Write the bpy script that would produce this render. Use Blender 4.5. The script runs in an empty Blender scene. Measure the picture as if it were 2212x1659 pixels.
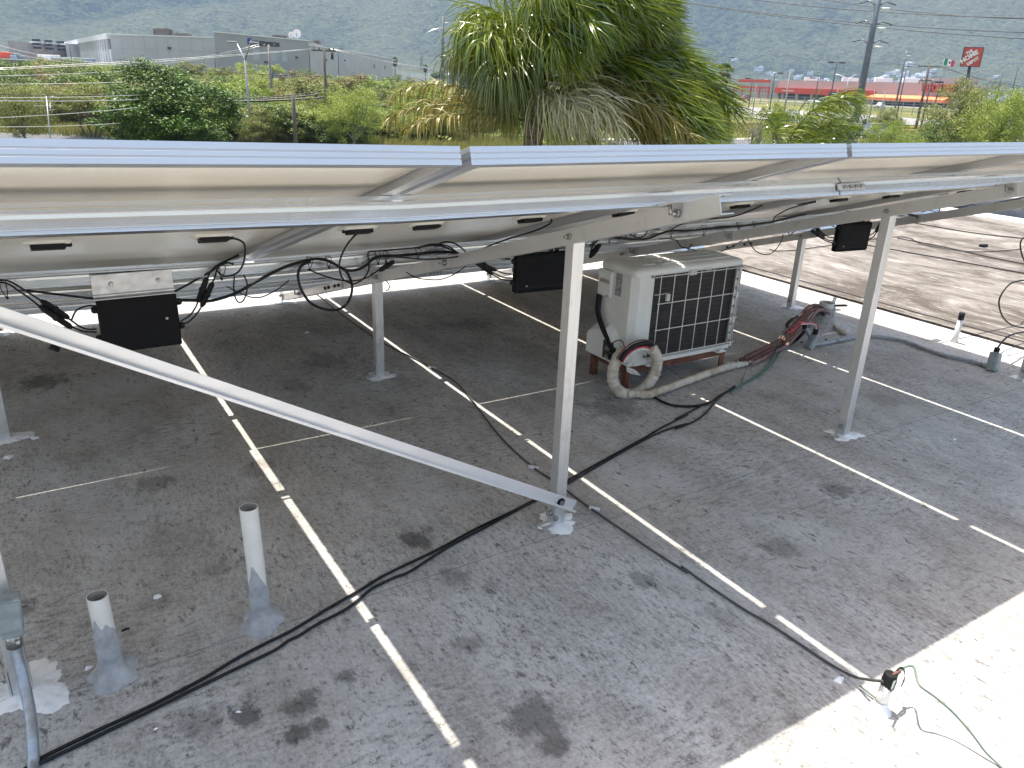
import bpy, math, random
import numpy as np
from mathutils import Vector, Matrix, Euler, noise
R_ = math.radians
rng = np.random.default_rng(7)
random.seed(7)
SC = bpy.context.scene
COL = SC.collection

# ------------------------------------------------------------------ camera, sky, sun, exposure
cam = bpy.data.cameras.new('camera')
camo = bpy.data.objects.new('camera', cam)
COL.objects.link(camo)
camo.matrix_world = Matrix(((0.847317, 0.161839, -0.505829, 0.0), (-0.529633, 0.32795, -0.782264, 0.0),
                            (0.039286, 0.930729, 0.363593, 1.59), (0, 0, 0, 1)))
cam.sensor_width = 36.0
cam.lens = 36.0 * 1672.7 / 2212.0
cam.clip_start = 0.05
cam.clip_end = 20000.0
SC.camera = camo

SUN_EL = 74.7
world = bpy.data.worlds.new('World')
SC.world = world
world.use_nodes = True
wt = world.node_tree
sky = wt.nodes.new('ShaderNodeTexSky')
sky.sky_type = 'NISHITA'
sky.sun_disc = False
sky.sun_elevation = R_(SUN_EL)
sky.sun_rotation = 0.0
sky.altitude = 500.0
sky.air_density = 1.0
sky.dust_density = 3.0
tint = wt.nodes.new('ShaderNodeMix'); tint.data_type = 'RGBA'; tint.blend_type = 'MULTIPLY'
tint.inputs[0].default_value = 1.0; tint.inputs[7].default_value = (1.14, .98, .79, 1)
wt.links.new(sky.outputs[0], tint.inputs[6])
wt.links.new(tint.outputs[2], wt.nodes['Background'].inputs[0])
wt.nodes['Background'].inputs[1].default_value = 0.15
sun = bpy.data.lights.new('sun', 'SUN')
sun.energy = 3.9
sun.angle = R_(0.53)
sun.color = (1.0, 0.955, 0.88)
suno = bpy.data.objects.new('sun', sun)
COL.objects.link(suno)
suno.location = (0, 20, 60)
suno.rotation_euler = (R_(-(90 - SUN_EL)), 0, 0)
vs = SC.view_settings
vs.view_transform = 'Standard'
vs.look = 'None'
vs.gamma = 1.0
vs.exposure = 1.68
SC.cycles.max_bounces = 8
SC.cycles.volume_bounces = 0
SC.cycles.sample_clamp_indirect = 6.0

# ------------------------------------------------------------------ helpers
class MB:
    def __init__(s):
        s.v = []; s.f = []; s.sm = []; s.mi = []; s.m = 0
    def add(s, vs, fs, smooth=False):
        o = len(s.v)
        s.v += [tuple(map(float, v)) for v in vs]
        s.f += [tuple(i + o for i in f) for f in fs]
        s.sm += [smooth] * len(fs); s.mi += [s.m] * len(fs)
        return s
    def box(s, c, d, rot=None):
        x, y, z = d[0] / 2, d[1] / 2, d[2] / 2
        vs = [Vector((a * x, b * y, e * z)) for e in (-1, 1) for b in (-1, 1) for a in (-1, 1)]
        if rot is not None:
            vs = [rot @ v for v in vs]
        c = Vector(c)
        return s.add([v + c for v in vs], [(0, 2, 3, 1), (4, 5, 7, 6), (0, 1, 5, 4), (2, 6, 7, 3), (0, 4, 6, 2), (1, 3, 7, 5)])
    def prism(s, pts, z0, z1):
        n = len(pts)
        a = sum(pts[i][0] * pts[(i + 1) % n][1] - pts[(i + 1) % n][0] * pts[i][1] for i in range(n))
        if a < 0: pts = pts[::-1]
        vs = [(p[0], p[1], z0) for p in pts] + [(p[0], p[1], z1) for p in pts]
        return s.add(vs, [tuple(range(n))[::-1], tuple(range(n, 2 * n))] + [(i, (i + 1) % n, n + (i + 1) % n, n + i) for i in range(n)])
    def tube(s, pts, r, n=8, cap=True, smooth=True):
        pts = [Vector(p) for p in pts]
        m = len(pts)
        rr = r if isinstance(r, (list, tuple)) else [r] * m
        T = []
        for i in range(m):
            t = pts[min(i + 1, m - 1)] - pts[max(i - 1, 0)]
            T.append(t.normalized() if t.length > 1e-9 else Vector((0, 0, 1)))
        up = Vector((0, 0, 1)) if abs(T[0].z) < 0.9 else Vector((1, 0, 0))
        u = T[0].cross(up).normalized()
        vs = []
        for i in range(m):
            u = (u - T[i] * u.dot(T[i]))
            u = u.normalized() if u.length > 1e-6 else T[i].orthogonal().normalized()
            w = T[i].cross(u)
            for k in range(n):
                a = 2 * math.pi * k / n
                vs.append(pts[i] + (u * math.cos(a) + w * math.sin(a)) * rr[i])
        fs = [(i * n + k, i * n + (k + 1) % n, (i + 1) * n + (k + 1) % n, (i + 1) * n + k) for i in range(m - 1) for k in range(n)]
        s.add(vs, fs, smooth)
        if cap:
            o = len(s.v) - m * n
            s.f += [tuple(o + k for k in range(n))[::-1], tuple(o + (m - 1) * n + k for k in range(n))]
            s.sm += [False, False]; s.mi += [s.m] * 2
        return s
    def lathe(s, c, prof, n=20, smooth=True):
        c = Vector(c); m = len(prof)
        vs = [c + Vector((r * math.cos(2 * math.pi * k / n), r * math.sin(2 * math.pi * k / n), z)) for r, z in prof for k in range(n)]
        fs = [(i * n + k, i * n + (k + 1) % n, (i + 1) * n + (k + 1) % n, (i + 1) * n + k) for i in range(m - 1) for k in range(n)]
        return s.add(vs, fs, smooth)
    def sweepx(s, prof, x0, x1, fn):
        """closed profile (a,b) extruded along x through fn(x,a,b)"""
        n = len(prof)
        vs = [fn(x0, a, b) for a, b in prof] + [fn(x1, a, b) for a, b in prof]
        return s.add(vs, [(i, (i + 1) % n, n + (i + 1) % n, n + i) for i in range(n)] + [tuple(range(n))[::-1], tuple(range(n, 2 * n))])
    def xform(s, Mx):
        s.v = [tuple(Mx @ Vector(v)) for v in s.v]; return s
    def build(s, name, mat, parent=None, local=False, bevel=0.0, loc=None):
        me = bpy.data.meshes.new(name)
        off = Vector((0, 0, 0))
        if not local:
            if parent is not None:
                off = WL[parent.name]
            elif loc is not None:
                off = Vector(loc)
            else:
                a = np.array(s.v)
                off = Vector(((a[:, 0].min() + a[:, 0].max()) / 2, (a[:, 1].min() + a[:, 1].max()) / 2, a[:, 2].min()))
        a = np.array(s.v, dtype=float) - np.array(off)
        me.from_pydata(a.tolist(), [], s.f)
        me.polygons.foreach_set('use_smooth', s.sm)
        for m in (mat if isinstance(mat, (list, tuple)) else [mat]):
            me.materials.append(m)
        if any(s.mi): me.polygons.foreach_set('material_index', s.mi)
        me.update()
        o = bpy.data.objects.new(name, me)
        COL.objects.link(o)
        if parent is not None:
            o.parent = parent
            WL[o.name] = WL.get(parent.name, Vector()).copy()
        else:
            o.location = off if not local else (loc or (0, 0, 0))
            WL[o.name] = off.copy()
        if bevel:
            b = o.modifiers.new('bevel', 'BEVEL'); b.width = bevel; b.segments = 2; b.limit_method = 'ANGLE'; b.angle_limit = R_(40)
        return o
WL = {}
def thing(name, label, cat, loc, group=None):
    o = bpy.data.objects.new(name, None); COL.objects.link(o)
    o.empty_display_size = 0.1
    o.location = loc; WL[o.name] = Vector(loc)
    return tag(o, label, cat, group)
def tag(o, label=None, cat=None, group=None, kind=None):
    if label: o['label'] = label
    if cat: o['category'] = cat
    if group: o['group'] = group
    if kind: o['kind'] = kind
    return o
def copy_tree(o, parent=None):
    c = o.copy(); COL.objects.link(c); c.parent = parent
    for ch in o.children: copy_tree(ch, c)
    return c
def smooth(pts, k=5):
    P = [Vector(p) for p in pts]
    if len(P) < 3: return P
    out = []
    for i in range(len(P) - 1):
        p0, p1, p2, p3 = P[max(i - 1, 0)], P[i], P[i + 1], P[min(i + 2, len(P) - 1)]
        for j in range(k):
            t = j / k
            out.append(0.5 * ((2 * p1) + (p2 - p0) * t + (2 * p0 - 5 * p1 + 4 * p2 - p3) * t * t + (3 * p1 - p0 - 3 * p2 + p3) * t ** 3))
    out.append(P[-1])
    return out
def cable(name, pts, r, mat, label=None, parent=None, k=5, n=7, cat='cable', group=None):
    o = MB().tube(smooth(pts, k), r, n).build(name, mat, parent)
    if parent is None: tag(o, label, cat, group)
    return o

# ------------------------------------------------------------------ materials
def N(nt, t, ins=None, **attr):
    n = nt.nodes.new(t)
    for k, v in attr.items(): setattr(n, k, v)
    for k, v in (ins or {}).items():
        if isinstance(v, bpy.types.NodeSocket): nt.links.new(v, n.inputs[k])
        else: n.inputs[k].default_value = v
    return n
def base(name, col=(.5, .5, .5), rough=.5, metal=0.0, spec=.5):
    m = bpy.data.materials.new(name); m.use_nodes = True
    nt = m.node_tree; b = nt.nodes['Principled BSDF']
    b.inputs['Base Color'].default_value = (*col, 1); b.inputs['Roughness'].default_value = rough
    b.inputs['Metallic'].default_value = metal; b.inputs['Specular IOR Level'].default_value = spec
    return m, nt, b
def c4(c): return (*c, 1.0)
def mix(nt, f, a, b, mode='MIX'):
    n = nt.nodes.new('ShaderNodeMix'); n.data_type = 'RGBA'; n.blend_type = mode
    for k, v in ((0, f), (6, a), (7, b)):
        if isinstance(v, bpy.types.NodeSocket): nt.links.new(v, n.inputs[k])
        else: n.inputs[k].default_value = c4(v) if isinstance(v, tuple) else v
    return n.outputs[2]
def ramp(nt, f, lo, hi, a=0.0, b=1.0):
    n = N(nt, 'ShaderNodeMapRange', {0: f, 1: lo, 2: hi, 3: a, 4: b}); n.clamp = True
    return n.outputs[0]
def math_(nt, op, a, b=0.0):
    n = nt.nodes.new('ShaderNodeMath'); n.operation = op
    for k, v in ((0, a), (1, b)):
        if isinstance(v, bpy.types.NodeSocket): nt.links.new(v, n.inputs[k])
        else: n.inputs[k].default_value = v
    return n.outputs[0]
def coords(nt, scale=(1, 1, 1), rot=(0, 0, 0), world_=False):
    src = N(nt, 'ShaderNodeNewGeometry').outputs['Position'] if world_ else N(nt, 'ShaderNodeTexCoord').outputs['Object']
    return N(nt, 'ShaderNodeMapping', {0: src, 2: rot, 3: scale}).outputs[0]
def noi(nt, vec, scale, detail=4, rough=.55, dist=0.0):
    return N(nt, 'ShaderNodeTexNoise', {'Vector': vec, 'Scale': scale, 'Detail': detail, 'Roughness': rough, 'Distortion': dist}).outputs[0]
def pm(name, c1, c2, scale=20, rough=.5, metal=0.0, bump=0.0, stretch=(1, 1, 1), lo=.35, hi=.65, spec=.5, rvar=0.1, detail=4):
    m, nt, b = base(name, c1, rough, metal, spec)
    n = noi(nt, coords(nt, stretch), scale, detail)
    f = ramp(nt, n, lo, hi)
    nt.links.new(mix(nt, f, c1, c2), b.inputs['Base Color'])
    nt.links.new(ramp(nt, n, .3, .7, max(rough - rvar, .02), rough + rvar), b.inputs['Roughness'])
    if bump:
        bp = N(nt, 'ShaderNodeBump', {'Height': n, 'Strength': .6, 'Distance': bump}); nt.links.new(bp.outputs[0], b.inputs['Normal'])
    return m
def leafmat(name, ca, cb, rough=.45, trans=.25, spec=.4):
    m, nt, b = base(name, ca, rough, 0, spec)
    g = N(nt, 'ShaderNodeNewGeometry'); oi = N(nt, 'ShaderNodeObjectInfo')
    v = math_(nt, 'ADD', math_(nt, 'MULTIPLY', g.outputs['Random Per Island'], .75), math_(nt, 'MULTIPLY', oi.outputs['Random'], .25))
    n = noi(nt, coords(nt), 2.2, 2)
    col = mix(nt, v, ca, cb)
    nt.links.new(col, b.inputs['Base Color'])
    nt.links.new(ramp(nt, n, .3, .7, rough - .08, rough + .1), b.inputs['Roughness'])
    t = N(nt, 'ShaderNodeBsdfTranslucent', {'Color': col})
    ms = N(nt, 'ShaderNodeMixShader', {0: trans, 1: b.outputs[0], 2: t.outputs[0]})
    nt.links.new(ms.outputs[0], nt.nodes['Material Output'].inputs[0])
    return m

# aluminium: extruded (along x of the part), brushed by the die
def alu(name, col, rough, stretch, metal=1.0, bump=.0006, smudge=0.0):
    m, nt, b = base(name, col, rough, metal)
    n = noi(nt, coords(nt, stretch), 34, 2)
    n2 = noi(nt, coords(nt), 5, 3)
    nt.links.new(ramp(nt, math_(nt, 'ADD', math_(nt, 'MULTIPLY', n, .5), math_(nt, 'MULTIPLY', n2, .5)), .35, .65, rough - .03, rough + .05), b.inputs['Roughness'])
    c2 = tuple(x * .93 for x in col)
    cc = mix(nt, ramp(nt, n, .3, .7), col, c2)
    if smudge:
        n3 = noi(nt, coords(nt, (2, 2, 1)), 9, 4)
        cc = mix(nt, math_(nt, 'MULTIPLY', ramp(nt, n3, .55, .68), smudge), cc, tuple(x * .6 for x in col))
    nt.links.new(cc, b.inputs['Base Color'])
    bp = N(nt, 'ShaderNodeBump', {'Height': n, 'Strength': .12, 'Distance': bump}); nt.links.new(bp.outputs[0], b.inputs['Normal'])
    return m
M = {}
M['rail'] = alu('rail_aluminium', (.76, .75, .735), .24, (.01, 2, 2), bump=.0002)
M['frame'] = alu('frame_aluminium', (.63, .63, .635), .38, (.05, .05, 1), .9, bump=.0002)
M['post'] = alu('post_aluminium', (.74, .74, .73), .42, (4, 4, .08), .85, smudge=.45)
M['beam'] = alu('beam_aluminium', (.70, .695, .68), .44, (4, .08, .3), .8, smudge=.3)
M['brace'] = alu('brace_aluminium', (.80, .80, .80), .42, (.06, .06, .5), .65, bump=.0002)
M['steel'] = pm('zinc_steel', (.45, .45, .44), (.25, .24, .22), 90, .35, .9)
M['plate'] = pm('plate_aluminium', (.66, .66, .65), (.58, .58, .57), 30, .45, .75)
M['black'] = pm('black_plastic', (.008, .008, .009), (.013, .013, .014), 40, .55, spec=.25)
M['cable'] = pm('cable_rubber', (.007, .007, .008), (.015, .014, .014), 30, .5, spec=.3)
M['inv'] = pm('inverter_black', (.005, .005, .006), (.009, .009, .010), 14, .62, spec=.18)
M['backsheet'] = None
M['cells'] = pm('panel_cells', (.01, .014, .03), (.014, .018, .04), 8, .12)
M['silicone'] = pm('silicone', (.84, .81, .73), (.74, .71, .63), 30, .5)
def backsheet():
    m, nt, b = base('backsheet', (.84, .80, .71), .26, 0, .5)
    n = noi(nt, coords(nt, (1, .35, 1)), 2.2, 3)
    nf = noi(nt, coords(nt), 160, 2)
    nt.links.new(mix(nt, ramp(nt, n, .35, .7), (.88, .845, .745), (.84, .80, .69)), b.inputs['Base Color'])
    nt.links.new(ramp(nt, n, .3, .7, .17, .26), b.inputs['Roughness'])
    h = math_(nt, 'ADD', n, math_(nt, 'MULTIPLY', nf, .004))
    bp = N(nt, 'ShaderNodeBump', {'Height': h, 'Strength': .16, 'Distance': .006}); nt.links.new(bp.outputs[0], b.inputs['Normal'])
    return m
M['backsheet'] = backsheet()
M['pvc'] = pm('pvc_cream', (.78, .75, .69), (.70, .67, .60), 12, .4)
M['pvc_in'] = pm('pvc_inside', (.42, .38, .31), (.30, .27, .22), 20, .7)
M['sealant'] = pm('white_sealant', (.84, .84, .83), (.60, .60, .59), 22, .5, bump=.006, lo=.5, hi=.72)
M['grout'] = pm('grey_coating', (.29, .29, .295), (.46, .46, .455), 22, .75, bump=.006)
M['conduit'] = pm('galvanised_conduit', (.40, .44, .48), (.30, .32, .35), 35, .38, .55)
M['condulet'] = pm('condulet_grey', (.33, .37, .37), (.24, .27, .27), 30, .5, .2)
M['oldcable'] = pm('dusty_cable', (.045, .044, .044), (.075, .073, .07), 30, .6)
M['flex'] = pm('grey_flex', (.36, .38, .40), (.26, .27, .28), 40, .5)
M['green'] = pm('green_wire', (.03, .12, .10), (.05, .17, .14), 40, .5)
M['grnwire'] = pm('weathered_green_wire', (.10, .16, .13), (.16, .19, .16), 40, .6)
M['red'] = pm('red_wire', (.45, .02, .04), (.60, .04, .06), 40, .45)
M['white'] = pm('white_wire', (.7, .68, .64), (.55, .53, .5), 40, .5)
M['copper'] = pm('red_pipe_foam', (.12, .050, .040), (.19, .085, .065), 22, .75)
M['pink'] = pm('faded_pipe_foam', (.27, .165, .15), (.17, .09, .08), 22, .8)
M['wrap'] = pm('pipe_wrap', (.58, .52, .42), (.33, .235, .15), 14, .7, bump=.004, lo=.45, hi=.72)
M['foam'] = pm('torn_foam', (.72, .70, .66), (.5, .46, .4), 60, .9, bump=.01)
M['rust'] = pm('rusty_steel', (.10, .030, .018), (.20, .085, .05), 18, .75, .1, bump=.001)
M['acwhite'] = pm('ac_paint', (.74, .73, .68), (.68, .67, .61), 6, .42)
M['ac_plastic'] = pm('ac_plastic', (.76, .75, .70), (.70, .69, .63), 6, .45)
def coilmat():
    m, nt, b = base('coil_fins', (.02, .017, .016), .55, .1)
    w = N(nt, 'ShaderNodeTexWave', {'Vector': coords(nt), 'Scale': 180.0, 'Distortion': .4}, bands_direction='X')
    n = noi(nt, coords(nt), 14, 4)
    nt.links.new(mix(nt, ramp(nt, n, .4, .7), (.018, .016, .016), (.05, .04, .036)), b.inputs['Base Color'])
    bp = N(nt, 'ShaderNodeBump', {'Height': w.outputs[1], 'Strength': .5, 'Distance': .002}); nt.links.new(bp.outputs[0], b.inputs['Normal'])
    return m
M['coil'] = coilmat()
M['tube_dark'] = pm('coil_tube', (.06, .05, .045), (.03, .026, .024), 30, .5)
M['label'] = None
def labelmat():
    m, nt, b = base('rating_label', (.35, .35, .34), .5)
    w = N(nt, 'ShaderNodeTexBrick', {'Vector': coords(nt, (1, 1, 1)), 'Color1': (.42, .42, .41, 1), 'Color2': (.10, .10, .10, 1), 'Mortar': (.42, .42, .41, 1),
                                     'Scale': 60.0, 'Mortar Size': .03, 'Brick Width': .9, 'Row Height': .28})
    vec = N(nt, 'ShaderNodeTexCoord').outputs['Object']
    sp = N(nt, 'ShaderNodeSeparateXYZ', {0: vec})
    cv = N(nt, 'ShaderNodeCombineXYZ', {0: sp.outputs[1], 1: sp.outputs[2]})
    nt.links.new(cv.outputs[0], w.inputs['Vector'])
    nt.links.new(w.outputs[0], b.inputs['Base Color'])
    return m
M['label'] = labelmat()

# waterproofed concrete roof
STAINS = [(-0.035,4.563,0.17,0.8),(1.064,2.235,0.1,0.9),(0.292,1.694,0.06,0.9),(0.436,1.659,0.07,0.8),(0.392,1.559,0.05,0.9),(0.455,1.564,0.04,0.8),(0.966,1.3,0.13,0.75),(0.95,1.201,0.06,0.8),(2.81,1.72,0.1,0.7),(0.291,3.124,0.11,0.6),(1.639,1.641,0.07,0.6),(1.144,3.944,0.15,0.45),(2.572,4.522,0.2,0.5),(2.227,1.532,0.1,0.5),(0.576,1.7,0.05,0.8),(2.528,2.886,0.22,0.6),(1.403,4.235,0.2,0.4),(0.706,3.067,0.12,0.4),(-0.171,2.472,0.06,0.6),(1.063,1.959,0.08,0.5),(1.748,2.073,0.12,0.3),(2.789,3.615,0.14,0.35),(0.188,1.726,0.1,0.5),(0.945,1.649,0.07,0.5),(1.147,1.853,0.05,0.45),(0.726,1.637,0.06,0.4),(1.731,1.361,0.08,0.4),(1.899,1.659,0.09,0.4),(3.976,2.306,0.16,0.35),(2.431,1.174,0.08,0.4),(1.57,0.936,0.05,0.4),(2.119,0.784,0.06,0.35),(2.123,0.916,0.04,0.4),(0.179,2.305,0.08,0.4),(0.383,2.393,0.07,0.35)]
def roofmat():
    m, nt, b = base('roof_coating', (.4, .4, .4), .8, 0, .3)
    pos = N(nt, 'ShaderNodeNewGeometry').outputs['Position']
    def mp(s, r=0.0): return N(nt, 'ShaderNodeMapping', {0: pos, 2: (0, 0, r), 3: s}).outputs[0]
    big = noi(nt, mp((1, .6, 1)), .55, 4, .6)
    med = noi(nt, mp((1.0, .5, 1), .25), 4.2, 6, .7)
    st1 = noi(nt, mp((2.6, .9, 1), .22), 24, 5, .72, .5)      # trowel marks along the slope
    st2 = noi(nt, mp((.9, 2.2, 1), .2), 22, 5, .72, .6)        # and across
    sel = ramp(nt, noi(nt, mp((1, 1, 1)), .8, 2), .40, .60)
    st = N(nt, 'ShaderNodeMix', {0: sel, 2: st1, 3: st2}).outputs[0]
    fine = noi(nt, mp((1.4, .9, 1), .3), 70, 5, .8)
    grit = noi(nt, mp((1, 1, 1)), 210, 3, .7)
    v = math_(nt, 'ADD', math_(nt, 'MULTIPLY', st, .30), math_(nt, 'ADD', math_(nt, 'MULTIPLY', med, .34), math_(nt, 'MULTIPLY', fine, .36)))
    col = mix(nt, ramp(nt, v, .425, .575), (.260, .246, .226), (.560, .548, .528))
    # brownish dirt in broad areas, pale paint overspray in others
    col = mix(nt, math_(nt, 'MULTIPLY', ramp(nt, big, .40, .62), .75), col, mix(nt, .55, col, (.33, .272, .205)))
    pale = math_(nt, 'MULTIPLY', ramp(nt, noi(nt, mp((1, .7, 1), .5), 1.3, 4, .65), .52, .68), .55)
    col = mix(nt, pale, col, (.56, .565, .575))
    # dark pits between trowel marks
    pits = math_(nt, 'MULTIPLY', ramp(nt, st, .48, .37), ramp(nt, fine, .54, .44))
    pits = math_(nt, 'MULTIPLY', pits, ramp(nt, noi(nt, mp((1, .7, 1), .9), 2.4, 4, .65), .36, .54, .25, 1.0))
    col = mix(nt, math_(nt, 'MULTIPLY', pits, .88), col, (.075, .070, .065))
    dk = math_(nt, 'MULTIPLY', ramp(nt, noi(nt, mp((1.5, .7, 1), .3), 17, 4, .75), .58, .65), ramp(nt, med, .44, .56))
    col = mix(nt, math_(nt, 'MULTIPLY', dk, .8), col, (.085, .078, .070))
    # seam of the coating sheets, a thin dark crack across the slope
    sx = N(nt, 'ShaderNodeSeparateXYZ', {0: pos})
    off = math_(nt, 'ABSOLUTE', math_(nt, 'SUBTRACT', sx.outputs[1], math_(nt, 'ADD', 2.010, math_(nt, 'MULTIPLY', math_(nt, 'SUBTRACT', med, .5), .03))))
    cr = math_(nt, 'MULTIPLY', ramp(nt, off, .004, .0015), ramp(nt, fine, .40, .56))
    col = mix(nt, math_(nt, 'MULTIPLY', cr, .75), col, (.10, .095, .09))
    # white paint spatter
    wn = math_(nt, 'MULTIPLY', ramp(nt, noi(nt, mp((1, .5, 1)), 36, 3, .8), .66, .72), ramp(nt, noi(nt, mp((1, 1, 1)), 1.1, 2), .5, .62))
    col = mix(nt, wn, col, (.55, .55, .55))
    # single stains
    tot = None
    sn = noi(nt, mp((1.3, .75, 1)), 13, 6, .78)
    for (x, y, r, s) in STAINS:
        d = N(nt, 'ShaderNodeVectorMath', {0: pos, 1: (x, y, 0)}, operation='DISTANCE').outputs['Value']
        e = math_(nt, 'ADD', math_(nt, 'DIVIDE', d, r), math_(nt, 'MULTIPLY', sn, 2.6))
        k = ramp(nt, e, 1.72, 2.12, s, 0.0)
        tot = k if tot is None else math_(nt, 'MAXIMUM', tot, k)
    col = mix(nt, tot, col, mix(nt, .78, col, (.050, .046, .042)))
    nt.links.new(col, b.inputs['Base Color'])
    h = math_(nt, 'ADD', math_(nt, 'MULTIPLY', st, 1.0), math_(nt, 'ADD', math_(nt, 'MULTIPLY', fine, .55), math_(nt, 'MULTIPLY', grit, .12)))
    bp = N(nt, 'ShaderNodeBump', {'Height': h, 'Strength': .7, 'Distance': .005})
    nt.links.new(bp.outputs[0], b.inputs['Normal'])
    return m
M['roof'] = roofmat()
def roof2mat():
    m, nt, b = base('old_roof_coating', (.3, .25, .2), .85, 0, .3)
    pos = N(nt, 'ShaderNodeNewGeometry').outputs['Position']
    def mp(s, r=0.0): return N(nt, 'ShaderNodeMapping', {0: pos, 2: (0, 0, r), 3: s}).outputs[0]
    a = noi(nt, mp((1, .5, 1), .35), 1.7, 6, .72, 1.2)
    f = noi(nt, mp((2, .5, 1), .3), 14, 5, .75)
    big = noi(nt, mp((1, .5, 1), .3), .5, 3)
    v = math_(nt, 'ADD', math_(nt, 'MULTIPLY', a, .6), math_(nt, 'ADD', math_(nt, 'MULTIPLY', f, .25), math_(nt, 'MULTIPLY', big, .15)))
    col = mix(nt, ramp(nt, v, .43, .60), (.070, .058, .047), (.26, .240, .214))
    col = mix(nt, ramp(nt, noi(nt, mp((4, .6, 1), .3), 5, 5, .7), .58, .68), col, (.36, .345, .32))
    nt.links.new(col, b.inputs['Base Color'])
    bp = N(nt, 'ShaderNodeBump', {'Height': v, 'Strength': .6, 'Distance': .03}); nt.links.new(bp.outputs[0], b.inputs['Normal'])
    return m
M['roof2'] = roof2mat()
M['wall'] = pm('render_wall', (.55, .53, .49), (.42, .40, .37), 3, .85, bump=.003)
M['parapet'] = pm('parapet_concrete', (.30, .30, .31), (.17, .17, .18), 3.5, .9, bump=.01)
M['whitecoat'] = pm('white_coat', (.72, .71, .69), (.55, .54, .52), 5, .7, bump=.003)
M['gap'] = pm('dark_joint', (.02, .019, .022), (.035, .032, .034), 20, .9)  # dark colour for the gap between roofs and the seam line

# ------------------------------------------------------------------ terrain and far setting
FX, FY = 0.543, 0.840           # heading over the ground
RX, RY = 0.840, -0.543          # to the right of the heading
def dl(d, l): return (FX * d + RX * l, FY * d + RY * l)
def gz(x, y):
    d = FX * x + FY * y; l = RX * x + RY * y
    a = max(-.9, min(.9, l / max(d, 1.0)))
    t = max(0.0, min(1.0, (d - 70) / 180.0)); t = t * t * (3 - 2 * t)
    return -3.2 + t * (2.3 - 1.5 * a)
def groundmat():
    m, nt, b = base('dry_grass_ground', (.15, .13, .06), .95, 0, .2)
    pos = N(nt, 'ShaderNodeNewGeometry').outputs['Position']
    n1 = noi(nt, pos, .06, 5, .6); n2 = noi(nt, pos, .9, 5, .7)
    c = mix(nt, ramp(nt, n1, .4, .6), (.085, .105, .022), (.215, .195, .070))
    c = mix(nt, ramp(nt, n2, .45, .65), c, (.04, .05, .014))
    nt.links.new(c, b.inputs['Base Color'])
    bp = N(nt, 'ShaderNodeBump', {'Height': n2, 'Strength': .8, 'Distance': .3}); nt.links.new(bp.outputs[0], b.inputs['Normal'])
    return m
M['ground'] = groundmat()
M['asphalt'] = pm('asphalt', (.10, .10, .10), (.065, .065, .067), 1.2, .9, stretch=(1, 1, 1))
M['lot'] = pm('parking_concrete', (.24, .23, .22), (.17, .165, .16), .4, .9)
M['kerb'] = pm('pale_kerb', (.50, .47, .42), (.38, .36, .33), 1.5, .9)
M['yellow'] = pm('yellow_kerb_paint', (.55, .33, .03), (.42, .25, .04), 2, .8)

gv, gf = [], []
ds = [-60, -20, 0, 20, 40, 55, 70, 85, 100, 115, 130, 150, 170, 190, 210, 230, 250, 300, 400, 600, 900, 1300, 2500, 9000]
ls = [-9000, -2500, -900, -500, -300, -200, -150, -110, -80, -60, -40, -20, 0, 20, 40, 60, 80, 110, 150, 200, 300, 500, 900, 2500, 9000]
for d in ds:
    for l in ls:
        x, y = dl(d, l); gv.append((x, y, gz(x, y)))
nl = len(ls)
for i in range(len(ds) - 1):
    for j in range(nl - 1):
        gf.append((i * nl + j, i * nl + j + 1, (i + 1) * nl + j + 1, (i + 1) * nl + j))
g = MB().add(gv, [f[::-1] for f in gf], True).build('ground', M['ground'], loc=(0, 0, 0)); tag(g, kind='structure')

# mountain range: a polar height field with spurs and gullies
SPUR = []
def mountain():
    na, nr = 420, 150
    vs_, fs_ = [], []
    for i in range(na + 1):
        a = R_(-58 + 116 * i / na)
        for j in range(nr + 1):
            q = j / nr
            r = 1150 + 4700 * q ** 1.25
            d, l = r * math.cos(a), r * math.sin(a)
            x, y = dl(d, l)
            p = Vector((x / 900, y / 900, .3))
            w = noise.noise(p * .8) * .6
            rid = 1 - abs(noise.noise(Vector((x / 640 + w, y / 640 - w, 1.7)))) * 2
            rid2 = 1 - abs(noise.noise(Vector((x / 250, y / 250 + w, 4.2)))) * 2
            fb = noise.fractal(Vector((x / 160, y / 160, 0)), .9, 2.0, 4)
            t = max(0, (r - 1750) / 3300)
            foot = 12 * max(0, min(1, (r - 1150) / 500)) + 26 * max(0, min(1, (r - 1500) / 700))
            hgt = foot + 1050 * t ** 1.15 * (0.82 + .26 * math.sin(a * 3.1 + .8)) + t ** .7 * (520 * rid + 190 * rid2 + 60 * fb) * min(1, t * 5)
            tree = 5.5 * noise.noise(Vector((x / 13, y / 13, 7))) * min(1, t * 9)
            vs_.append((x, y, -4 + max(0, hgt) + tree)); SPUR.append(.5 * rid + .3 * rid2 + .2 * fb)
    for i in range(na):
        for j in range(nr):
            k = i * (nr + 1) + j
            fs_.append((k, k + nr + 1, k + nr + 2, k + 1))
    return MB().add(vs_, [f[::-1] for f in fs_], True)
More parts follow.
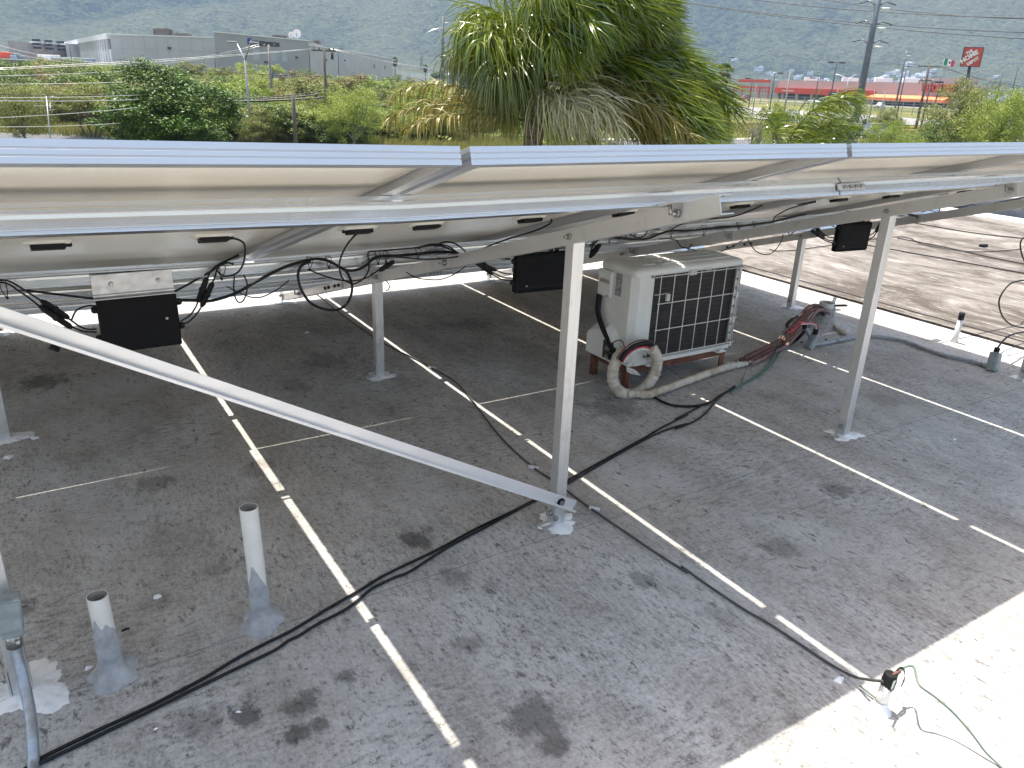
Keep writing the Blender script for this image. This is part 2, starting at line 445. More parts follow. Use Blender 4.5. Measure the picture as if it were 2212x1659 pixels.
def mtmat():
    m, nt, b = base('wooded_slope', (.05, .07, .03), .95, 0, .15)
    pos = N(nt, 'ShaderNodeNewGeometry').outputs['Position']
    big = noi(nt, pos, .0028, 4, .6); cl = noi(nt, pos, .035, 5, .75); tr = noi(nt, pos, .11, 4, .8)
    c = mix(nt, ramp(nt, cl, .40, .60), (.012, .028, .014), (.085, .115, .050))
    c = mix(nt, math_(nt, 'MULTIPLY', ramp(nt, big, .45, .62), .6), c, mix(nt, .6, c, (.125, .140, .070)))
    sp = N(nt, 'ShaderNodeAttribute', attribute_name='spur_shade').outputs['Fac']  # ridge shading put into the colour: spurs paler, gullies darker
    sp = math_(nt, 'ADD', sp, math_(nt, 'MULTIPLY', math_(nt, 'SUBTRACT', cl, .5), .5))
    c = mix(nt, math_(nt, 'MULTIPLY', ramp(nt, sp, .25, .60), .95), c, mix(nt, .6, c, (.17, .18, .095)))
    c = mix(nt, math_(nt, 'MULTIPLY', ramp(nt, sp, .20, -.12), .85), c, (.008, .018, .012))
    c = mix(nt, ramp(nt, tr, .58, .66), c, (.21, .22, .13))
    c = mix(nt, ramp(nt, tr, .46, .34), c, (.006, .014, .008))
    nt.links.new(c, b.inputs['Base Color'])
    h = math_(nt, 'ADD', math_(nt, 'MULTIPLY', cl, 1.0), math_(nt, 'MULTIPLY', tr, .5))
    bp = N(nt, 'ShaderNodeBump', {'Height': h, 'Strength': 1.0, 'Distance': 34.0}); nt.links.new(bp.outputs[0], b.inputs['Normal'])
    return m
M['mountain'] = mtmat()
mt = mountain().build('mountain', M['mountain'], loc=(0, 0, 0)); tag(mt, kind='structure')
at = mt.data.attributes.new('spur_shade', 'FLOAT', 'POINT'); at.data.foreach_set('value', SPUR)  # spur and gully mask for the painted ridge shading

def strip(name, cl, w, mat, z=.05, kind='structure'):
    """a flat strip following a list of (x,y), its height from the terrain"""
    mb = MB(); P = [Vector((*p, 0)) for p in cl]; n = len(P); vs_ = []
    for i in range(n):
        t = (P[min(i + 1, n - 1)] - P[max(i - 1, 0)]).normalized(); s = Vector((-t.y, t.x, 0))
        for k in (-1, 1):
            q = P[i] + s * k * w / 2; vs_.append((q.x, q.y, gz(q.x, q.y) + z))
    mb.add(vs_, [(2 * i, 2 * i + 1, 2 * i + 3, 2 * i + 2)[::-1] for i in range(n - 1)])
    o = mb.build(name, mat, loc=(0, 0, 0)); tag(o, kind=kind); return o
def kerb(name, cl, mat, z=.14, w=.35):
    mb = MB(); P = [Vector((*p, 0)) for p in cl]; n = len(P)
    for i in range(n - 1):
        a, b_ = P[i], P[i + 1]; t = (b_ - a).normalized(); s = Vector((-t.y, t.x, 0)) * w / 2
        q = [a - s, b_ - s, b_ + s, a + s]
        vs_ = [(p.x, p.y, gz(p.x, p.y) - .1) for p in q] + [(p.x, p.y, gz(p.x, p.y) + z) for p in q]
        mb.add(vs_, [(0, 3, 2, 1), (4, 5, 6, 7), (0, 1, 5, 4), (1, 2, 6, 5), (2, 3, 7, 6), (3, 0, 4, 7)])
    o = mb.build(name, mat, loc=(0, 0, 0)); tag(o, kind='structure'); return o
road = [dl(40, -90), dl(47, -55), dl(53, -34), dl(60, -12), dl(69, 8), dl(80, 25), dl(92, 42), dl(110, 66), dl(140, 110)]
def shift(cl, s):
    out = []; P = [Vector((*p, 0)) for p in cl]; n = len(P)
    for i in range(n):
        t = (P[min(i + 1, n - 1)] - P[max(i - 1, 0)]).normalized()
        out.append((P[i].x - t.y * s, P[i].y + t.x * s))
    return out
strip('road', road, 9.0, M['asphalt'], .05)
kerb('kerb', shift(road, 4.7), M['kerb'])
strip('pavement', shift(road, 5.9), 2.0, M['kerb'], .09)
kerb('kerb', shift(road, -4.7), M['kerb'])
lot = [dl(128, 40), dl(150, 95), dl(330, 190), dl(345, 40), dl(200, 28)]
lm = MB(); lm.add([(p[0], p[1], gz(*p) + .12) for p in lot], [tuple(range(len(lot)))]); o = lm.build('car_park', M['lot'], loc=(0, 0, 0)); tag(o, kind='structure')
kerb('kerb', [dl(118, 32), dl(122, 48), dl(130, 66), dl(142, 90)], M['yellow'], .25, .5)

# ------------------------------------------------------------------ our roof, the neighbour's roof
roof = MB().prism([(-8, -6), (5.745, -6), (5.745, 7.1), (-8, 7.1)], -.2, 0).build('roof', M['roof'], loc=(0, 0, 0))
tag(roof, kind='structure')
MB().prism([(-7.95, -5.95), (5.70, -5.95), (5.70, 7.05), (-7.95, 7.05)], -3.4, -.2).build('wall', M['wall'], roof)
roof2 = MB().prism([(5.80, -6), (12.0, -6), (12.0, 9), (5.80, 9)], -.2, .004).build('neighbour_roof', M['roof2'], loc=(0, 0, 0))
tag(roof2, kind='structure')
MB().prism([(5.85, -5.95), (12.45, -5.95), (12.45, 8.95), (5.85, 8.95)], -3.4, -.2).build('wall', M['wall'], roof2)
MB().prism([(12.0, -6), (12.5, -6), (12.5, 9), (12.0, 9)], -.2, .012).build('coated_edge', M['whitecoat'], roof2)
MB().prism([(5.745, -6), (5.80, -6), (5.80, 7.1), (5.745, 7.1)], -.2, -.06).build('gap_shade', M['gap'], roof2)  # dark strip stands for the shadowed depth of the gap
MB().prism([(5.905, -6), (5.925, -6), (5.965, 9), (5.945, 9)], .0045, .0085).build('seam', M['gap'], roof2)
pw = MB().prism([(12.72, 2.0), (12.95, 2.0), (12.95, 7.4), (12.72, 7.4)], -3.3, .26).build('parapet_wall', M['parapet'], bevel=.015)
tag(pw, 'low grey concrete parapet wall beyond the brown neighbouring roof', 'wall')
r3 = MB().prism([(12.96, -6), (24, -6), (24, 7.4), (12.96, 7.4)], -3.3, .20).build('far_roof', M['roof2']); tag(r3, kind='structure')

def blob(cx, cy, r, seed, mat, parent, h=.006, n=72, stretch=1.0, rot=0.0, name='sealant_patch'):
    rr = np.random.default_rng(seed); mb = MB(); ring, top = [], []
    ph = rr.uniform(0, 6.28, 4); am = rr.uniform(.04, .13, 4)
    for k in range(n):
        a = 2 * math.pi * k / n
        q = r * (1 + sum(am[i] * math.sin((i + 2) * a + ph[i]) for i in range(4)) + .35 * noise.fractal(Vector((1.1 * math.cos(a) + seed, 1.1 * math.sin(a), .5)), .6, 2.2, 5))
        x, y = q * math.cos(a) * stretch, q * math.sin(a)
        ring.append((cx + x * math.cos(rot) - y * math.sin(rot), cy + x * math.sin(rot) + y * math.cos(rot), -.001))
    for (x, y, z) in ring: top.append((cx + (x - cx) * .8, cy + (y - cy) * .8, h * (.8 + .9 * noise.noise(Vector((x * 40, y * 40, seed))))))
    mb.add(ring + top + [(cx, cy, h * 1.6)], [(k, (k + 1) % n, n + (k + 1) % n, n + k) for k in range(n)] + [(n + k, n + (k + 1) % n, 2 * n) for k in range(n)], True)
    return mb.build(name, mat, parent)
POSTS = [(-.195, 2.075), (1.58, 2.087), (3.342, 2.087), (5.12, 2.087), (-.21, 3.868), (1.60, 3.868), (3.342, 3.868), (5.12, 3.868)]
for i, (x, y) in enumerate(POSTS):
    blob(x + .005, y, .070 if i else .095, 40 + i, M['sealant'], roof, .007, stretch=1.25)
for i, x in enumerate((-.21, 1.585, 3.33, 5.12)):
    blob(x, 5.575, .07, 60 + i, M['sealant'], roof, .006)
for i, (x, y, r) in enumerate([(-0.202,3.65,0.02),(-0.097,3.814,0.018),(-0.148,1.982,0.02),(-0.185,2.061,0.05),(-0.136,2.063,0.03),(0.183,2.33,0.012)]):
    blob(x, y, r, 80 + i, M['sealant'], roof, .004)
# ------------------------------------------------------------------ array geometry
TILT = R_(17.1); CT, ST = math.cos(TILT), math.sin(TILT)
V0, Z0 = 1.335, 1.473
PW, PLN, PT, RGAP = 1.134, 2.237, .035, .006
def warp(u): return .0215 * max(0.0, .735 - u)
def A(u, s, d): return (u, V0 + s * CT - d * ST, Z0 - s * ST - d * CT + warp(u))

def panel_meshes():
    f = MB(); w, l = PW, PLN
    # frame profile: a = inward distance, d = depth below the top edge; outer face with two shallow grooves
    prof = [(0, 0), (0, -.0105), (.0016, -.0118), (.0016, -.0132), (0, -.0145), (0, -.0215), (.0016, -.0228), (.0016, -.0242), (0, -.0255), (0, -PT),
            (.028, -PT), (.028, -PT + .0018), (.002, -PT + .0018), (.002, -.0085), (.010, -.0085), (.010, 0)]
    n = len(prof)
    cs = [((0, 0), (1, 1)), ((w, 0), (-1, 1)), ((w, l), (-1, -1)), ((0, l), (1, -1))]
    vs_ = [(c[0] + k[0] * a, c[1] + k[1] * a, z) for c, k in cs for a, z in prof]
    fs_ = [(i * n + j, ((i + 1) % 4) * n + j, ((i + 1) % 4) * n + (j + 1) % n, i * n + (j + 1) % n) for i in range(4) for j in range(n)]
    f.add(vs_, [q[::-1] for q in fs_])
    b = MB().box((w / 2, l / 2, -.0068), (w - .006, l - .006, .0016))
    gl = MB().box((w / 2, l / 2, -.0038), (w - .006, l - .006, .0032))
    return f, b, gl
JB_U = (.225, .475, .915); JB_S = 1.215
panels = {}
PGRP = None
GRID = [-1.573, -.419, .735, 1.889, 3.043, 4.197]
LABELS = {
 (0, 0): 'solar panel of the raised row beyond the picture edge above the long brace',
 (0, 1): 'solar panel seen from below directly above the plain-bracketed black microinverter',
 (0, 2): 'solar panel seen from below over the coiled black cable and main front post',
 (0, 3): 'solar panel seen from below above the microinverter behind the air conditioner',
 (0, 4): 'solar panel at the raised edge above the upright metal post nearest the grey conduit',
 (0, 5): 'end solar panel of the raised row, over the roof edge beside the brown roof',
 (1, 0): 'solar panel of the low far row, furthest behind the long sloping brace',
 (1, 1): 'solar panel of the low far row behind the plain-bracketed microinverter',
 (1, 2): 'solar panel of the low far row behind the coiled black cable',
 (1, 3): 'solar panel of the low far row behind the air conditioner',
 (1, 4): 'solar panel of the low far row beyond the air conditioner, over a rear post',
 (1, 5): 'end solar panel of the low far row next to the brown neighbouring roof'}
fm, bm_, gm = panel_meshes()
proto = None
for row in range(2):
    for ci, u0 in enumerate(GRID):
        s0 = 0.0 if row == 0 else PLN + RGAP
        b = .0215 if u0 < .7 else 0.0
        loc = A(u0 + .01, s0, 0)
        if proto is None:
            t = thing('solar_panel', LABELS[(row, ci)], 'solar panel', loc, 'solar panels on the tilted rack')
            t.rotation_euler = (-TILT, 0, 0)
            fm.build('frame', M['frame'], t, local=True)
            bm_.build('backsheet', M['backsheet'], t, local=True)
            gm.build('glass', M['cells'], t, local=True)
            for k, ju in enumerate(JB_U):
                j = MB().box((ju, JB_S, -.018), (.085, .048, .0175)).box((ju + (.05 if k else -.05), JB_S, -.016), (.018, .013, .011)).build('junction_box', M['black'], t, local=True, bevel=.002)
                sb = MB(); nn = 18; rr = np.random.default_rng(k)
                ring = [(ju + .060 * (abs(math.cos(a)) ** .35) * (1 if math.cos(a) > 0 else -1) * rr.uniform(.94, 1.1), JB_S + .038 * (abs(math.sin(a)) ** .35) * (1 if math.sin(a) > 0 else -1) * rr.uniform(.9, 1.15)) for a in np.linspace(0, 6.283, nn, endpoint=False)]
                sb.add([(x, y, -.0074) for x, y in ring] + [(ju + (x - ju) * .9, JB_S + (y - JB_S) * .9, -.0135) for x, y in ring], [(i, nn + i, nn + (i + 1) % nn, (i + 1) % nn) for i in range(nn)] + [tuple(range(nn, 2 * nn))[::-1]], True)
                sb.build('silicone_bead', M['silicone'], j, local=True)
            proto = t
        else:
            t = copy_tree(proto); t['label'] = LABELS[(row, ci)]
        t.location = loc
        t.rotation_euler = (Euler((-TILT, b, 0)).to_matrix() @ Matrix.Rotation(-.0052 if row else 0.0, 3, 'Z')).to_euler()
        panels[(row, ci)] = t
bpy.context.view_layer.update()
def panel_part(p, mb, name, mat):
    Mi = p.matrix_basis.inverted()
    mb.xform(Mi)
    return mb.build(name, mat, p, local=True)

# ------------------------------------------------------------------ rack
rack = thing('panel_rack', 'silver aluminium rack of square posts, sloping beams and rails carrying the solar panels', 'panel rack', (1.58, 2.087, 0))
RD0, RD1 = .0365, .094       # rail depth range below the panels' top
railprof = [(.020, -RD0), (.020, -.046), (.0235, -.0475), (.0262, -.050), (.0262, -.0545), (.0235, -.057), (.0205, -.0585), (.0190, -.066), (.0195, -.082), (.0215, -.084), (.0215, -.0865), (.0195, -.0875),
            (.0195, -.0895), (.0215, -.0905), (.0215, -RD1), (-.0215, -RD1), (-.0215, -.0905), (-.0195, -.0895), (-.0195, -.0875), (-.0215, -.0865), (-.0215, -.084), (-.0195, -.082), (-.0190, -.066),
            (-.0205, -.0585), (-.0235, -.057), (-.0262, -.0545), (-.0262, -.050), (-.0235, -.0475), (-.020, -.046), (-.020, -RD0)]
RAILS = [.354, 1.806, 2.62, 4.07]
for k, s in enumerate(RAILS):
    u_split = 2.30 if k == 0 else 2.55
    mb = MB()
    for (ua, ub) in ((-1.66, .735), (.735, u_split)):
        mb.sweepx(railprof, ua, ub, lambda u, a, b_: A(u, s - a, -b_))
    r1 = mb.build('rail', M['rail'], rack)
    r2 = MB().sweepx(railprof, u_split + .006, 5.45 if k != 1 else 5.42, lambda u, a, b_: A(u, s - a, -b_)).build('rail', M['rail'], rack)
    sp = MB()
    sp.sweepx([(.028, -.060), (.028, -.080), (.0225, -.080), (.0225, -.060)], u_split - .01, u_split + .13, lambda u, a, b_: A(u, s - a, -b_))
    spl = sp.build('splice_plate', M['plate'], r2)
    for uu in (.02, .05, .08, .11):
        p = Vector(A(u_split + uu, s - .028, .070)); q = Vector(A(u_split + uu, s - .036, .070))
        MB().tube([p, q], .0075, 6).build('bolt', M['steel'], r2)
    for ci in range(1, len(GRID)):      # mid clamps between neighbouring panels
        uj = GRID[ci]
        mb = MB()
        mb.sweepx([(.016, .004), (.016, -.0005), (-.016, -.0005), (-.016, .004)], uj - .014, uj + .014, lambda u, a, b_: A(u, s - a, -b_))
        mb.sweepx([(.014, 0), (.014, -.0362), (-.014, -.0362), (-.014, 0)], uj - .0095, uj + .0095, lambda u, a, b_: A(u, s - a, -b_))
        mb.build('clamp', M['plate'], rack)
mb = MB().sweepx([(.016, 0), (.016, -.02), (-.016, -.02), (-.016, 0)], .7255, .7445, lambda u, a, b_: A(u, .918 - a, -b_)); mb.build('clamp', M['plate'], rack)  # extra block added in the panel gap to interrupt the light strip

BD0, BD1 = .095, .147
def beam_pt(u, s, d): return (u, V0 + s * CT - d * ST, Z0 - s * ST - d * CT)
for i, u in enumerate((-.21, 1.58, 3.342, 5.12)):
    mb = MB()
    h = .0255
    def bq(ua, ub, sa, sb, da, db, m=mb):
        vs_ = [beam_pt(x, s, d) for d in (da, db) for s in (sa, sb) for x in (ua, ub)]
        m.add(vs_, [(0, 1, 3, 2), (4, 6, 7, 5), (0, 4, 5, 1), (2, 3, 7, 6), (0, 2, 6, 4), (1, 5, 7, 3)])
    bq(u - h, u - h + .003, .15, 3.30, BD0, BD1)
    bq(u - h + .003, u + h, .152, 3.30, BD0 + .0003, BD0 + .003)
    bq(u - h + .003, u + h, .152, 3.30, BD1 - .003, BD1 - .0003)
    bm1 = mb.build('beam', M['beam'], rack)
    mb = MB(); bq(u - h - .0015, u + h + .0015, 3.303, 4.47, BD0 + .002, BD1, mb); bm2 = mb.build('beam', M['beam'], rack, bevel=.002)
    mb = MB(); bq(u - h - .006, u - h - .0016, 3.12, 3.50, BD0 + .006, BD1 - .006, mb); mb.build('splice_plate', M['plate'], bm1)
    for s in (3.17, 3.24, 3.36, 3.43):
        p = Vector(beam_pt(u - h - .006, s, .121)); MB().tube([p, p + Vector((-.009, 0, 0))], .010, 6).build('bolt', M['cable'], bm1)
    for k, s in enumerate(RAILS):       # L clips holding the rails
        sgn = 1
        mb = MB()
        bq(u - h - .0055, u - h - .0005, s - .078, s - .026, BD0 + .0008, BD1 - .003, mb)
        bq(u - h - .050, u - h - .0056, s - .085, s - .026, BD0 - .0045, BD0 + .0005, mb)
        c = mb.build('clip', M['plate'], bm1)
        p = Vector(beam_pt(u - h - .0056, s - .055, .121))
        MB().tube([p, p + Vector((-.012, 0, 0))], .0125, 6).tube([p, p + Vector((-.026, 0, 0))], .0055, 8).build('bolt', M['steel'], bm1)
        p = Vector(beam_pt(u - h - .03, s - .050, .0965)); q = Vector(beam_pt(u - h - .03, s - .050, .124))
        MB().tube([p, q], .005, 8).build('bolt', M['steel'], bm1)
for i, (u, v) in enumerate(POSTS):
    s = (v - V0) / CT + .12 * ST / CT
    ztop = beam_pt(u, s, .135)[2]
    w = .0235
    po = MB().box((u, v, ztop / 2 + .002), (2 * w, 2 * w, ztop)).build('post', M['post'], rack, bevel=.003)
    zb = beam_pt(u, s, .121)[2]
    for sx in (-1,):
        p = Vector((u + sx * .0256, v, zb)); MB().tube([p, p + Vector((sx * .010, 0, 0))], .0115, 6).tube([p, p + Vector((sx * .024, 0, 0))], .005, 8).build('bolt', M['steel'], po)
    MB().box((u - .0265, v - .004, .045), (.005, .045, .09)).box((u - .0485, v - .004, .0045), (.05, .045, .005)).build('base_bracket', M['plate'], po)
    p = Vector((u - .029, v - .004, .055)); MB().tube([p, p + Vector((-.01, 0, 0))], .011, 6).tube([p, p + Vector((-.022, 0, 0))], .005, 8).build('bolt', M['steel'], po)
for u in (-.21, 1.58, 3.342, 5.12):
    ft = MB().box((u - .034, 5.56, .045), (.005, .05, .09)).box((u - .06, 5.56, .0045), (.05, .05, .005)).build('foot', M['plate'], rack)
    p = Vector((u - .0365, 5.56, .06)); MB().tube([p, p + Vector((-.014, 0, 0))], .009, 6).build('bolt', M['steel'], ft)
# long diagonal brace: an angle bolted to the post foot
ba, bb = Vector((-0.209,2.045,1.127)), Vector((1.629,2.045,0.085))
bd = (bb - ba).normalized(); bn = Vector((0, -1, 0)); bu = bn.cross(bd).normalized()
if bu.z < 0: bu = -bu
mb = MB()
prof = [(-.0195, 0), (.0215, 0), (.0215, .003), (-.0165, .003), (-.0165, .021), (-.0105, .021), (-.0105, .024), (-.0195, .024)]
vs_ = [p + bu * a + bn * b_ for p in (ba, bb) for a, b_ in prof]
n = len(prof)
mb.add(vs_, [(i, (i + 1) % n, n + (i + 1) % n, n + i) for i in range(n)] + [tuple(range(n))[::-1], tuple(range(n, 2 * n))])
br = mb.build('brace', M['brace'], rack, bevel=.0008)
p = Vector((1.562,2.041,0.12))
MB().tube([p, p + bn * .003], .017, 16).build('washer', M['cable'], br)
MB().tube([p + bn * .003, p + bn * .012], .010, 6).build('bolt', M['steel'], br)
p2 = Vector((1.555, 2.05, .05))
MB().tube([p2, p2 + Vector((-.02, -.012, .004))], .006, 8).tube([p2 + Vector((-.008, -.004, .002)), p2 + Vector((-.014, -.008, .003))], .012, 6).build('bolt', M['steel'], br)

# ------------------------------------------------------------------ microinverters
def inverter(label, x0, x1, z0, z1, y=3.0, th=.042, tilt=0.0, ribs=True, plate=False):
    t = thing('microinverter', label, 'microinverter', ((x0 + x1) / 2, y, z0), 'microinverters hung from the rail')
    w, h = x1 - x0, z1 - z0
    cx, cz = (x0 + x1) / 2, (z0 + z1) / 2
    b = MB().box((cx, y, cz), (w, th, h)).build('body', M['inv'], t, bevel=.010 if ribs else .006)
    if ribs:
        rb = MB(); nr = 15
        for k in range(nr):
            rb.box((cx, y - th / 2 - .0012, z0 + .03 + (h - .06) * k / (nr - 1)), (w - .03, .004, .0045))
        rb.build('cooling_rib', M['inv'], b)
        tm = MB(); nt_ = 26
        for zz in (z0 + .010, z1 - .010):
            for k in range(nt_):
                tm.box((x0 + .022 + (w - .044) * k / (nt_ - 1), y - th / 2 - .0008, zz), (.0045, .004, .016))
        tm.build('cooling_fin', M['inv'], b)
        for xx in (x0 + w * .32, x0 + w * .78):
            tb = MB().box((xx - .022, y + .012, z1 + .032), (.022, .006, .07)).box((xx + .012, y + .012, z1 + .032), (.022, .006, .07)).box((xx - .005, y + .012, z1 + .058), (.056, .006, .02)).build('bracket', M['black'], t)
            p = Vector((xx + .012, y + .008, z1 + .045)); MB().tube([p, p + Vector((0, -.008, 0))], .007, 6).build('bolt', M['steel'], tb)
    if plate:
        pl = MB().box((cx - .003, y + .010, z1 + .045), (w + .002, .004, .082)).box((cx - .003, y + .004, z1 + .012), (w + .004, .012, .006)).box((cx - .003, y - .004, z1 + .002), (w + .004, .022, .004)).build('bracket', M['plate'], t, bevel=.001)
        for xx in (x0 + w * .22, x0 + w * .80):
            p = Vector((xx, y + .008, z1 + .050)); MB().tube([p, p + Vector((0, -.004, 0))], .009, 12).tube([p, p + Vector((0, -.008, 0))], .006, 6).build('bolt', M['steel'], pl)
            MB().box((xx - .006, y + .006, z1 + .066), (.020, .004, .006)).box((xx - .010, y + .006, z1 + .076), (.008, .004, .016)).build('hook', M['plate'], pl)
    px_, pz_ = (x0 + w * .84, z0 + h * .55) if plate else (x0 + w * .2, z0 + .035)
    MB().lathe((0, 0, 0), [(0, .003), (.0045, .002), (.005, 0)], 12).xform(Matrix.Translation((px_, y - th / 2 - .0002, pz_)) @ Matrix.Rotation(R_(90), 4, 'X')).build('status_light', M['white'], b)
    gl = MB()
    for sx, zz in ((x0, z0 + h * .28), (x0, z0 + h * .82), (x1, z0 + h * .35), (x1, z0 + h * .82)):
        d = -1 if sx == x0 else 1
        gl.tube([(sx, y, zz), (sx + d * .012, y, zz), (sx + d * .018, y, zz)], [.013, .013, .008], 10)
    gl.build('cable_gland', M['black'], t)
    if tilt: t.rotation_euler = (0, tilt, 0)
    return t
mi1 = inverter('black box microinverter with a plain silver bracket plate above it, beside the long brace', .183, .447, .622, .818, plate=True, ribs=False)
mi2 = inverter('ribbed black microinverter between the two upright posts left of the air conditioner', 1.925, 2.222, .656, .842, tilt=.02)
mi3 = inverter('ribbed black microinverter under the beam against the brown neighbouring roof', 4.29, 4.61, .672, .853, tilt=.03)
def connector(a, b, parent=None):
    a, b = Vector(a), Vector(b); L_ = (b - a)
    return MB().tube([a, a + L_ * .08, a + L_ * .1, a + L_ * .45, a + L_ * .47, a + L_ * .55, a + L_ * .57, a + L_ * .9, b],
                     [.006, .008, .0105, .0105, .013, .013, .0105, .010, .006], 10)
def lead(parent, pts, r=.0032, name='lead'): return cable(name, pts, r, M['cable'], parent=parent)
# leads of the first microinverter
for pts in ([(-0.102,2.96,0.925),(-0.083,2.96,0.923),(-0.058,2.96,0.918),(-0.024,2.96,0.888),(0.022,2.96,0.842)], [(-0.104,2.95,0.917),(-0.068,2.95,0.916),(-0.037,2.95,0.886),(-0.008,2.95,0.854),(0.014,2.95,0.826)],
            [(0.099,2.97,0.762),(0.12,2.97,0.796),(0.156,2.97,0.808),(0.179,2.97,0.805)], [(0.091,2.965,0.772),(0.123,2.965,0.737),(0.147,2.965,0.725),(0.171,2.965,0.723)], [(0.097,2.955,0.743),(0.129,2.955,0.723),(0.169,2.955,0.715)],
            [(0.45,2.97,0.716),(0.484,2.97,0.735),(0.507,2.97,0.764),(0.517,2.97,0.785)], [(0.449,2.96,0.706),(0.477,2.96,0.714),(0.51,2.96,0.745),(0.526,2.96,0.767)],
            [(0.553,2.95,0.87),(0.568,2.95,0.896),(0.59,2.95,0.915),(0.624,2.95,0.931),(0.674,2.95,0.95)], [(0.569,2.94,0.857),(0.581,2.94,0.883),(0.59,2.94,0.907),(0.604,2.94,0.92)]):
    lead(mi1, pts)
for a, b in (([(0.02,2.95,0.847),(0.092,2.95,0.776)]), ([(0.013,2.94,0.831),(0.096,2.94,0.744)]), ([(0.514,2.955,0.785),(0.554,2.955,0.874)]), ([(0.522,2.945,0.769),(0.571,2.945,0.856)])):
    connector(a, b).build('connector', M['black'], mi1)
kp = [(0.023,2.93,0.692),(0.046,2.93,0.674)]
MB().tube([kp[0], kp[1]], [.011, .009], 10).build('connector', M['black'], mi1)
# second microinverter
for pts in ([(1.789,2.985,0.838),(1.831,2.985,0.829),(1.89,2.985,0.823)], [(1.805,2.975,0.781),(1.85,2.975,0.763),(1.891,2.975,0.756)], [(1.791,2.97,0.772),(1.842,2.97,0.746),(1.893,2.97,0.739)], [(1.78,2.965,0.769),(1.834,2.965,0.737),(1.893,2.965,0.728)],
            [(2.179,2.985,0.827),(2.218,2.985,0.829),(2.255,2.985,0.839),(2.292,2.985,0.849)], [(2.196,2.985,0.757),(2.23,2.985,0.766),(2.273,2.985,0.773)], [(2.2,2.98,0.742),(2.234,2.98,0.749),(2.276,2.98,0.766)], [(2.204,2.975,0.728),(2.238,2.975,0.735),(2.28,2.975,0.754)],
            [(1.8,2.99,0.86),(1.851,2.99,0.835),(1.89,2.99,0.824)], [(2.14,2.99,0.861),(2.201,2.99,0.857),(2.252,2.99,0.843)]):
    lead(mi2, pts)
for a, b in (([(1.67,2.96,0.841),(1.797,2.96,0.783)]), ([(1.68,2.95,0.835),(1.776,2.95,0.77)]), ([(1.681,2.97,0.845),(1.786,2.97,0.841)]), ([(2.324,2.95,0.811),(2.367,2.95,0.873)]), ([(2.329,2.94,0.822),(2.375,2.94,0.877)])):
    connector(a, b).build('connector', M['black'], mi2)
# third microinverter
for pts in ([(4.11,2.985,0.846),(4.162,2.985,0.846),(4.228,2.985,0.834)], [(4.121,2.975,0.797),(4.18,2.975,0.773),(4.241,2.975,0.766)], [(4.115,2.97,0.778),(4.179,2.97,0.754),(4.239,2.97,0.748)], [(4.107,2.965,0.767),(4.175,2.965,0.745),(4.239,2.965,0.736)],
            [(3.756,2.96,0.868),(3.775,2.96,0.835),(3.79,2.96,0.801),(3.826,2.96,0.819),(3.875,2.96,0.854)], [(4.575,2.985,0.763),(4.635,2.985,0.773),(4.667,2.985,0.796)], [(4.57,2.975,0.744),(4.632,2.975,0.754),(4.666,2.975,0.79)],
            [(4.537,2.985,0.842),(4.57,2.985,0.864),(4.608,2.985,0.886),(4.674,2.985,0.893),(4.74,2.985,0.904)], [(4.687,2.97,0.86),(4.7,2.97,0.887),(4.748,2.97,0.916)], [(4.606,2.96,0.918),(4.673,2.96,0.921),(4.726,2.96,0.888)], [(3.933,2.95,0.885),(3.994,2.95,0.842),(3.969,2.95,0.824)]):
    lead(mi3, pts, .0036)
for a, b in (([(3.867,2.96,0.864),(4.084,2.96,0.858)]), ([(3.952,2.95,0.871),(4.103,2.95,0.783)]), ([(3.956,2.94,0.827),(4.088,2.94,0.772)]), ([(4.618,2.955,0.793),(4.686,2.955,0.88)]), ([(4.625,2.945,0.798),(4.71,2.945,0.87)])):
    connector(a, b).build('connector', M['black'], mi3)
# trunk cable on the rail with its ties
tr = cable('trunk_cable', [(0.439,2.985,0.793),(0.511,2.98,0.785),(0.567,2.98,0.778),(0.653,2.98,0.796),(0.718,2.98,0.826),(0.798,2.98,0.862),(0.872,2.98,0.888),(0.939,2.98,0.901),(0.985,2.98,0.903),(1.03,2.98,0.89),(1.067,2.98,0.866),(1.098,2.98,0.848),(1.137,2.98,0.844),(1.178,2.98,0.856),(1.22,2.98,0.886),(1.256,2.985,0.892),(1.341,2.985,0.888),(1.438,2.985,0.889),(1.538,2.985,0.888),(1.615,2.985,0.875),(1.689,2.985,0.842)], .0062, M['cable'],
           'thick black trunk cable sagging along the lower rail between the first two microinverters')
def tie(parent, a, b):
    a, b = Vector(a), Vector(b); c = (a + b) / 2; h = (b - a) / 2; s = Vector((.008, 0, 0)); y = Vector((0, .014, 0))
    MB().tube(smooth([a, a + s - y, c + s - y, b + s * .3, b - h * -.12, c - s - y, a - s, a], 3), .0016, 5).tube([b, b + Vector((.004, -.004, -.008))], .004, 6).build('cable_tie', M['black'], parent)
for a, b in (([(0.943,2.97,0.916),(0.945,2.97,0.869)]), ([(1.02,2.97,0.913),(1.022,2.97,0.871)]), ([(0.61,2.95,0.917),(0.602,2.95,0.869)]), ([(1.229,2.97,0.917),(1.233,2.97,0.869)]), ([(1.264,2.97,0.914),(1.267,2.97,0.875)]), ([(1.412,2.97,0.916),(1.416,2.97,0.876)]), ([(-0.077,2.95,0.927),(-0.074,2.95,0.871)])):
    tie(tr, a, b)
ring = cable('cable_loop', [(0.948,2.96,0.899),(0.914,2.96,0.889),(0.897,2.96,0.865),(0.894,2.96,0.835),(0.904,2.96,0.79),(0.931,2.96,0.741),(0.968,2.96,0.712),(1.013,2.96,0.695),(1.052,2.96,0.693),(1.085,2.96,0.708),(1.108,2.96,0.745),(1.114,2.96,0.787),(1.101,2.96,0.831),(1.083,2.96,0.859)], .0055, M['cable'],
             'round hanging loop of black cable below the rail, by the thin rear post')
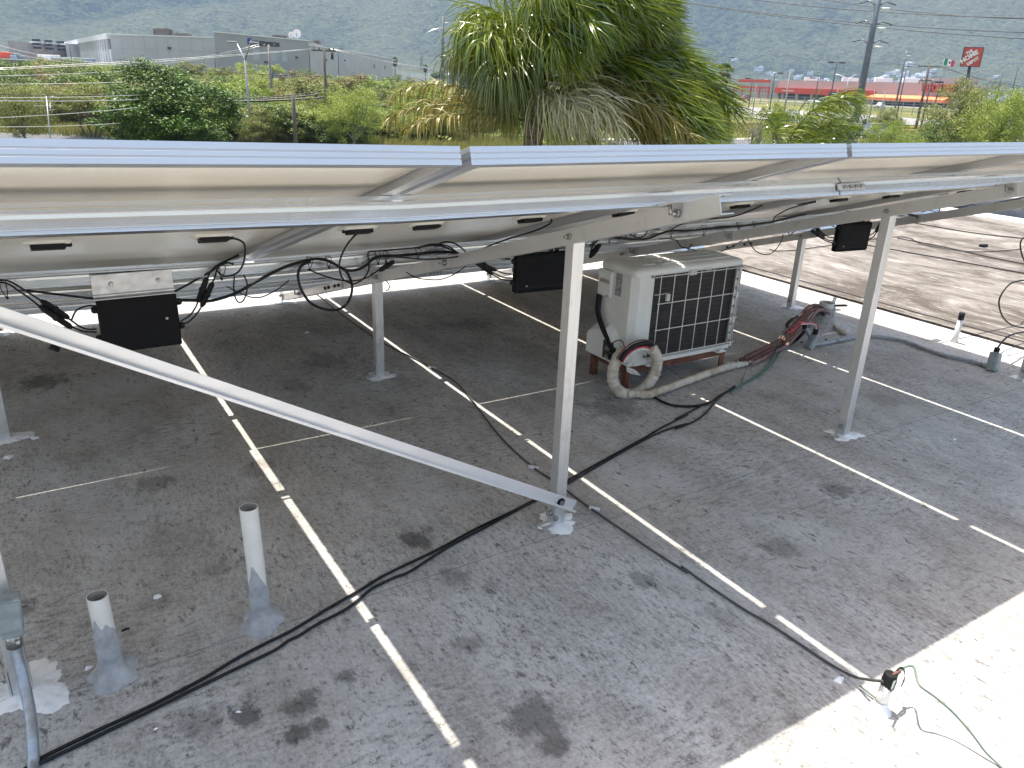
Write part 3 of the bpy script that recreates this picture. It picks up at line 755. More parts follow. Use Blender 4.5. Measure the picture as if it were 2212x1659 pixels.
cable('trunk_cable', [(2.287,2.985,0.892),(2.357,2.985,0.893),(2.454,2.985,0.892),(2.555,2.985,0.88),(2.66,2.985,0.867),(2.729,2.985,0.868),(2.798,2.985,0.885),(2.869,2.985,0.897),(2.981,2.985,0.891),(3.095,2.985,0.891),(3.252,2.985,0.893),(3.416,2.985,0.892),(3.542,2.985,0.896),(3.654,2.985,0.899),(3.846,2.985,0.921),(3.948,2.985,0.928)], .0058, M['cable'],
      'thick black trunk cable tied along the rail above the air conditioner')
tr2 = bpy.data.objects['trunk_cable.001']
for a, b in (([(2.445,2.97,0.915),(2.454,2.97,0.874)]), ([(2.852,2.97,0.917),(2.864,2.97,0.874)]), ([(3.088,2.97,0.914),(3.101,2.97,0.868)]), ([(3.352,2.97,0.914),(3.366,2.97,0.879)]), ([(3.478,2.97,0.914),(3.489,2.97,0.887)])):
    tie(tr2, a, b)
tr3 = cable('trunk_cable', [(4.895,2.985,0.903),(4.963,2.985,0.886),(5.044,2.985,0.867),(5.177,2.985,0.852),(5.308,2.985,0.85),(5.44,2.985,0.851),(5.777,2.985,0.877),(6.132,2.985,0.908),(6.455,2.985,0.927),(6.757,2.985,0.944)], .0075, M['cable'],
      'thick black trunk cable leaving past the post above the brown neighbouring roof')
for a, b in (([(5.72,2.97,0.908),(5.75,2.97,0.861)]), ([(5.283,2.97,0.887),(5.307,2.97,0.841)])):
    tie(tr3, a, b)
# leads of the junction boxes (parts of their panels)
def jlead(key, pts, r=.0034):
    return panel_part(panels[key], MB().tube(smooth(pts), r, 7), 'lead', M['cable'])
jlead((0, 1), [(0.528,2.36,1.128),(0.556,2.4,1.112),(0.591,2.5,1.078),(0.626,2.65,1.02),(0.654,2.8,0.955),(0.663,2.9,0.906),(0.648,2.93,0.883),(0.619,2.95,0.874),(0.601,2.96,0.884),(0.595,2.96,0.899),(0.609,2.96,0.915),(0.635,2.97,0.919),(0.658,2.98,0.91)])
jlead((0, 2), [(0.926,2.36,1.126),(0.92,2.4,1.104),(0.931,2.5,1.057),(0.965,2.65,0.99),(1.007,2.8,0.918),(1.038,2.88,0.862),(1.068,2.93,0.824),(1.104,2.95,0.799),(1.124,2.95,0.796),(1.157,2.95,0.811),(1.182,2.95,0.841),(1.187,2.95,0.875),(1.189,2.96,0.917),(1.226,2.965,0.919),(1.297,2.97,0.918),(1.411,2.97,0.919),(1.48,2.97,0.929),(1.555,2.97,0.917),(1.609,2.975,0.882)])
jlead((0, 2), [(1.675,2.37,1.12),(1.684,2.38,1.109),(1.692,2.42,1.088),(1.695,2.5,1.055),(1.677,2.62,1.01),(1.641,2.72,0.965),(1.614,2.8,0.925),(1.553,2.87,0.89),(1.455,2.92,0.876),(1.349,2.95,0.885),(1.287,2.97,0.896)])
jlead((0, 3), [(2.831,2.38,1.119),(2.857,2.45,1.089),(2.872,2.55,1.045),(2.878,2.65,1.016),(2.842,2.75,1.0),(2.839,2.85,0.964),(2.843,2.93,0.924),(2.847,2.97,0.9)])
jlead((0, 3), [(3.331,2.5,1.089),(3.381,2.6,1.061),(3.427,2.7,1.028),(3.488,2.8,0.987),(3.565,2.9,0.944),(3.642,2.96,0.901)])
jlead((0, 4), [(4.869,2.45,1.087),(4.994,2.55,1.037),(5.114,2.65,0.988),(5.146,2.75,0.949),(5.077,2.8,0.958),(5.0,2.86,0.966),(4.973,2.92,0.941),(4.915,2.97,0.917)])
loose = [
 ('thin black lead hanging in a narrow U beside the round cable loop', [(0.66,2.99,0.863),(0.654,2.99,0.823),(0.653,2.99,0.794),(0.66,2.99,0.767),(0.671,2.99,0.757),(0.687,2.99,0.766),(0.701,2.99,0.8),(0.704,2.99,0.832),(0.694,2.99,0.863)], .003),
 ('thin black lead sagging in a wide curve above the bright roof strip, behind the cables', [(0.65,3.1,0.797),(0.697,3.1,0.766),(0.732,3.1,0.747),(0.76,3.1,0.739),(0.794,3.1,0.742),(0.844,3.1,0.762),(0.872,3.1,0.779),(0.899,3.1,0.799)], .0026),
 ('thin black lead ending in a plug above the thin rear post', [(0.928,2.94,0.875),(1.005,2.94,0.837),(1.081,2.94,0.814),(1.141,2.94,0.812),(1.181,2.94,0.822),(1.218,2.94,0.842),(1.229,2.94,0.845)], .0032),
 ('thin black lead sagging above the bright strip between the rear post and the second microinverter', [(1.467,3.2,0.758),(1.514,3.2,0.729),(1.562,3.2,0.716),(1.627,3.2,0.707),(1.677,3.2,0.713),(1.721,3.2,0.727),(1.76,3.2,0.749),(1.801,3.2,0.776)], .0026),
 ('black lead arching over the bundle just above the sloping beam near the coiled cable', [(1.487,2.95,0.921),(1.514,2.95,0.935),(1.544,2.95,0.938),(1.58,2.95,0.93),(1.611,2.95,0.91),(1.637,2.95,0.889)], .0034),
 ('upper black lead of the bundle tied along the rail by the coiled cable', [(1.404,2.955,0.92),(1.462,2.955,0.927),(1.522,2.955,0.92),(1.573,2.955,0.898),(1.604,2.955,0.884)], .004),
 ('black lead forming a small hook under the beam left of the air conditioner', [(2.556,2.96,0.938),(2.564,2.96,0.917),(2.594,2.96,0.895),(2.629,2.96,0.883),(2.663,2.96,0.886),(2.685,2.96,0.902),(2.688,2.96,0.918)], .0034),
 ('black bundle of leads emerging from behind the main post along the rail', [(2.331,2.96,0.861),(2.369,2.96,0.897),(2.407,2.96,0.918),(2.464,2.96,0.922),(2.53,2.96,0.923),(2.666,2.96,0.919),(2.771,2.96,0.917)], .0045),
 ('black lead climbing steeply behind the main post toward the rail', [(2.341,2.97,0.807),(2.358,2.97,0.86),(2.4,2.97,0.893),(2.44,2.97,0.913),(2.518,2.97,0.92)], .0045),
 ('thin black lead crossing behind the sloping beam above the air conditioner top', [(3.097,3.3,0.784),(3.154,3.3,0.783),(3.195,3.3,0.774),(3.238,3.3,0.762),(3.277,3.3,0.725),(3.338,3.3,0.709),(3.4,3.3,0.694)], .0032),
 ('thin black lead with a plug running level over the air conditioner', [(3.284,3.25,0.707),(3.295,3.25,0.728),(3.311,3.25,0.745),(3.386,3.25,0.735),(3.472,3.25,0.735),(3.557,3.25,0.746),(3.644,3.25,0.758)], .0032),
 ('thin black lead sloping down behind the right end of the air conditioner', [(3.927,3.4,0.713),(3.875,3.4,0.687),(3.814,3.4,0.664),(3.725,3.4,0.643)], .0032),
 ('thin black lead hanging in a deep U before the brown roof, beside the air conditioner', [(3.838,3.3,0.738),(3.866,3.3,0.702),(3.924,3.3,0.655),(3.989,3.3,0.627),(4.045,3.3,0.618),(4.096,3.3,0.629),(4.138,3.3,0.663),(4.164,3.3,0.702),(4.169,3.3,0.741)], .0030),
 ('short black lead poking up beside the trunk cable over the brown roof', [(5.357,2.95,0.962),(5.319,2.95,0.932),(5.285,2.95,0.89),(5.269,2.95,0.853)], .004),
 ('wavy thin black lead just right of the far upright post', [(4.883,2.95,0.92),(4.968,2.95,0.922),(5.034,2.95,0.911),(5.091,2.95,0.892),(5.139,2.95,0.898),(5.206,2.95,0.892),(5.253,2.95,0.878)], .0032),
 ('black lead running level toward the picture edge under the last beam', [(5.307,2.6,1.062),(5.417,2.6,1.055),(5.607,2.6,1.041),(5.813,2.6,1.025)], .0034),
 ('black lead passing behind the first microinverter from the picture edge', [(-0.11,3.06,0.88),(-0.09,3.06,0.875),(-0.043,3.06,0.865),(0.001,3.06,0.854),(0.068,3.06,0.837),(0.185,3.06,0.808),(0.298,3.06,0.79),(0.392,3.06,0.79),(0.448,3.06,0.804),(0.528,3.06,0.84),(0.575,3.0,0.883),(0.628,3.0,0.915),(0.686,3.0,0.937)], .0042),
 ('looped thin black lead hanging beside the thin rear post', [(1.664,3.9,0.539),(1.681,3.9,0.521),(1.684,3.9,0.5),(1.677,3.9,0.486),(1.662,3.9,0.484)], .003),
]
for lab, pts, r in loose: cable('lead', pts, r, M['cable'], lab)
pl = [(1.224,2.935,0.844),(1.292,2.935,0.878)]; connector(*pl).build('connector', M['black'], bpy.data.objects['lead.008'] if False else tr)
pl = [(3.636,3.25,0.753),(3.737,3.25,0.764)]; connector(*pl).build('connector', M['black'], tr2)

# ------------------------------------------------------------------ cables on the roof
fl1 = [(-0.231,1.759,0.008),(-0.195,1.773,0.008),(-0.167,1.788,0.008),(-0.096,1.804,0.008),(-0.018,1.82,0.008),(0.077,1.836,0.008),(0.228,1.874,0.008),(0.324,1.909,0.008),(0.399,1.93,0.008),(0.503,1.954,0.008),(0.619,1.996,0.008),(0.731,2.034,0.008),(0.766,2.045,0.008),(0.868,2.082,0.008),(1.084,2.131,0.008),(1.277,2.187,0.008),(1.507,2.24,0.008),(1.705,2.298,0.008),(1.873,2.355,0.008),(2.108,2.425,0.008),(2.369,2.502,0.008),(2.587,2.57,0.008),(2.795,2.623,0.008),(2.69,2.604,0.01),(2.83,2.643,0.01),(2.963,2.681,0.01),(3.071,2.703,0.01),(3.169,2.738,0.01),(3.321,2.786,0.01)]
fl2 = [(-0.222,1.754,0.008),(-0.188,1.768,0.008),(-0.108,1.782,0.008),(-0.005,1.803,0.008),(0.094,1.822,0.008),(0.245,1.855,0.008),(0.362,1.878,0.008),(0.436,1.893,0.008),(0.48,1.913,0.008),(0.517,1.921,0.008),(0.581,1.945,0.008),(0.691,1.974,0.008),(0.794,2.03,0.008),(0.885,2.052,0.008),(0.948,2.059,0.008),(1.12,2.124,0.008),(1.281,2.17,0.008),(1.55,2.246,0.008),(1.693,2.281,0.008),(2.018,2.382,0.008),(2.354,2.485,0.008),(2.551,2.53,0.008),(2.713,2.539,0.008),(2.608,2.517,0.01),(2.766,2.542,0.01),(2.924,2.607,0.01),(3.039,2.673,0.01),(3.187,2.743,0.01),(3.333,2.794,0.01)]
cable('floor_cable', fl1, .0050, M['cable'], 'upper one of the twin black cables crossing the roof diagonally past the main post', group=None)
cable('floor_cable', fl2, .0050, M['cable'], 'lower kinked one of the twin black cables crossing the roof diagonally past the main post')
cable('floor_cable', [(2.798,2.961,0.01),(2.798,2.89,0.01),(2.793,2.824,0.01),(2.81,2.748,0.01),(2.881,2.699,0.01),(2.968,2.682,0.01),(3.047,2.696,0.01),(3.145,2.734,0.01),(3.233,2.762,0.01),(3.338,2.803,0.01)], .0068, M['cable'], 'short thick black cable curving from the wrapped pipe loop to the cable junction')
cable('floor_cable', [(1.857,5.751,0.006),(1.852,5.545,0.006),(1.837,5.207,0.006),(1.832,4.835,0.006),(1.835,4.661,0.006),(1.835,4.523,0.007),(1.858,4.242,0.007),(1.901,4.004,0.007),(1.912,3.851,0.007),(1.935,3.611,0.007),(1.906,3.407,0.007),(1.859,3.182,0.007),(1.8,2.921,0.007),(1.767,2.717,0.007),(1.751,2.489,0.007),(1.759,2.376,0.007),(1.76,2.271,0.007),(1.76,2.135,0.007),(1.765,2.005,0.007),(1.779,1.73,0.007),(1.795,1.587,0.007),(1.801,1.623,0.007),(1.803,1.49,0.007),(1.812,1.345,0.007),(1.826,1.263,0.007),(1.833,1.178,0.007),(1.84,1.041,0.007),(1.84,0.96,0.02),(1.82,0.903,0.06),(1.804,0.853,0.1)], .0042, M['oldcable'],
      'single grey-black cable running down the roof to the taped stub in the sun')
for i, p in enumerate([(1.918,3.839,0.008),(1.75,2.504,0.008),(1.771,2.091,0.008)]):
    MB().box(p, (.045, .014, .012), Matrix.Rotation(R_(-52), 3, 'Z')).build('cable_marker', M['white'], bpy.data.objects['floor_cable.003'], bevel=.002)
cable('ground_wire', [(1.788,0.82,0.105),(1.86,0.845,0.118),(1.905,0.835,0.122),(1.849,0.784,0.125),(1.868,0.748,0.105),(1.889,0.706,0.08),(1.899,0.654,0.05),(1.903,0.609,0.02),(1.907,0.57,0.006),(1.889,0.5,0.006)], .0032, M['grnwire'], 'thin grey-green wire running from the taped stub down the sunlit roof')
cable('ground_wire', [(1.836,0.928,0.01),(1.834,0.9,0.01),(1.834,0.875,0.01)], .0032, M['grnwire'], 'short grey-green wire crossing the shadow line behind the taped stub')
cable('green_wire', [(3.235,2.74,0.012),(3.323,2.773,0.012),(3.489,2.826,0.012),(3.662,2.893,0.012),(3.839,2.983,0.012),(3.973,3.071,0.012),(3.911,3.0,0.109),(3.96,3.02,0.16),(4.031,3.05,0.207)], .0042, M['green'], 'green wire rising from the floor cables to a black taped end, nearer one')
cable('green_wire', [(3.309,2.772,0.012),(3.479,2.817,0.012),(3.713,2.899,0.012),(3.941,3.018,0.012),(4.169,3.157,0.012),(4.051,3.05,0.128),(4.074,3.07,0.174),(4.092,3.08,0.201)], .0042, M['green'], 'green wire rising from the floor cables to a black taped end, further one')
o = MB().tube(smooth([(4.035,3.05,0.2),(4.053,3.06,0.221),(4.095,3.07,0.234),(4.154,3.09,0.238),(4.193,3.1,0.242)], 3), [.011] * 4 + [.012] * 4 + [.008] * 5, 8).build('taped_splice', M['black']); tag(o, 'black taped wire splice sticking up above the red pipes', 'wire splice')
cable('floor_wire', [(3.699,3.014,0.008),(3.535,2.905,0.008),(3.399,2.795,0.008),(3.352,2.762,0.008)], .0045, M['flex'], 'short dark wire lying across the roof below the red pipes')

# ------------------------------------------------------------------ vent pipes and stubs
def vent(label, x, y, h, r, lean=(0, 0), coat=.5):
    t = thing('vent_pipe', label, 'vent pipe', (x, y, 0), 'plastic vent pipes')
    L_ = (lean[0], lean[1])
    def pt(z): return (x + L_[0] * z, y + L_[1] * z)
    mb = MB(); n = 28
    zs = [-.02, h * .4, h]
    vs_ = []
    for z in zs:
        c = pt(z)
        vs_ += [(c[0] + r * math.cos(2 * math.pi * k / n), c[1] + r * math.sin(2 * math.pi * k / n), z) for k in range(n)]
    mb.add(vs_, [(i * n + k, i * n + (k + 1) % n, (i + 1) * n + (k + 1) % n, (i + 1) * n + k) for i in range(2) for k in range(n)], True)
    ri = r * .93; c = pt(h); c2 = pt(h * .3)
    vs_ = [(c[0] + r * math.cos(2 * math.pi * k / n), c[1] + r * math.sin(2 * math.pi * k / n), h) for k in range(n)] + [(c[0] + ri * math.cos(2 * math.pi * k / n), c[1] + ri * math.sin(2 * math.pi * k / n), h) for k in range(n)]
    mb.add(vs_, [(k, (k + 1) % n, n + (k + 1) % n, n + k) for k in range(n)])
    p = mb.build('pipe', M['pvc'], t)
    mb = MB()
    vs_ = [(q[0] + ri * math.cos(2 * math.pi * k / n), q[1] + ri * math.sin(2 * math.pi * k / n), z) for q, z in ((c, h), (c2, h * .3)) for k in range(n)]
    mb.add(vs_, [(k, n + k, n + (k + 1) % n, (k + 1) % n) for k in range(n)] + [tuple(range(n, 2 * n))], True)
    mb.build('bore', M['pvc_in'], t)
    rr = np.random.default_rng(int(h * 1000)); mb = MB(); m = 9; n2 = 72; vs_ = []
    ph = rr.uniform(0, 6.28, 5)
    for j in range(m):
        for k in range(n2):
            a = 2 * math.pi * k / n2
            zt = h * coat * (1 + .16 * math.sin(2 * a + ph[0]) + .10 * math.sin(3 * a + ph[1]) + .02 * math.sin(7 * a + ph[2]) + .12 * noise.noise(Vector((2.2 * math.cos(a), 2.2 * math.sin(a), h * 9))))
            f = j / (m - 1); z = zt * f
            c = pt(z)
            flare = .045 * max(0, 1 - f / .30) ** 2.6 * (1 + .25 * math.sin(2 * a + ph[3]) + .15 * math.sin(5 * a + ph[4]))
            q = r + .0035 * (1 - f ** 6) + flare + rr.uniform(-.0012, .0016) * (0 if j in (0, m - 1) else 1)
            if j == m - 1: q = r + .0006
            vs_.append((c[0] + q * math.cos(a), c[1] + q * math.sin(a), z - (.002 if j == 0 else 0)))
    mb.add(vs_, [(i * n2 + k, i * n2 + (k + 1) % n2, (i + 1) * n2 + (k + 1) % n2, (i + 1) * n2 + k) for i in range(m - 1) for k in range(n2)], True)
    mb.build('coating', M['grout'], t)
    return t
vent('shorter of the two cream plastic vent pipes, open topped with grey-coated foot', .021, 2.03, .262, .0265, (-.02, 0), .62)
vent('taller of the two cream plastic vent pipes, open topped with grey-coated foot', .441, 2.055, .405, .0265, (-.02, 0), .42)
tw = cable('twig', [(0.064,2.202,0.004),(0.074,2.207,0.004),(0.084,2.205,0.004)], .003, M['black'], 'tiny black scrap on the roof beside the shorter vent pipe', cat='scrap')

st = thing('taped_stub', 'short pale conduit stub with black tape flap standing in the sun', 'conduit stub', (1.815, .849, 0))
MB().tube([(1.812, .849, -.01), (1.816, .849, .05), (1.822, .849, .098)], [.019, .0165, .0165], 16).build('stub', M['silicone'], st)
MB().lathe((1.812, .849, -.002), [(.034, 0), (.028, .008), (.019, .02), (.017, .034)], 18).build('sealant_collar', M['sealant'], st)
MB().tube([(1.8215, .849, .078), (1.823, .849, .10), (1.8245, .849, .122)], [.0178, .0195, .0165], 14).box((1.818, .832, .086), (.016, .004, .016)).build('tape', M['black'], st, bevel=.003)
cable('bare_wire', [(1.826, .845, .118), (1.84, .84, .128), (1.85, .84, .122)], .004, M['copper'], parent=st)
flap = MB()
fp = smooth([Vector((1.828, .846, .12)), Vector((1.85, .842, .135)), Vector((1.872, .84, .118)), Vector((1.882, .838, .09)), Vector((1.876, .838, .062))], 4)
wd = [.006, .006, .007, .008, .009, .010, .012, .013, .015, .016, .017, .016, .014, .012, .010, .007, .003][:len(fp)]
fv = []
for i, p in enumerate(fp):
    for k in (-1, 1):
        for e in (-.0006, .0006): fv.append(p + Vector((wd[i] * .5 * k, wd[i] * .3 * k + e, 0)))
flap.add(fv, [q for i in range(len(fp) - 1) for q in ((4 * i, 4 * i + 4, 4 * i + 6, 4 * i + 2), (4 * i + 1, 4 * i + 3, 4 * i + 7, 4 * i + 5), (4 * i, 4 * i + 1, 4 * i + 5, 4 * i + 4), (4 * i + 2, 4 * i + 6, 4 * i + 7, 4 * i + 3))])
flap.build('tape_flap', M['black'], st)

s2 = thing('capped_stub', 'white painted pipe stub with a black cap by the sunlit roof edge', 'pipe stub', (5.457, 2.721, 0))
MB().tube([(5.457, 2.721, -.01), (5.463, 2.721, .04), (5.468, 2.721, .17)], [.024, .019, .0175], 14).build('stub', M['whitecoat'], s2)
MB().tube([(5.468, 2.721, .165), (5.4685, 2.721, .215)], .0195, 14).build('cap', M['black'], s2)

# grey flexible conduit with a fitting at each end
cd = thing('flexible_conduit', 'grey flexible conduit lying on the roof between two grey conduit fittings', 'conduit', (4.945,3.114,0.0))
MB().tube(smooth([(4.373,3.085,0.016),(4.423,3.091,0.016),(4.54,3.082,0.016),(4.642,3.081,0.016),(4.761,3.077,0.016),(4.896,3.082,0.016),(4.988,3.031,0.016),(5.049,2.97,0.016),(5.087,2.884,0.016),(5.082,2.796,0.016),(5.063,2.702,0.016),(5.053,2.559,0.016),(5.097,2.432,0.016),(5.099,2.328,0.016),(5.092,2.288,0.016)], 5), .0125, 12).build('tube', M['flex'], cd)
for p, a in zip([(4.644,3.08,0.016),(5.061,2.581,0.016),(5.101,2.327,0.016)], (0, 100, 95)):
    q = Vector(p); dv = Vector((math.cos(R_(a)), math.sin(R_(a)), 0)) * .014
    MB().tube([q - dv, q + dv], .0155, 12).build('coupling', M['steel'], cd)
def condulet(parent, base_, tip, w, d, mat, wire=None):
    b_, t_ = Vector(base_), Vector(tip); ax = (t_ - b_); L_ = ax.length; ax.normalize()
    side = Vector((1, 0, 0)); side = (side - ax * side.dot(ax)).normalized(); oth = ax.cross(side)
    rot = Matrix((side, oth, ax)).transposed()
    o = MB().box((b_ + t_) / 2, (w, d, L_), rot).build('fitting', mat, parent, bevel=.006)
    MB().box((b_ + t_) / 2 - oth * (d / 2 + .001) * (1 if (oth.y > 0) else -1), (w * .8, .004, L_ * .8), rot).build('cover', M['condulet'], o, bevel=.001)
    return o
condulet(cd, (4.34,3.082,0.0), (4.418,3.1,0.09), .045, .05, M['condulet'])
o = MB().tube([(4.351,3.1,0.091),(4.326,3.1,0.124),(4.298,3.11,0.159)], [.014, .013, .012], 12).build('fitting_arm', M['condulet'], cd)
MB().tube([(4.393,3.09,0.096),(4.397,3.09,0.131)], .017, 10).build('tape', M['black'], cd)
MB().tube([(4.294,3.105,0.15),(4.282,3.105,0.171)], .016, 10).build('tape', M['black'], cd)
condulet(cd, (5.071,2.258,-0.0), (5.116,2.28,0.111), .05, .055, M['condulet'])
MB().tube([(5.112,2.28,0.101),(5.119,2.28,0.143)], .017, 10).build('tape', M['black'], cd)
for k, (pts, mt_) in enumerate((([(4.401,3.09,0.126),(4.402,3.09,0.156),(4.348,3.08,0.18),(4.281,3.07,0.196),(4.204,3.06,0.207),(4.14,3.05,0.218)], 'red'),
                               ([(4.396,3.09,0.126),(4.391,3.09,0.151),(4.343,3.08,0.175),(4.27,3.07,0.19),(4.188,3.06,0.198)], 'white'),
                               ([(4.192,3.06,0.204),(4.135,3.05,0.191),(4.09,3.04,0.179),(4.067,3.04,0.188),(4.069,3.05,0.21)], 'red'),
                               ([(4.175,3.06,0.202),(4.12,3.05,0.178),(4.075,3.04,0.169),(4.043,3.04,0.167),(4.039,3.05,0.193)], 'red'))):
    MB().tube(smooth(pts, 5), .0042, 7).build('wire', M[mt_], cd)
cable('cable_tail', [(5.12,2.28,0.141),(5.204,2.3,0.168),(5.333,2.32,0.186),(5.596,2.36,0.161),(5.892,2.4,0.125)], .006, M['cable'], 'black cable rising from the taped conduit fitting at the picture edge')
cable('cable_tail', [(5.821,2.5,0.465),(5.644,2.5,0.474),(5.526,2.5,0.46),(5.456,2.5,0.395),(5.466,2.5,0.327),(5.575,2.5,0.224),(5.756,2.5,0.143),(6.03,2.5,0.089)], .0055, M['cable'], 'black cable hanging in a round bight at the picture edge over the brown roof')
cable('cable_tail', [(6.54,2.9,0.665),(6.414,2.9,0.63),(6.428,2.9,0.561),(6.548,2.9,0.452),(6.694,2.9,0.388)], .0055, M['cable'], 'black cable with red core curving at the picture edge, higher of two bights')
mo = thing('pipe_mound', 'mortar mound with a broken pipe mouth where the red pipes enter the roof', 'pipe mound', (4.93, 3.40, 0))
MB().lathe((4.94, 3.42, -.002), [(.19, 0), (.13, .010), (.10, .028), (.080, .06), (.066, .10), (.062, .14)], 26).build('mound', M['roof'], mo)
MB().lathe((4.94, 3.42, 0), [(.054, .12), (.056, .17), (.052, .172), (.048, .10)], 22).build('pipe', M['whitecoat'], mo)
MB().box((4.985, 3.40, .185), (.035, .008, .05), Matrix.Rotation(.4, 3, 'Y')).build('broken_rim', M['whitecoat'], mo, bevel=.003)
o = MB().box((5.0, 3.36, .155), (.12, .03, .012), Matrix.Rotation(-.35, 3, 'Z')).build('rag', M['black'], mo, bevel=.004)
o = MB().tube(smooth([(5.05,3.431,0.02),(4.91,3.29,0.02),(4.872,3.226,0.02),(4.844,3.174,0.02),(4.897,3.19,0.02)], 3), [.012] * 6 + [.016] * 7, 7).build('loose_tube', M['wrap']); tag(o, 'short brown dried tube lying on the roof beside the mortar mound', 'tube')
pp = thing('refrigerant_pipes', 'bundle of dull red and pink insulated pipes lying on the roof toward the mortar mound', 'pipes', (3.89,3.112,0.0))
for k, (dx, dy, r, mt_) in enumerate(((0, 0, .015, 'copper'), (.0, .035, .013, 'pink'), (.02, -.03, .012, 'pink'), (.01, .015, .012, 'copper'))):
    base_ = [(3.665,3.029,0.02),(3.868,3.087,0.02),(3.726,3.051,0.02),(3.894,3.1,0.02),(4.09,3.157,0.02),(4.185,3.178,0.03),(4.237,3.17,0.081),(4.355,3.21,0.106),(4.486,3.26,0.137),(4.587,3.3,0.168),(4.692,3.34,0.168),(4.836,3.39,0.128),(4.963,3.42,0.07)]
    zo = (.0, .012, .0, .026)[k]
    MB().tube(smooth([(p[0] + dx, p[1] + dy, p[2] + zo) for p in base_], 4), r, 9).build('pipe', M[mt_], pp)
MB().tube(smooth([(4.095,3.14,0.02),(4.222,3.165,0.02),(4.34,3.192,0.03),(4.347,3.15,0.094),(4.485,3.22,0.1),(4.623,3.3,0.109),(4.726,3.35,0.117),(4.822,3.38,0.109),(4.927,3.41,0.074)], 5), .013, 9).build('power_cable', M['cable'], pp)
MB().tube([(4.178,3.167,0.045),(4.231,3.186,0.045)], .016, 9).build('pipe', M['copper'], pp)
o = MB().lathe((0, 0, 0), [(.0, .012), (.016, .010), (.02, .0)], 8).xform(Matrix.Translation((4.233,3.269,0.0))).build('foam_scrap', M['foam'], pp)
# crumbs and scraps on the roof
for i, (x, y, s) in enumerate([(1.486,4.807,0.022),(0.284,1.711,0.012),(-0.04,2.083,0.02),(3.815,1.781,0.018),(4.288,2.566,0.014),(1.813,0.98,0.03),(4.417,3.197,0.02),(4.637,3.168,0.02),(0.087,1.757,0.01),(1.826,4.194,0.016),(4.363,2.958,0.016)]):
    mb = MB(); rr = np.random.default_rng(i + 300)
    mb.add([(x + rr.uniform(-s, s) * .6 + s * .6 * math.cos(a), y + s * .5 * math.sin(a), 0) for a in (0, 1.3, 2.6, 3.9, 5.2)] + [(x + rr.uniform(-.2, .2) * s, y, s * .45)], [(k, (k + 1) % 5, 5) for k in range(5)])
    mb.build('crumb', M['black'] if i in (6, 7) else M['sealant'], roof)

# ------------------------------------------------------------------ left post fitting and conduit
cf = thing('conduit_fitting', 'grey-green conduit fitting with a galvanised conduit bending down the front post', 'conduit', (-0.185,1.793,0.0))
e1, e2 = Vector((-0.173,2.0,0.347)), Vector((-0.182,2.0,0.237))
ax = (e2 - e1); L_ = ax.length; ax.normalize(); sd = Vector((1, 0, 0)); sd = (sd - ax * sd.dot(ax)).normalized(); ot = ax.cross(sd)
rt = Matrix((sd, ot, ax)).transposed()
MB().box((e1 + e2) / 2, (.052, .05, L_), rt).build('fitting', M['condulet'], cf, bevel=.007)
MB().box((e1 + e2) / 2 + Vector((0, -.026, .01)), (.046, .006, L_ * .75), rt).build('cover', M['condulet'], cf, bevel=.002)
MB().tube([(-0.18,2.0,0.239),(-0.183,2.0,0.219),(-0.184,2.0,0.199)], [.021, .019, .019], 14).build('collar', M['steel'], cf)
MB().tube([(-0.178,1.985,0.221),(-0.173,1.97,0.227)], .005, 6).build('screw', M['steel'], cf)
MB().tube(smooth([(-0.182,2.0,0.211),(-0.183,1.99,0.168),(-0.18,1.97,0.13),(-0.177,1.93,0.093),(-0.175,1.88,0.065),(-0.176,1.83,0.047),(-0.18,1.794,0.02),(-0.183,1.769,0.008),(-0.187,1.703,0.008)], 5), .0135, 12).build('tube', M['conduit'], cf)
MB().tube([(-0.162,2.05,0.285),(-0.142,2.03,0.289),(-0.126,2.02,0.293)], [.012, .005, .004], 8).build('bolt', M['steel'], cf)

# ------------------------------------------------------------------ air conditioner
AX0, AX1, AY0, AY1, AZ0, AZ1 = 2.712, 3.518, 3.03, 3.325, .145, .682
sd_ = thing('steel_stand', 'rusty brown angle-iron stand under the air conditioner', 'stand', (3.1, 3.2, 0))
for (x, y) in ((2.735, 3.05), (3.475, 3.05), (2.735, 3.335), (3.475, 3.335)):
    MB().box((x, y, .07), (.034, .005, .14)).box((x - .0145 if x < 3 else x + .0145, y + .017, .07), (.005, .03, .14)).build('leg', M['rust'], sd_)
for y in (3.048, 3.338):
    MB().box((3.105, y, .122), (.775, .006, .040)).box((3.105, y + .016, .139), (.775, .034, .005)).build('side_rail', M['rust'], sd_)
for x in (2.732, 3.478):
    MB().box((x, 3.193, .118), (.006, .278, .038)).build('end_rail', M['rust'], sd_)
ac = thing('air_conditioner', 'cream outdoor air conditioner unit with dark coil behind a white wire grille', 'air conditioner', (3.1, 3.2, .14))
mb = MB(); r = .035
def rrect(x0, x1, y0, y1, r, n=5):
    out = []
    for cx, cy, a0 in ((x1 - r, y1 - r, 0), (x0 + r, y1 - r, 90), (x0 + r, y0 + r, 180), (x1 - r, y0 + r, 270)):
        for k in range(n + 1):
            a = R_(a0 + 90 * k / n); out.append((cx + r * math.cos(a), cy + r * math.sin(a)))
    return out
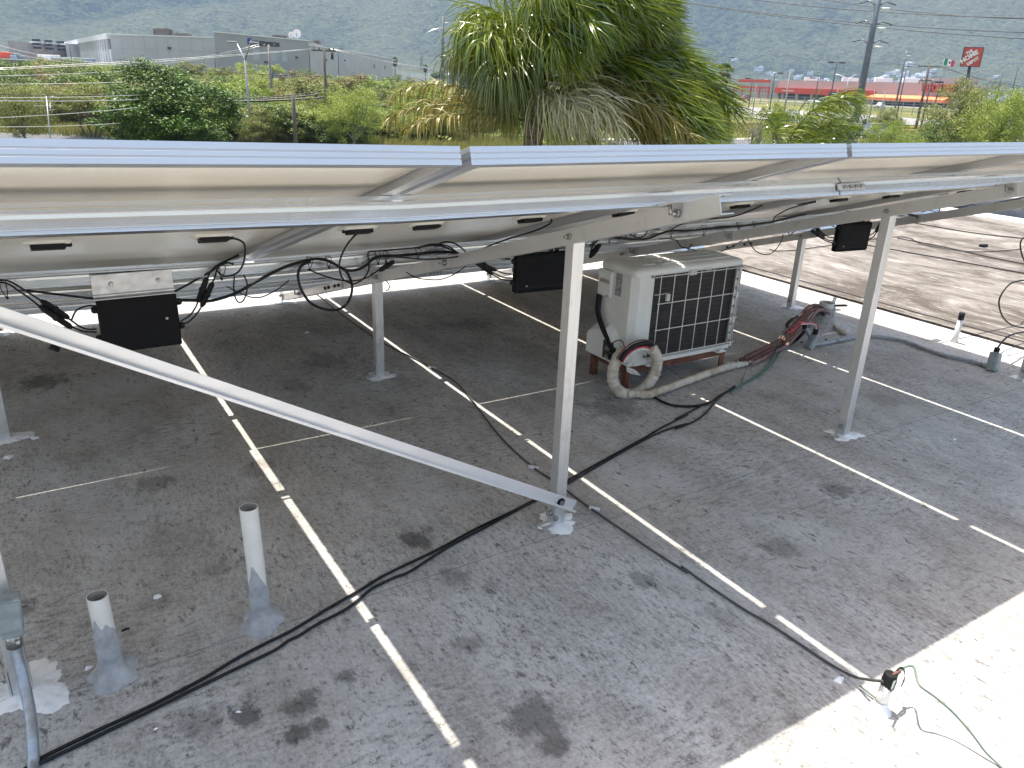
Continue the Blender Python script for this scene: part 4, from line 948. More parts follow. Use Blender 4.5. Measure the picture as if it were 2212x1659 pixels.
# casing: end panel wrapping to the front, rear sheet, base pan
cs = [(2.842, 3.031), (2.842, 3.029), (2.775, 3.029), (2.745, 3.034), (2.712, 3.068), (2.712, 3.312), (2.722, 3.325), (3.518, 3.325), (3.518, 3.318), (2.728, 3.318), (2.718, 3.308), (2.718, 3.07), (2.748, 3.040), (2.776, 3.035), (2.842, 3.035)]
n = len(cs)
MB().add([(x, y, z) for z in (.165, .664) for x, y in cs], [(i, n + i, n + (i + 1) % n, (i + 1) % n) for i in range(n)]).build('casing', M['acwhite'], ac)
bp_ = MB().prism(rrect(2.716, 3.514, 3.033, 3.322, .02), .147, .172).box((3.10, 3.026, .160), (.70, .008, .022)).box((2.93, 3.024, .166), (.10, .006, .016)).build('base_pan', M['acwhite'], ac, bevel=.003)
for x in (2.86, 3.40):
    MB().box((x, 3.012, .150), (.075, .05, .008)).box((x - .01, 2.992, .158), (.04, .022, .02)).build('mounting_foot', M['acwhite'], ac, bevel=.003)
# top cover with raised pads
tp = MB(); rings = []
for (e, z) in ((.0, .652), (.004, .664), (.004, .676), (-.012, .690), (-.045, .695)):
    rings.append([(x, y, z) for x, y in rrect(2.708 - e, 3.522 + e, 3.026 - e, 3.329 + e, max(.03 + e, .012))])
m_ = len(rings[0]); allv = [v for q in rings for v in q]
tp.add(allv, [(i * m_ + k, i * m_ + (k + 1) % m_, (i + 1) * m_ + (k + 1) % m_, (i + 1) * m_ + k) for i in range(len(rings) - 1) for k in range(m_)], True)
tp.add(rings[-1], [tuple(range(m_))])
top = tp.build('top_cover', M['ac_plastic'], ac)
for (x0, x1, y0, y1) in ((2.80, 2.90, 3.09, 3.27), (2.93, 3.46, 3.075, 3.13), (2.93, 3.46, 3.15, 3.205), (2.93, 3.46, 3.225, 3.28)):
    MB().prism(rrect(x0, x1, y0, y1, .012, 3), .694, .7005).build('raised_pad', M['ac_plastic'], top, bevel=.003)
# coil
co = MB().box((3.165, 3.068, .413), (.645, .025, .488)).build('coil', M['coil'], ac)
tb = MB()
for k in range(18): tb.box((3.165, 3.0545, .19 + .456 * k / 17), (.640, .003, .0045))
tb.build('coil_tube', M['tube_dark'], co)
cl = MB().box((3.486, 3.19, .413), (.02, .22, .48)).build('coil_return', M['coil'], ac)
# right-hand corner post, with slots
cp = MB().box((3.511, 3.036, .41), (.014, .012, .50)).box((3.5155, 3.07, .41), (.005, .06, .50)).build('corner_post', M['acwhite'], ac)
sl = MB()
for k in range(3): sl.box((3.511, 3.0295, .245 + .155 * k), (.004, .002, .12))
sl.build('slot', M['tube_dark'], cp)
for k in range(8):
    MB().box((3.494, 3.042, .215 + .055 * k), (.016, .012, .040)).build('end_plate', M['foam'], ac, bevel=.002)
# wire grille
gr = MB()
for x in (2.871, 2.969, 3.068, 3.168, 3.267, 3.363, 3.451, 3.477): gr.tube([(x, 3.008, .198), (x, 3.008, .655)], .0027, 6)
for z in (.648, .498, .348, .197): gr.tube([(2.858 if z not in (.648, .197) else 2.825, 3.003, z), (3.50, 3.003, z)], .0027, 6)
grl = gr.build('wire_grille', M['ac_plastic'], ac)
for z in (.648, .197):
    for x in (2.822, 3.503):
        MB().tube([(x, 3.031, z), (x, 3.022, z)], .009, 10).tube([(x, 3.03, z), (x, 3.003, z)], .003, 6).build('grille_screw', M['steel'], grl)
MB().box((3.115, 3.020, .648), (.05, .012, .030)).build('grille_clip', M['white'], grl, bevel=.002)
MB().box((3.235, 3.022, .657), (.05, .010, .014)).build('grille_clip', M['white'], grl, bevel=.002)
# sensor plug dangling on the coil
sp_ = MB().box((2.925, 3.000, .530), (.024, .014, .04)).build('sensor_plug', M['white'], ac, bevel=.002)
cable('sensor_wire', [(2.845, 3.02, .545), (2.885, 3.0, .553), (2.915, 2.998, .556), (2.925, 3.0, .548)], .0028, M['wrap'], parent=ac)
# end: handle cover, label, valve cover
hc = MB().box((2.702, 3.266, .571), (.022, .118, .152)).build('handle_cover', M['ac_plastic'], ac, bevel=.010)
MB().box((2.6925, 3.262, .617), (.014, .104, .034)).build('handle_lip', M['ac_plastic'], hc, bevel=.006)
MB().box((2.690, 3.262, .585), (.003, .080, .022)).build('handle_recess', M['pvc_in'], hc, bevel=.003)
MB().tube([(2.692, 3.235, .507), (2.688, 3.235, .507)], .005, 10).build('screw', M['steel'], hc)
MB().box((2.7112, 3.166, .583), (.0012, .052, .125)).build('rating_label', M['label'], ac)
MB().box((2.7112, 3.245, .44), (.0012, .035, .04)).build('small_label', M['silicone'], ac)
vc = MB()
pr_ = [(3.105, .150), (3.36, .150), (3.362, .262), (3.33, .290), (3.20, .325), (3.15, .30), (3.11, .26)]
vp = [(2.668, y, z) for y, z in pr_] + [(2.713, y + (.0), z + (.03 if z > .2 else 0)) for y, z in pr_]
n = len(pr_)
vc.add(vp, [tuple(range(n))] + [(i, n + i, n + (i + 1) % n, (i + 1) % n) for i in range(n)])
vco = vc.build('valve_cover', M['ac_plastic'], ac, bevel=.008)
MB().prism([(0, 0)] * 0 or [(2.664, 3.112), (2.669, 3.112), (2.669, 3.20), (2.664, 3.20)], .165, .268).build('valve_opening', M['tube_dark'], vco, bevel=.002)
for z in (.185, .235):
    MB().tube([(2.668, 3.15, z), (2.648, 3.15, z)], .013, 6).tube([(2.65, 3.15, z), (2.64, 3.12, z)], .008, 8).build('valve', M['steel'], vco)
for k, dx in enumerate((0, .022)):
    cable('power_cord', [(2.694, 3.315 - dx * 1.2, .50), (2.688, 3.31 - dx, .46), (2.682, 3.30 - dx, .40), (2.675, 3.25 - dx, .34), (2.668, 3.19 - dx, .29), (2.655, 3.12, .25 - dx), (2.67, 3.06, .235)], .010, M['cable'], parent=ac)
cable('earth_wire', [(2.66, 3.14, .25), (2.665, 3.10, .285), (2.675, 3.06, .30), (2.68, 3.03, .26), (2.65, 3.0, .22)], .0035, M['copper'], parent=ac)
# wrapped pipe loop hanging at the corner
lp = thing('wrapped_pipe', 'loop of pipe wrapped in dirty cream tape at the air conditioner corner', 'pipe', (2.72, 2.97, 0))
LCX, LCZ, LR = 2.716, .152, .142
pts, rad = [], []
for k in range(120):
    a = R_(62 - 228 * -1 * 0 - 300 * k / 119)   # clockwise from upper right round to upper left
    pts.append((LCX + LR * 1.02 * math.cos(a), 2.955 - .012 * math.sin(a * .5) + .0002 * k, LCZ + LR * math.sin(a)))
    rad.append(.0300 + .0032 * (k % 5 == 0) + .0015 * math.sin(k * 1.7))
MB().tube(pts, rad, 12).build('tape_wrap', M['wrap'], lp)
pts2 = smooth([(2.66, 2.955, .022), (2.71, 2.945, .024)] + [(2.752,2.893,0.03),(2.835,2.899,0.032),(2.969,2.923,0.032),(3.121,2.951,0.032),(3.281,2.981,0.032),(3.421,3.004,0.032),(3.524,3.023,0.03)], 9)
MB().tube(pts2, [.0215 + .0022 * (k % 5 == 0) + .001 * math.sin(k * 1.3) for k in range(len(pts2))], 12).build('tape_wrap', M['wrap'], lp)
fr = [(3.495,3.022,0.03),(3.55,3.021,0.03),(3.635,3.02,0.024),(3.718,3.024,0.018),(3.774,3.029,0.012)]
q = smooth(fr, 6); MB().tube(q, [max(.006, .026 + .008 * math.sin(k * 2.3) - .0009 * k) for k in range(len(q))], 9).build('torn_foam', M['foam'], lp)
arc = [(LCX + LR * 1.02 * math.cos(R_(a)), 2.95, LCZ + LR * math.sin(R_(a))) for a in range(58, 152, 10)]
for k, (off, mt_, r_) in enumerate(((.022, 'cable', .012), (0, 'red', .005), (-.014, 'foam', .010), (.006, 'cable', .006), (.034, 'copper', .004))):
    pts = []
    for j, p in enumerate(arc):
        e = Vector((p[0] - LCX, 0, p[2] - LCZ)).normalized()
        pts.append(Vector(p) + e * off + Vector((0, -.01 + .004 * k, 0)))
    MB().tube(pts, r_, 8).build('bare_pipe', M[mt_], lp)
cable('bare_pipe', [(2.648, 3.12, .19), (2.66, 3.05, .215), (2.70, 2.98, .275), (2.78, 2.96, .295)], .010, M['cable'], parent=lp)
tornv = [(2.62, 2.935, .20), (2.655, 2.925, .185), (2.69, 2.93, .165), (2.72, 2.925, .135), (2.70, 2.935, .14), (2.66, 2.94, .15), (2.63, 2.94, .17)]
MB().add(tornv + [(x, y + .004, z) for x, y, z in tornv], [tuple(range(7)), tuple(range(7, 14))[::-1]] + [(i, 7 + i, 7 + (i + 1) % 7, (i + 1) % 7) for i in range(7)]).build('torn_tape', M['foam'], lp)

# neighbour's roof: cables and a scrap
for lab, pts, r in (('black cable crossing the brown roof, the furthest of its loose cables', [(10.379,6.375,0.014),(10.317,6.189,0.014),(10.334,5.825,0.014),(10.336,5.473,0.014),(10.43,5.106,0.014),(10.667,4.712,0.014)], .0072),
                    ('thin dark cable crossing the brown roof between two others', [(8.949,5.423,0.014),(8.964,5.081,0.014),(8.956,4.689,0.014),(8.901,4.297,0.014),(8.913,3.868,0.014)], .006),
                    ('black cable crossing the brown roof, the nearest of its loose cables', [(8.151,5.288,0.014),(8.203,4.998,0.014),(8.243,4.734,0.014),(8.298,4.492,0.014),(8.329,4.161,0.014),(8.409,3.625,0.014)], .0068),
                    ('thin grey cable arching across the brown roof behind the far post', [(6.807,5.536,0.014),(7.062,5.401,0.014),(9.014,5.487,0.014),(8.861,5.019,0.014),(8.955,4.595,0.014),(9.369,4.453,0.014),(9.813,4.408,0.014)], .005)):
    cable('roof_cable', pts, r, M['cable'], lab)
o = MB().box((9.52,4.697,0.02), (.10, .06, .035)).build('rubber_block', M['black'], bevel=.008); tag(o, 'small black rubber block lying alone on the brown roof', 'block')
# ------------------------------------------------------------------ vegetation builders
def ribbons(name, P, Wv, mat, parent, smooth_=True, kind=None):
    """P: (k, m, 3) centre lines, Wv: (k, m, 3) half-width vectors -> one mesh of leaf ribbons"""
    k, m, _ = P.shape
    V = np.stack([P - Wv, P + Wv], axis=2).reshape(k * m * 2, 3)
    b = (np.arange(k) * m * 2)[:, None] + (np.arange(m - 1) * 2)[None, :]
    b = b.reshape(-1)
    F = np.stack([b, b + 1, b + 3, b + 2], axis=1)
    return quads(name, V, F, mat, parent, smooth_, kind)
def quads(name, V, F, mat, parent, smooth_=False, kind=None):
    me = bpy.data.meshes.new(name)
    off = np.array(WL.get(parent.name, Vector())) if parent is not None else np.zeros(3)
    V = V - off
    me.vertices.add(len(V)); me.vertices.foreach_set('co', V.astype(np.float32).ravel())
    me.loops.add(F.size); me.loops.foreach_set('vertex_index', F.astype(np.int32).ravel())
    me.polygons.add(len(F)); me.polygons.foreach_set('loop_start', np.arange(0, F.size, 4, dtype=np.int32))
    me.polygons.foreach_set('loop_total', np.full(len(F), 4, dtype=np.int32))
    if smooth_: me.polygons.foreach_set('use_smooth', np.ones(len(F), dtype=bool))
    me.materials.append(mat); me.update(); me.validate()
    o = bpy.data.objects.new(name, me); COL.objects.link(o)
    if parent is not None: o.parent = parent
    if kind: o['kind'] = kind
    return o
def unit(a): return a / np.maximum(np.linalg.norm(a, axis=-1, keepdims=True), 1e-9)
def leaf_cloud(r, ncl, per, R, leaf, aspect=.5, droop=.0, shell=.55, clr=.26, flat=.7, low=-.75, wind=None):
    """leaf quads gathered in clumps through an uneven crown of radii R, centred on the origin"""
    c = []
    while len(c) < ncl:
        d = unit(r.normal(size=3)); rad = shell + (1 - shell) * r.random() ** .6
        if r.random() < .28: rad *= r.random() * .8
        if d[2] < low: continue
        bump = 1 + .16 * math.sin(3.1 * d[0] + 2.3 * d[1] * 2 + 4 * d[2]) + .10 * math.sin(7 * d[0] - 5 * d[1] + 3 * d[2])
        c.append(d * rad * bump)
    c = np.array(c)
    cs = clr * r.uniform(.6, 1.25, ncl)
    off = r.normal(size=(ncl, per, 3)) * .5
    off *= np.minimum(1, 1.1 / np.maximum(np.linalg.norm(off, axis=2, keepdims=True), .01))
    p = (c[:, None, :] + off * cs[:, None, None] * np.array([1, 1, flat])) * np.array(R)
    nrm = unit(off * .8 + np.array([0, 0, .75]) + r.normal(size=off.shape) * .55).reshape(-1, 3)
    p = p.reshape(-1, 3)
    t = unit(np.cross(nrm, r.normal(size=nrm.shape)))
    if droop: t = unit(t + np.array([0, 0, -droop]))
    if wind is not None: t = unit(t + np.array(wind))
    b = unit(np.cross(nrm, t))
    s = leaf * r.uniform(.6, 1.3, (len(p), 1))
    V = np.stack([p - t * s, p + b * s * aspect, p + t * s, p - b * s * aspect], axis=1).reshape(-1, 3)
    F = np.arange(len(V)).reshape(-1, 4)
    return V, F, c * np.array(R)
M['bark'] = pm('bark', (.07, .055, .042), (.13, .11, .09), 6, .9, bump=.02, stretch=(3, 3, .6))
M['greybark'] = pm('grey_bark', (.16, .145, .13), (.25, .23, .21), 6, .9, bump=.02, stretch=(3, 3, .6))
M['leaf_dark'] = leafmat('leaf_dark', (.018, .060, .004), (.125, .215, .014), .5, .22)
M['leaf_olive'] = leafmat('leaf_olive', (0.085, 0.11, 0.02), (0.24, 0.25, 0.055), .6, .28)
M['leaf_brown'] = leafmat('leaf_brown', (0.095, 0.085, 0.026), (0.23, 0.185, 0.06), .6, .22)
M['leaf_light'] = leafmat('leaf_light', (0.125, 0.195, 0.02), (0.31, 0.36, 0.065), .55, .32)
M['leaf_mid'] = leafmat('leaf_mid', (0.05, 0.095, 0.018), (0.155, 0.21, 0.04), .55, .28)
M['palm_green'] = leafmat('palm_green', (.036, .088, .005), (.260, .300, .018), .22, .22, .75)
M['palm_mid'] = leafmat('palm_mid', (.075, .105, .020), (.230, .250, .060), .26, .22, .7)
M['palm_old'] = leafmat('palm_old', (0.13, 0.115, 0.02), (0.33, 0.27, 0.07), .36, .25, .6)
M['palm_dry'] = leafmat('palm_dry', (.300, .270, .110), (.620, .590, .400), .28, .2, .7)
M['palm_trunk'] = pm('palm_trunk', (.17, .115, .075), (.09, .062, .045), 7, .9, bump=.03, stretch=(1, 1, 5))
M['rachis'] = pm('frond_stem', (.17, .18, .05), (.10, .12, .03), 6, .5)

def limbs(mb, r, base_, tips, r0, wob=.12, rise=.42):
    base_ = Vector(base_)
    for tp in tips:
        tp = Vector(tp); d = tp - base_
        mid = base_ + Vector((d.x * .25, d.y * .25, d.z * rise)) + Vector(r.normal(size=3) * wob * d.length * .4)
        pts = smooth([base_, mid, base_ + d * .72 + Vector(r.normal(size=3) * wob * d.length * .3), tp], 3)
        n = len(pts); mb.tube(pts, [r0 * (1 - .85 * i / (n - 1)) for i in range(n)], 6)
TREEPROTO = {}
def tree_proto(key, mat, seed, ncl, per, leaf, bark='bark', name='tree', trunk_h=.28, crown=(.5, .5, .40), cz=.60, ntrunk=1, nlimb=9, **kw):
    """a unit tree (height 1, width 1); instanced by copying"""
    r = np.random.default_rng(seed)
    t = bpy.data.objects.new(name, None); WL[t.name] = Vector((0, 0, 0))
    V, F, cl = leaf_cloud(r, ncl, per, crown, leaf, **kw)
    V = V + np.array([0, 0, cz])
    cr = quads('crown', V, F, M[mat], None); cr.parent = t
    mb = MB()
    tips = cl[r.choice(len(cl), nlimb, replace=False)] * .8 + np.array([0, 0, cz])
    for k in range(ntrunk):
        ox = 0 if ntrunk == 1 else (k - (ntrunk - 1) / 2) * .05
        top = Vector((ox * 2.2 + r.normal() * .015, r.normal() * .02, trunk_h))
        pts = smooth([Vector((ox, 0, -.03)), Vector((ox * 1.5, r.normal() * .012, trunk_h * .5)), top], 3)
        rad = .026 if ntrunk == 1 else .014
        mb.tube(pts, [rad * (1.25 - .45 * i / (len(pts) - 1)) for i in range(len(pts))], 7)
        limbs(mb, r, top, tips[k::ntrunk], rad * .62)
    tk = mb.build('trunk', M[bark], None, loc=(0, 0, 0)); tk.parent = t
    COL.objects.unlink(cr); COL.objects.unlink(tk)
    TREEPROTO[key] = (t, [cr, tk])
def place_tree(key, x, y, z, h, w, rot, label, group=None, name='tree', cat='tree'):
    t, ch = TREEPROTO[key]
    o = bpy.data.objects.new(name, None); COL.objects.link(o)
    o.location = (x, y, z); o.rotation_euler = (0, 0, rot); o.scale = (w * .92, w * .92, h * (.90 if key != 'fan' else 1.0))
    tag(o, label, cat, group)
    for c in ch:
        q = c.copy(); COL.objects.link(q); q.parent = o
    return o
tree_proto('dark', 'leaf_dark', 11, 330, 150, .0135, crown=(.5, .5, .50), cz=.53, trunk_h=.12, clr=.20, shell=.6, low=-.95, nlimb=14)
tree_proto('olive1', 'leaf_olive', 12, 80, 110, .0200, trunk_h=.25, clr=.26, nlimb=10)
tree_proto('olive2', 'leaf_brown', 13, 80, 110, .0200, trunk_h=.2, clr=.28, cz=.56, crown=(.5, .5, .44), nlimb=10)
tree_proto('mid1', 'leaf_mid', 14, 80, 110, .0210, trunk_h=.2, clr=.27, cz=.56, crown=(.5, .5, .44))
tree_proto('light1', 'leaf_light', 15, 75, 110, .0190, trunk_h=.22, clr=.26, cz=.57, crown=(.5, .5, .43))
tree_proto('light2', 'leaf_light', 16, 34, 130, .0190, trunk_h=.35, clr=.34, cz=.68, crown=(.5, .5, .30), shell=.4, nlimb=6)
tree_proto('multi', 'leaf_olive', 17, 70, 130, .0170, trunk_h=.22, ntrunk=4, nlimb=20, cz=.64, crown=(.5, .5, .36), bark='bark', low=-.5)
tree_proto('feather', 'leaf_olive', 18, 170, 130, .0155, aspect=.28, trunk_h=.14, clr=.22, cz=.54, crown=(.5, .5, .46), nlimb=16, bark='greybark', wind=(.5, -.3, .25), low=-.95)
tree_proto('feather2', 'leaf_light', 19, 150, 130, .0155, aspect=.28, trunk_h=.14, clr=.22, cz=.54, crown=(.5, .5, .46), nlimb=14, bark='greybark', wind=(.5, -.3, .25), low=-.95)
tree_proto('bare', 'leaf_olive', 20, 40, 22, .016, trunk_h=.18, ntrunk=3, nlimb=36, cz=.62, crown=(.5, .5, .38), bark='greybark', low=-.6)

TREES = [
 # photographed trees: (kind, x, y, base z, height, width, label)
 ('dark', (7.57,46.24,-3.3,5.25,6.98), 'big dark green round leafy tree standing left of the forked streetlight'),
 ('feather', (1.19,58.03,-3.3,4.39,3.71), 'olive brown feathery tree cut by the left picture edge behind the wires'),
 ('multi', (5.34,63.02,-3.3,4.08,4.66), 'small olive tree with many thin stems by the metal aerial mast'),
 ('feather2', (20.55,53.18,-3.3,4.79,4.66), 'tall bright feathery tree just right of the leaning wooden power pole'),
 ('feather', (19.18,59.19,-3.3,3.86,4.35), 'olive feathery bush between the short wooden post and the power pole'),
 ('light2', (52.84,208.71,-0.95,5.35,5.91), 'small bright green tree in front of the grey factory, left of two'),
 ('light2', (58.05,202.79,-1.03,5.05,6.97), 'small bright green tree in front of the grey factory, right of two'),
 ('mid1', (62.54,189.65,-1.24,3.98,4.84), 'dark bare-topped tree before the corner of the grey factory'),
 ('olive1', (32.9,170.47,-1.82,5.14,6.73), 'grey-green tree rising just behind the big dark tree'),
 ('feather', (18.95,64.45,-3.3,2.98,2.69), 'low yellowish tree with two thin trunks behind the short wooden post'),
 ('feather', (55.43,30.63,-3.3,7.49,6.37), 'large olive brown windblown tree in front of the red and black pylon sign'),
 ('feather2', (48.89,24.63,-3.3,6.64,4.87), 'bright olive feathery tree cut by the right picture edge'),
 ('feather2', (57.16,37.18,-3.3,3.89,3.64), 'light green feathery bush between the silver car and the crossarm pole'),
 ('feather', (94.14,61.85,-3.15,4.13,3.56), 'small rounded green tree in front of the orange awning'),
 ('mid1', (58.3,41.56,-3.3,4.28,3.15), 'dark green small tree with dry twigs behind the single arching palm frond'),
 ('bare', (52.23,45.48,-3.3,4.44,4.45), 'nearly leafless grey shrub beside the large windblown palm'),
 ('light1', (36.67,35.09,-3.3,4.38,2.06), 'bright green bush pressed against the right edge of the large palm'),
 ('light1', (50.02,41.8,-3.3,4.75,1.91), 'narrow bright green tree between the leafless shrub and the small palm'),
 ('light1', (22.14,18.92,-3.3,3.9,0.96), 'low bright green bush at the foot of the small palm'),
 ('feather', (60.57,45.2,-3.3,3.91,3.75), 'olive feathery tree behind the small palm, left of the silver car'),
 ('mid1', (47.76,27.92,-3.3,4.01,2.48), 'dark olive bush between the crossarm pole and the bright tree at the right'),
 ('bare', (74.43,54.14,-3.26,4.6,4.3), 'leafless twiggy tree below the steel transmission pole'),
 ('mid1', (53.93,118.52,-2.67,5.0,3.95), 'dark green tree standing at the right end of the grey factory'),
 ('olive2', (51.1,107.57,-2.86,4.59,3.95), 'brownish olive tree beside the steel pole left of the large palm'),
 ('feather2', (40.43,24.99,-3.3,3.8,2.15), 'low bright green bush at the foot of the crossarm pole'),
]
for i, (k, (x, y, z, h, w), lab) in enumerate(TREES):
    place_tree(k, x, y, z, h, w, i * 1.37, lab, name='bush' if 'bush' in lab or 'shrub' in lab else 'tree', cat='bush' if 'bush' in lab or 'shrub' in lab else 'tree')
LANDMARKS = [(20, 'left picture edge'), (103, 'aerial mast'), (178, 'many-stemmed tree'), (350, 'big dark tree'), (531, 'forked street lamp'), (584, 'slim power pole'), (630, 'short wooden post'), (702, 'leaning power pole'), (765, 'tall feathery tree'), (848, 'factory end'),
             (956, 'tall far steel pole'), (1150, 'large palm trunk'), (1480, 'large palm crown'), (1620, 'garden frame'), (1700, 'small palm'), (1790, 'orange store band'), (1860, 'tall transmission pole'), (1995, 'crossarm pole'), (2095, 'pylon sign'), (2190, 'right picture edge')]
def where(d, l):
    px_ = 1106 + 1672.7 * l / d
    k = min(LANDMARKS, key=lambda q: abs(q[0] - px_))
    dx = px_ - k[0]
    return ('behind the ' if abs(dx) < 18 else 'left of the ' if dx < 0 else 'right of the ') + k[1]
# thicket on the slope behind the road
kinds = ['olive1', 'olive2', 'mid1', 'light1', 'feather', 'olive1', 'light1']
r = np.random.default_rng(5)
THICKET = 'scrub trees filling the slope behind the road'
TL = {'olive1': 'olive scrub tree', 'olive2': 'brownish scrub tree', 'mid1': 'dark green scrub tree', 'light1': 'light green scrub tree', 'feather': 'feathery olive scrub tree'}
for i in range(190):
    d = 62 + 130 * r.random() ** 1.4; l = d * r.uniform(-.78, .16)
    if d > 150 and l > -.3 * d: l = d * r.uniform(-.75, -.3)
    x, y = dl(d, l); k = kinds[r.integers(len(kinds))]
    h = r.uniform(3.2, 5.2) * (.8 if d > 140 else 1) * (.75 if d < 72 else 1); w = h * r.uniform(1.1, 1.6)
    place_tree(k, x, y, gz(x, y) - .1, h, w, r.uniform(0, 6.28), TL[k] + (' near the road, ' if d < 75 else ' low on the slope, ' if d < 100 else ' midway up the slope, ' if d < 135 else ' high on the slope, ') + where(d, l), THICKET, name='scrub_tree')
for i in range(14):
    d = r.uniform(100, 126); l = d * r.uniform(.30, .60)
    x, y = dl(d, l); k = ('light1', 'olive1', 'mid1')[i % 3]
    h = r.uniform(1.6, 2.8)
    place_tree(k, x, y, gz(x, y), h, h * 1.3, r.uniform(0, 6.28), {'light1': 'light green', 'olive1': 'olive', 'mid1': 'dark green'}[k] + ' shrub along the yellow car park kerb, ' + where(d, l), 'shrubs along the car park kerb', name='shrub', cat='bush')
for i in range(46):          # bushes along the road verge
    px_ = 400 + 13.5 * i; d = r.uniform(55, 63) if px_ < 760 else r.uniform(60, 76); l = d * ((px_ - 1106) / 1672.7)
    x, y = dl(d, l); k = ('light1', 'mid1', 'feather', 'light1', 'olive1')[i % 5]; h = r.uniform(1.8, 3.2)
    place_tree(k, x, y, gz(x, y) - .1, h, h * r.uniform(1.2, 1.7), r.uniform(0, 6.28), {'light1': 'light green bush', 'mid1': 'dark green bush', 'feather': 'feathery bush', 'olive1': 'olive bush'}[k] + ' on the road verge, ' + where(d, l), 'bushes along the road verge', name='bush', cat='bush')
# far belt of trees between the roofs and the mountain
FARL = {'olive1': 'olive', 'mid1': 'dark green', 'light1': 'light green'}
for i in range(70):
    a = r.uniform(-.75, .75); d = r.uniform(430, 1000); l = a * d
    x, y = dl(d, l); k = ('olive1', 'mid1', 'light1')[i % 3]; h = r.uniform(6, 10)
    place_tree(k, x, y, gz(x, y) - .3, h, h * 1.3, r.uniform(0, 6.28), FARL[k] + ' tree below the mountain, ' + ('nearer rank, ' if d < 640 else 'further rank, ') + where(d, l), 'trees in the belt below the mountain', name='far_tree')
# undergrowth and grass
def scatter_tufts(name, n, dr, ar, size, mat, seed, per=40, leaf=.16, flat=.8):
    r = np.random.default_rng(seed); Vs = []
    for i in range(n):
        d = r.uniform(*dr); l = d * r.uniform(*ar); x, y = dl(d, l)
        s = r.uniform(*size)
        V, F, _ = leaf_cloud(r, 5, per // 5, (s, s, s * flat), leaf, clr=.6, low=-.2)
        Vs.append(V + np.array([x, y, gz(x, y) + s * .3]))
    V = np.concatenate(Vs); F = np.arange(len(V)).reshape(-1, 4)
    return quads(name, V, F, mat, None, kind='stuff')
scatter_tufts('undergrowth', 420, (62, 220), (-.8, .2), (.8, 1.7), M['leaf_olive'], 31)
scatter_tufts('undergrowth', 260, (60, 200), (-.8, .25), (.7, 1.5), M['leaf_light'], 32)
def grass(name, n, dr, ar, h, mat, seed):
    r = np.random.default_rng(seed)
    d = r.uniform(*dr, n); l = d * r.uniform(*ar, n)
    x, y = FX * d + RX * l, FY * d + RY * l
    z = np.array([gz(a, b) for a, b in zip(x, y)])
    hh = h * r.uniform(.5, 1.3, n); q = r.uniform(-.35, .35, (n, 2)) * hh[:, None] + np.array([.25, -.15]) * hh[:, None]
    P = np.stack([np.stack([x, y, z], 1), np.stack([x + q[:, 0] * .4, y + q[:, 1] * .4, z + hh * .6], 1), np.stack([x + q[:, 0], y + q[:, 1], z + hh], 1)], 1)
    w = np.array([.035, .028, .004])[None, :, None] * np.array([RX, RY, 0])[None, None, :] * r.choice([-1, 1], (n, 1, 1))
    return ribbons(name, P, w, mat, None, False, 'stuff')
M['grass_gold'] = leafmat('grass_gold', (.14, .16, .035), (.30, .27, .075), .6, .35)
grass('grass', 16000, (56, 68), (-.78, .10), .6, M['grass_gold'], 41)
grass('grass', 9000, (84, 118), (.10, .62), .5, M['grass_gold'], 42)

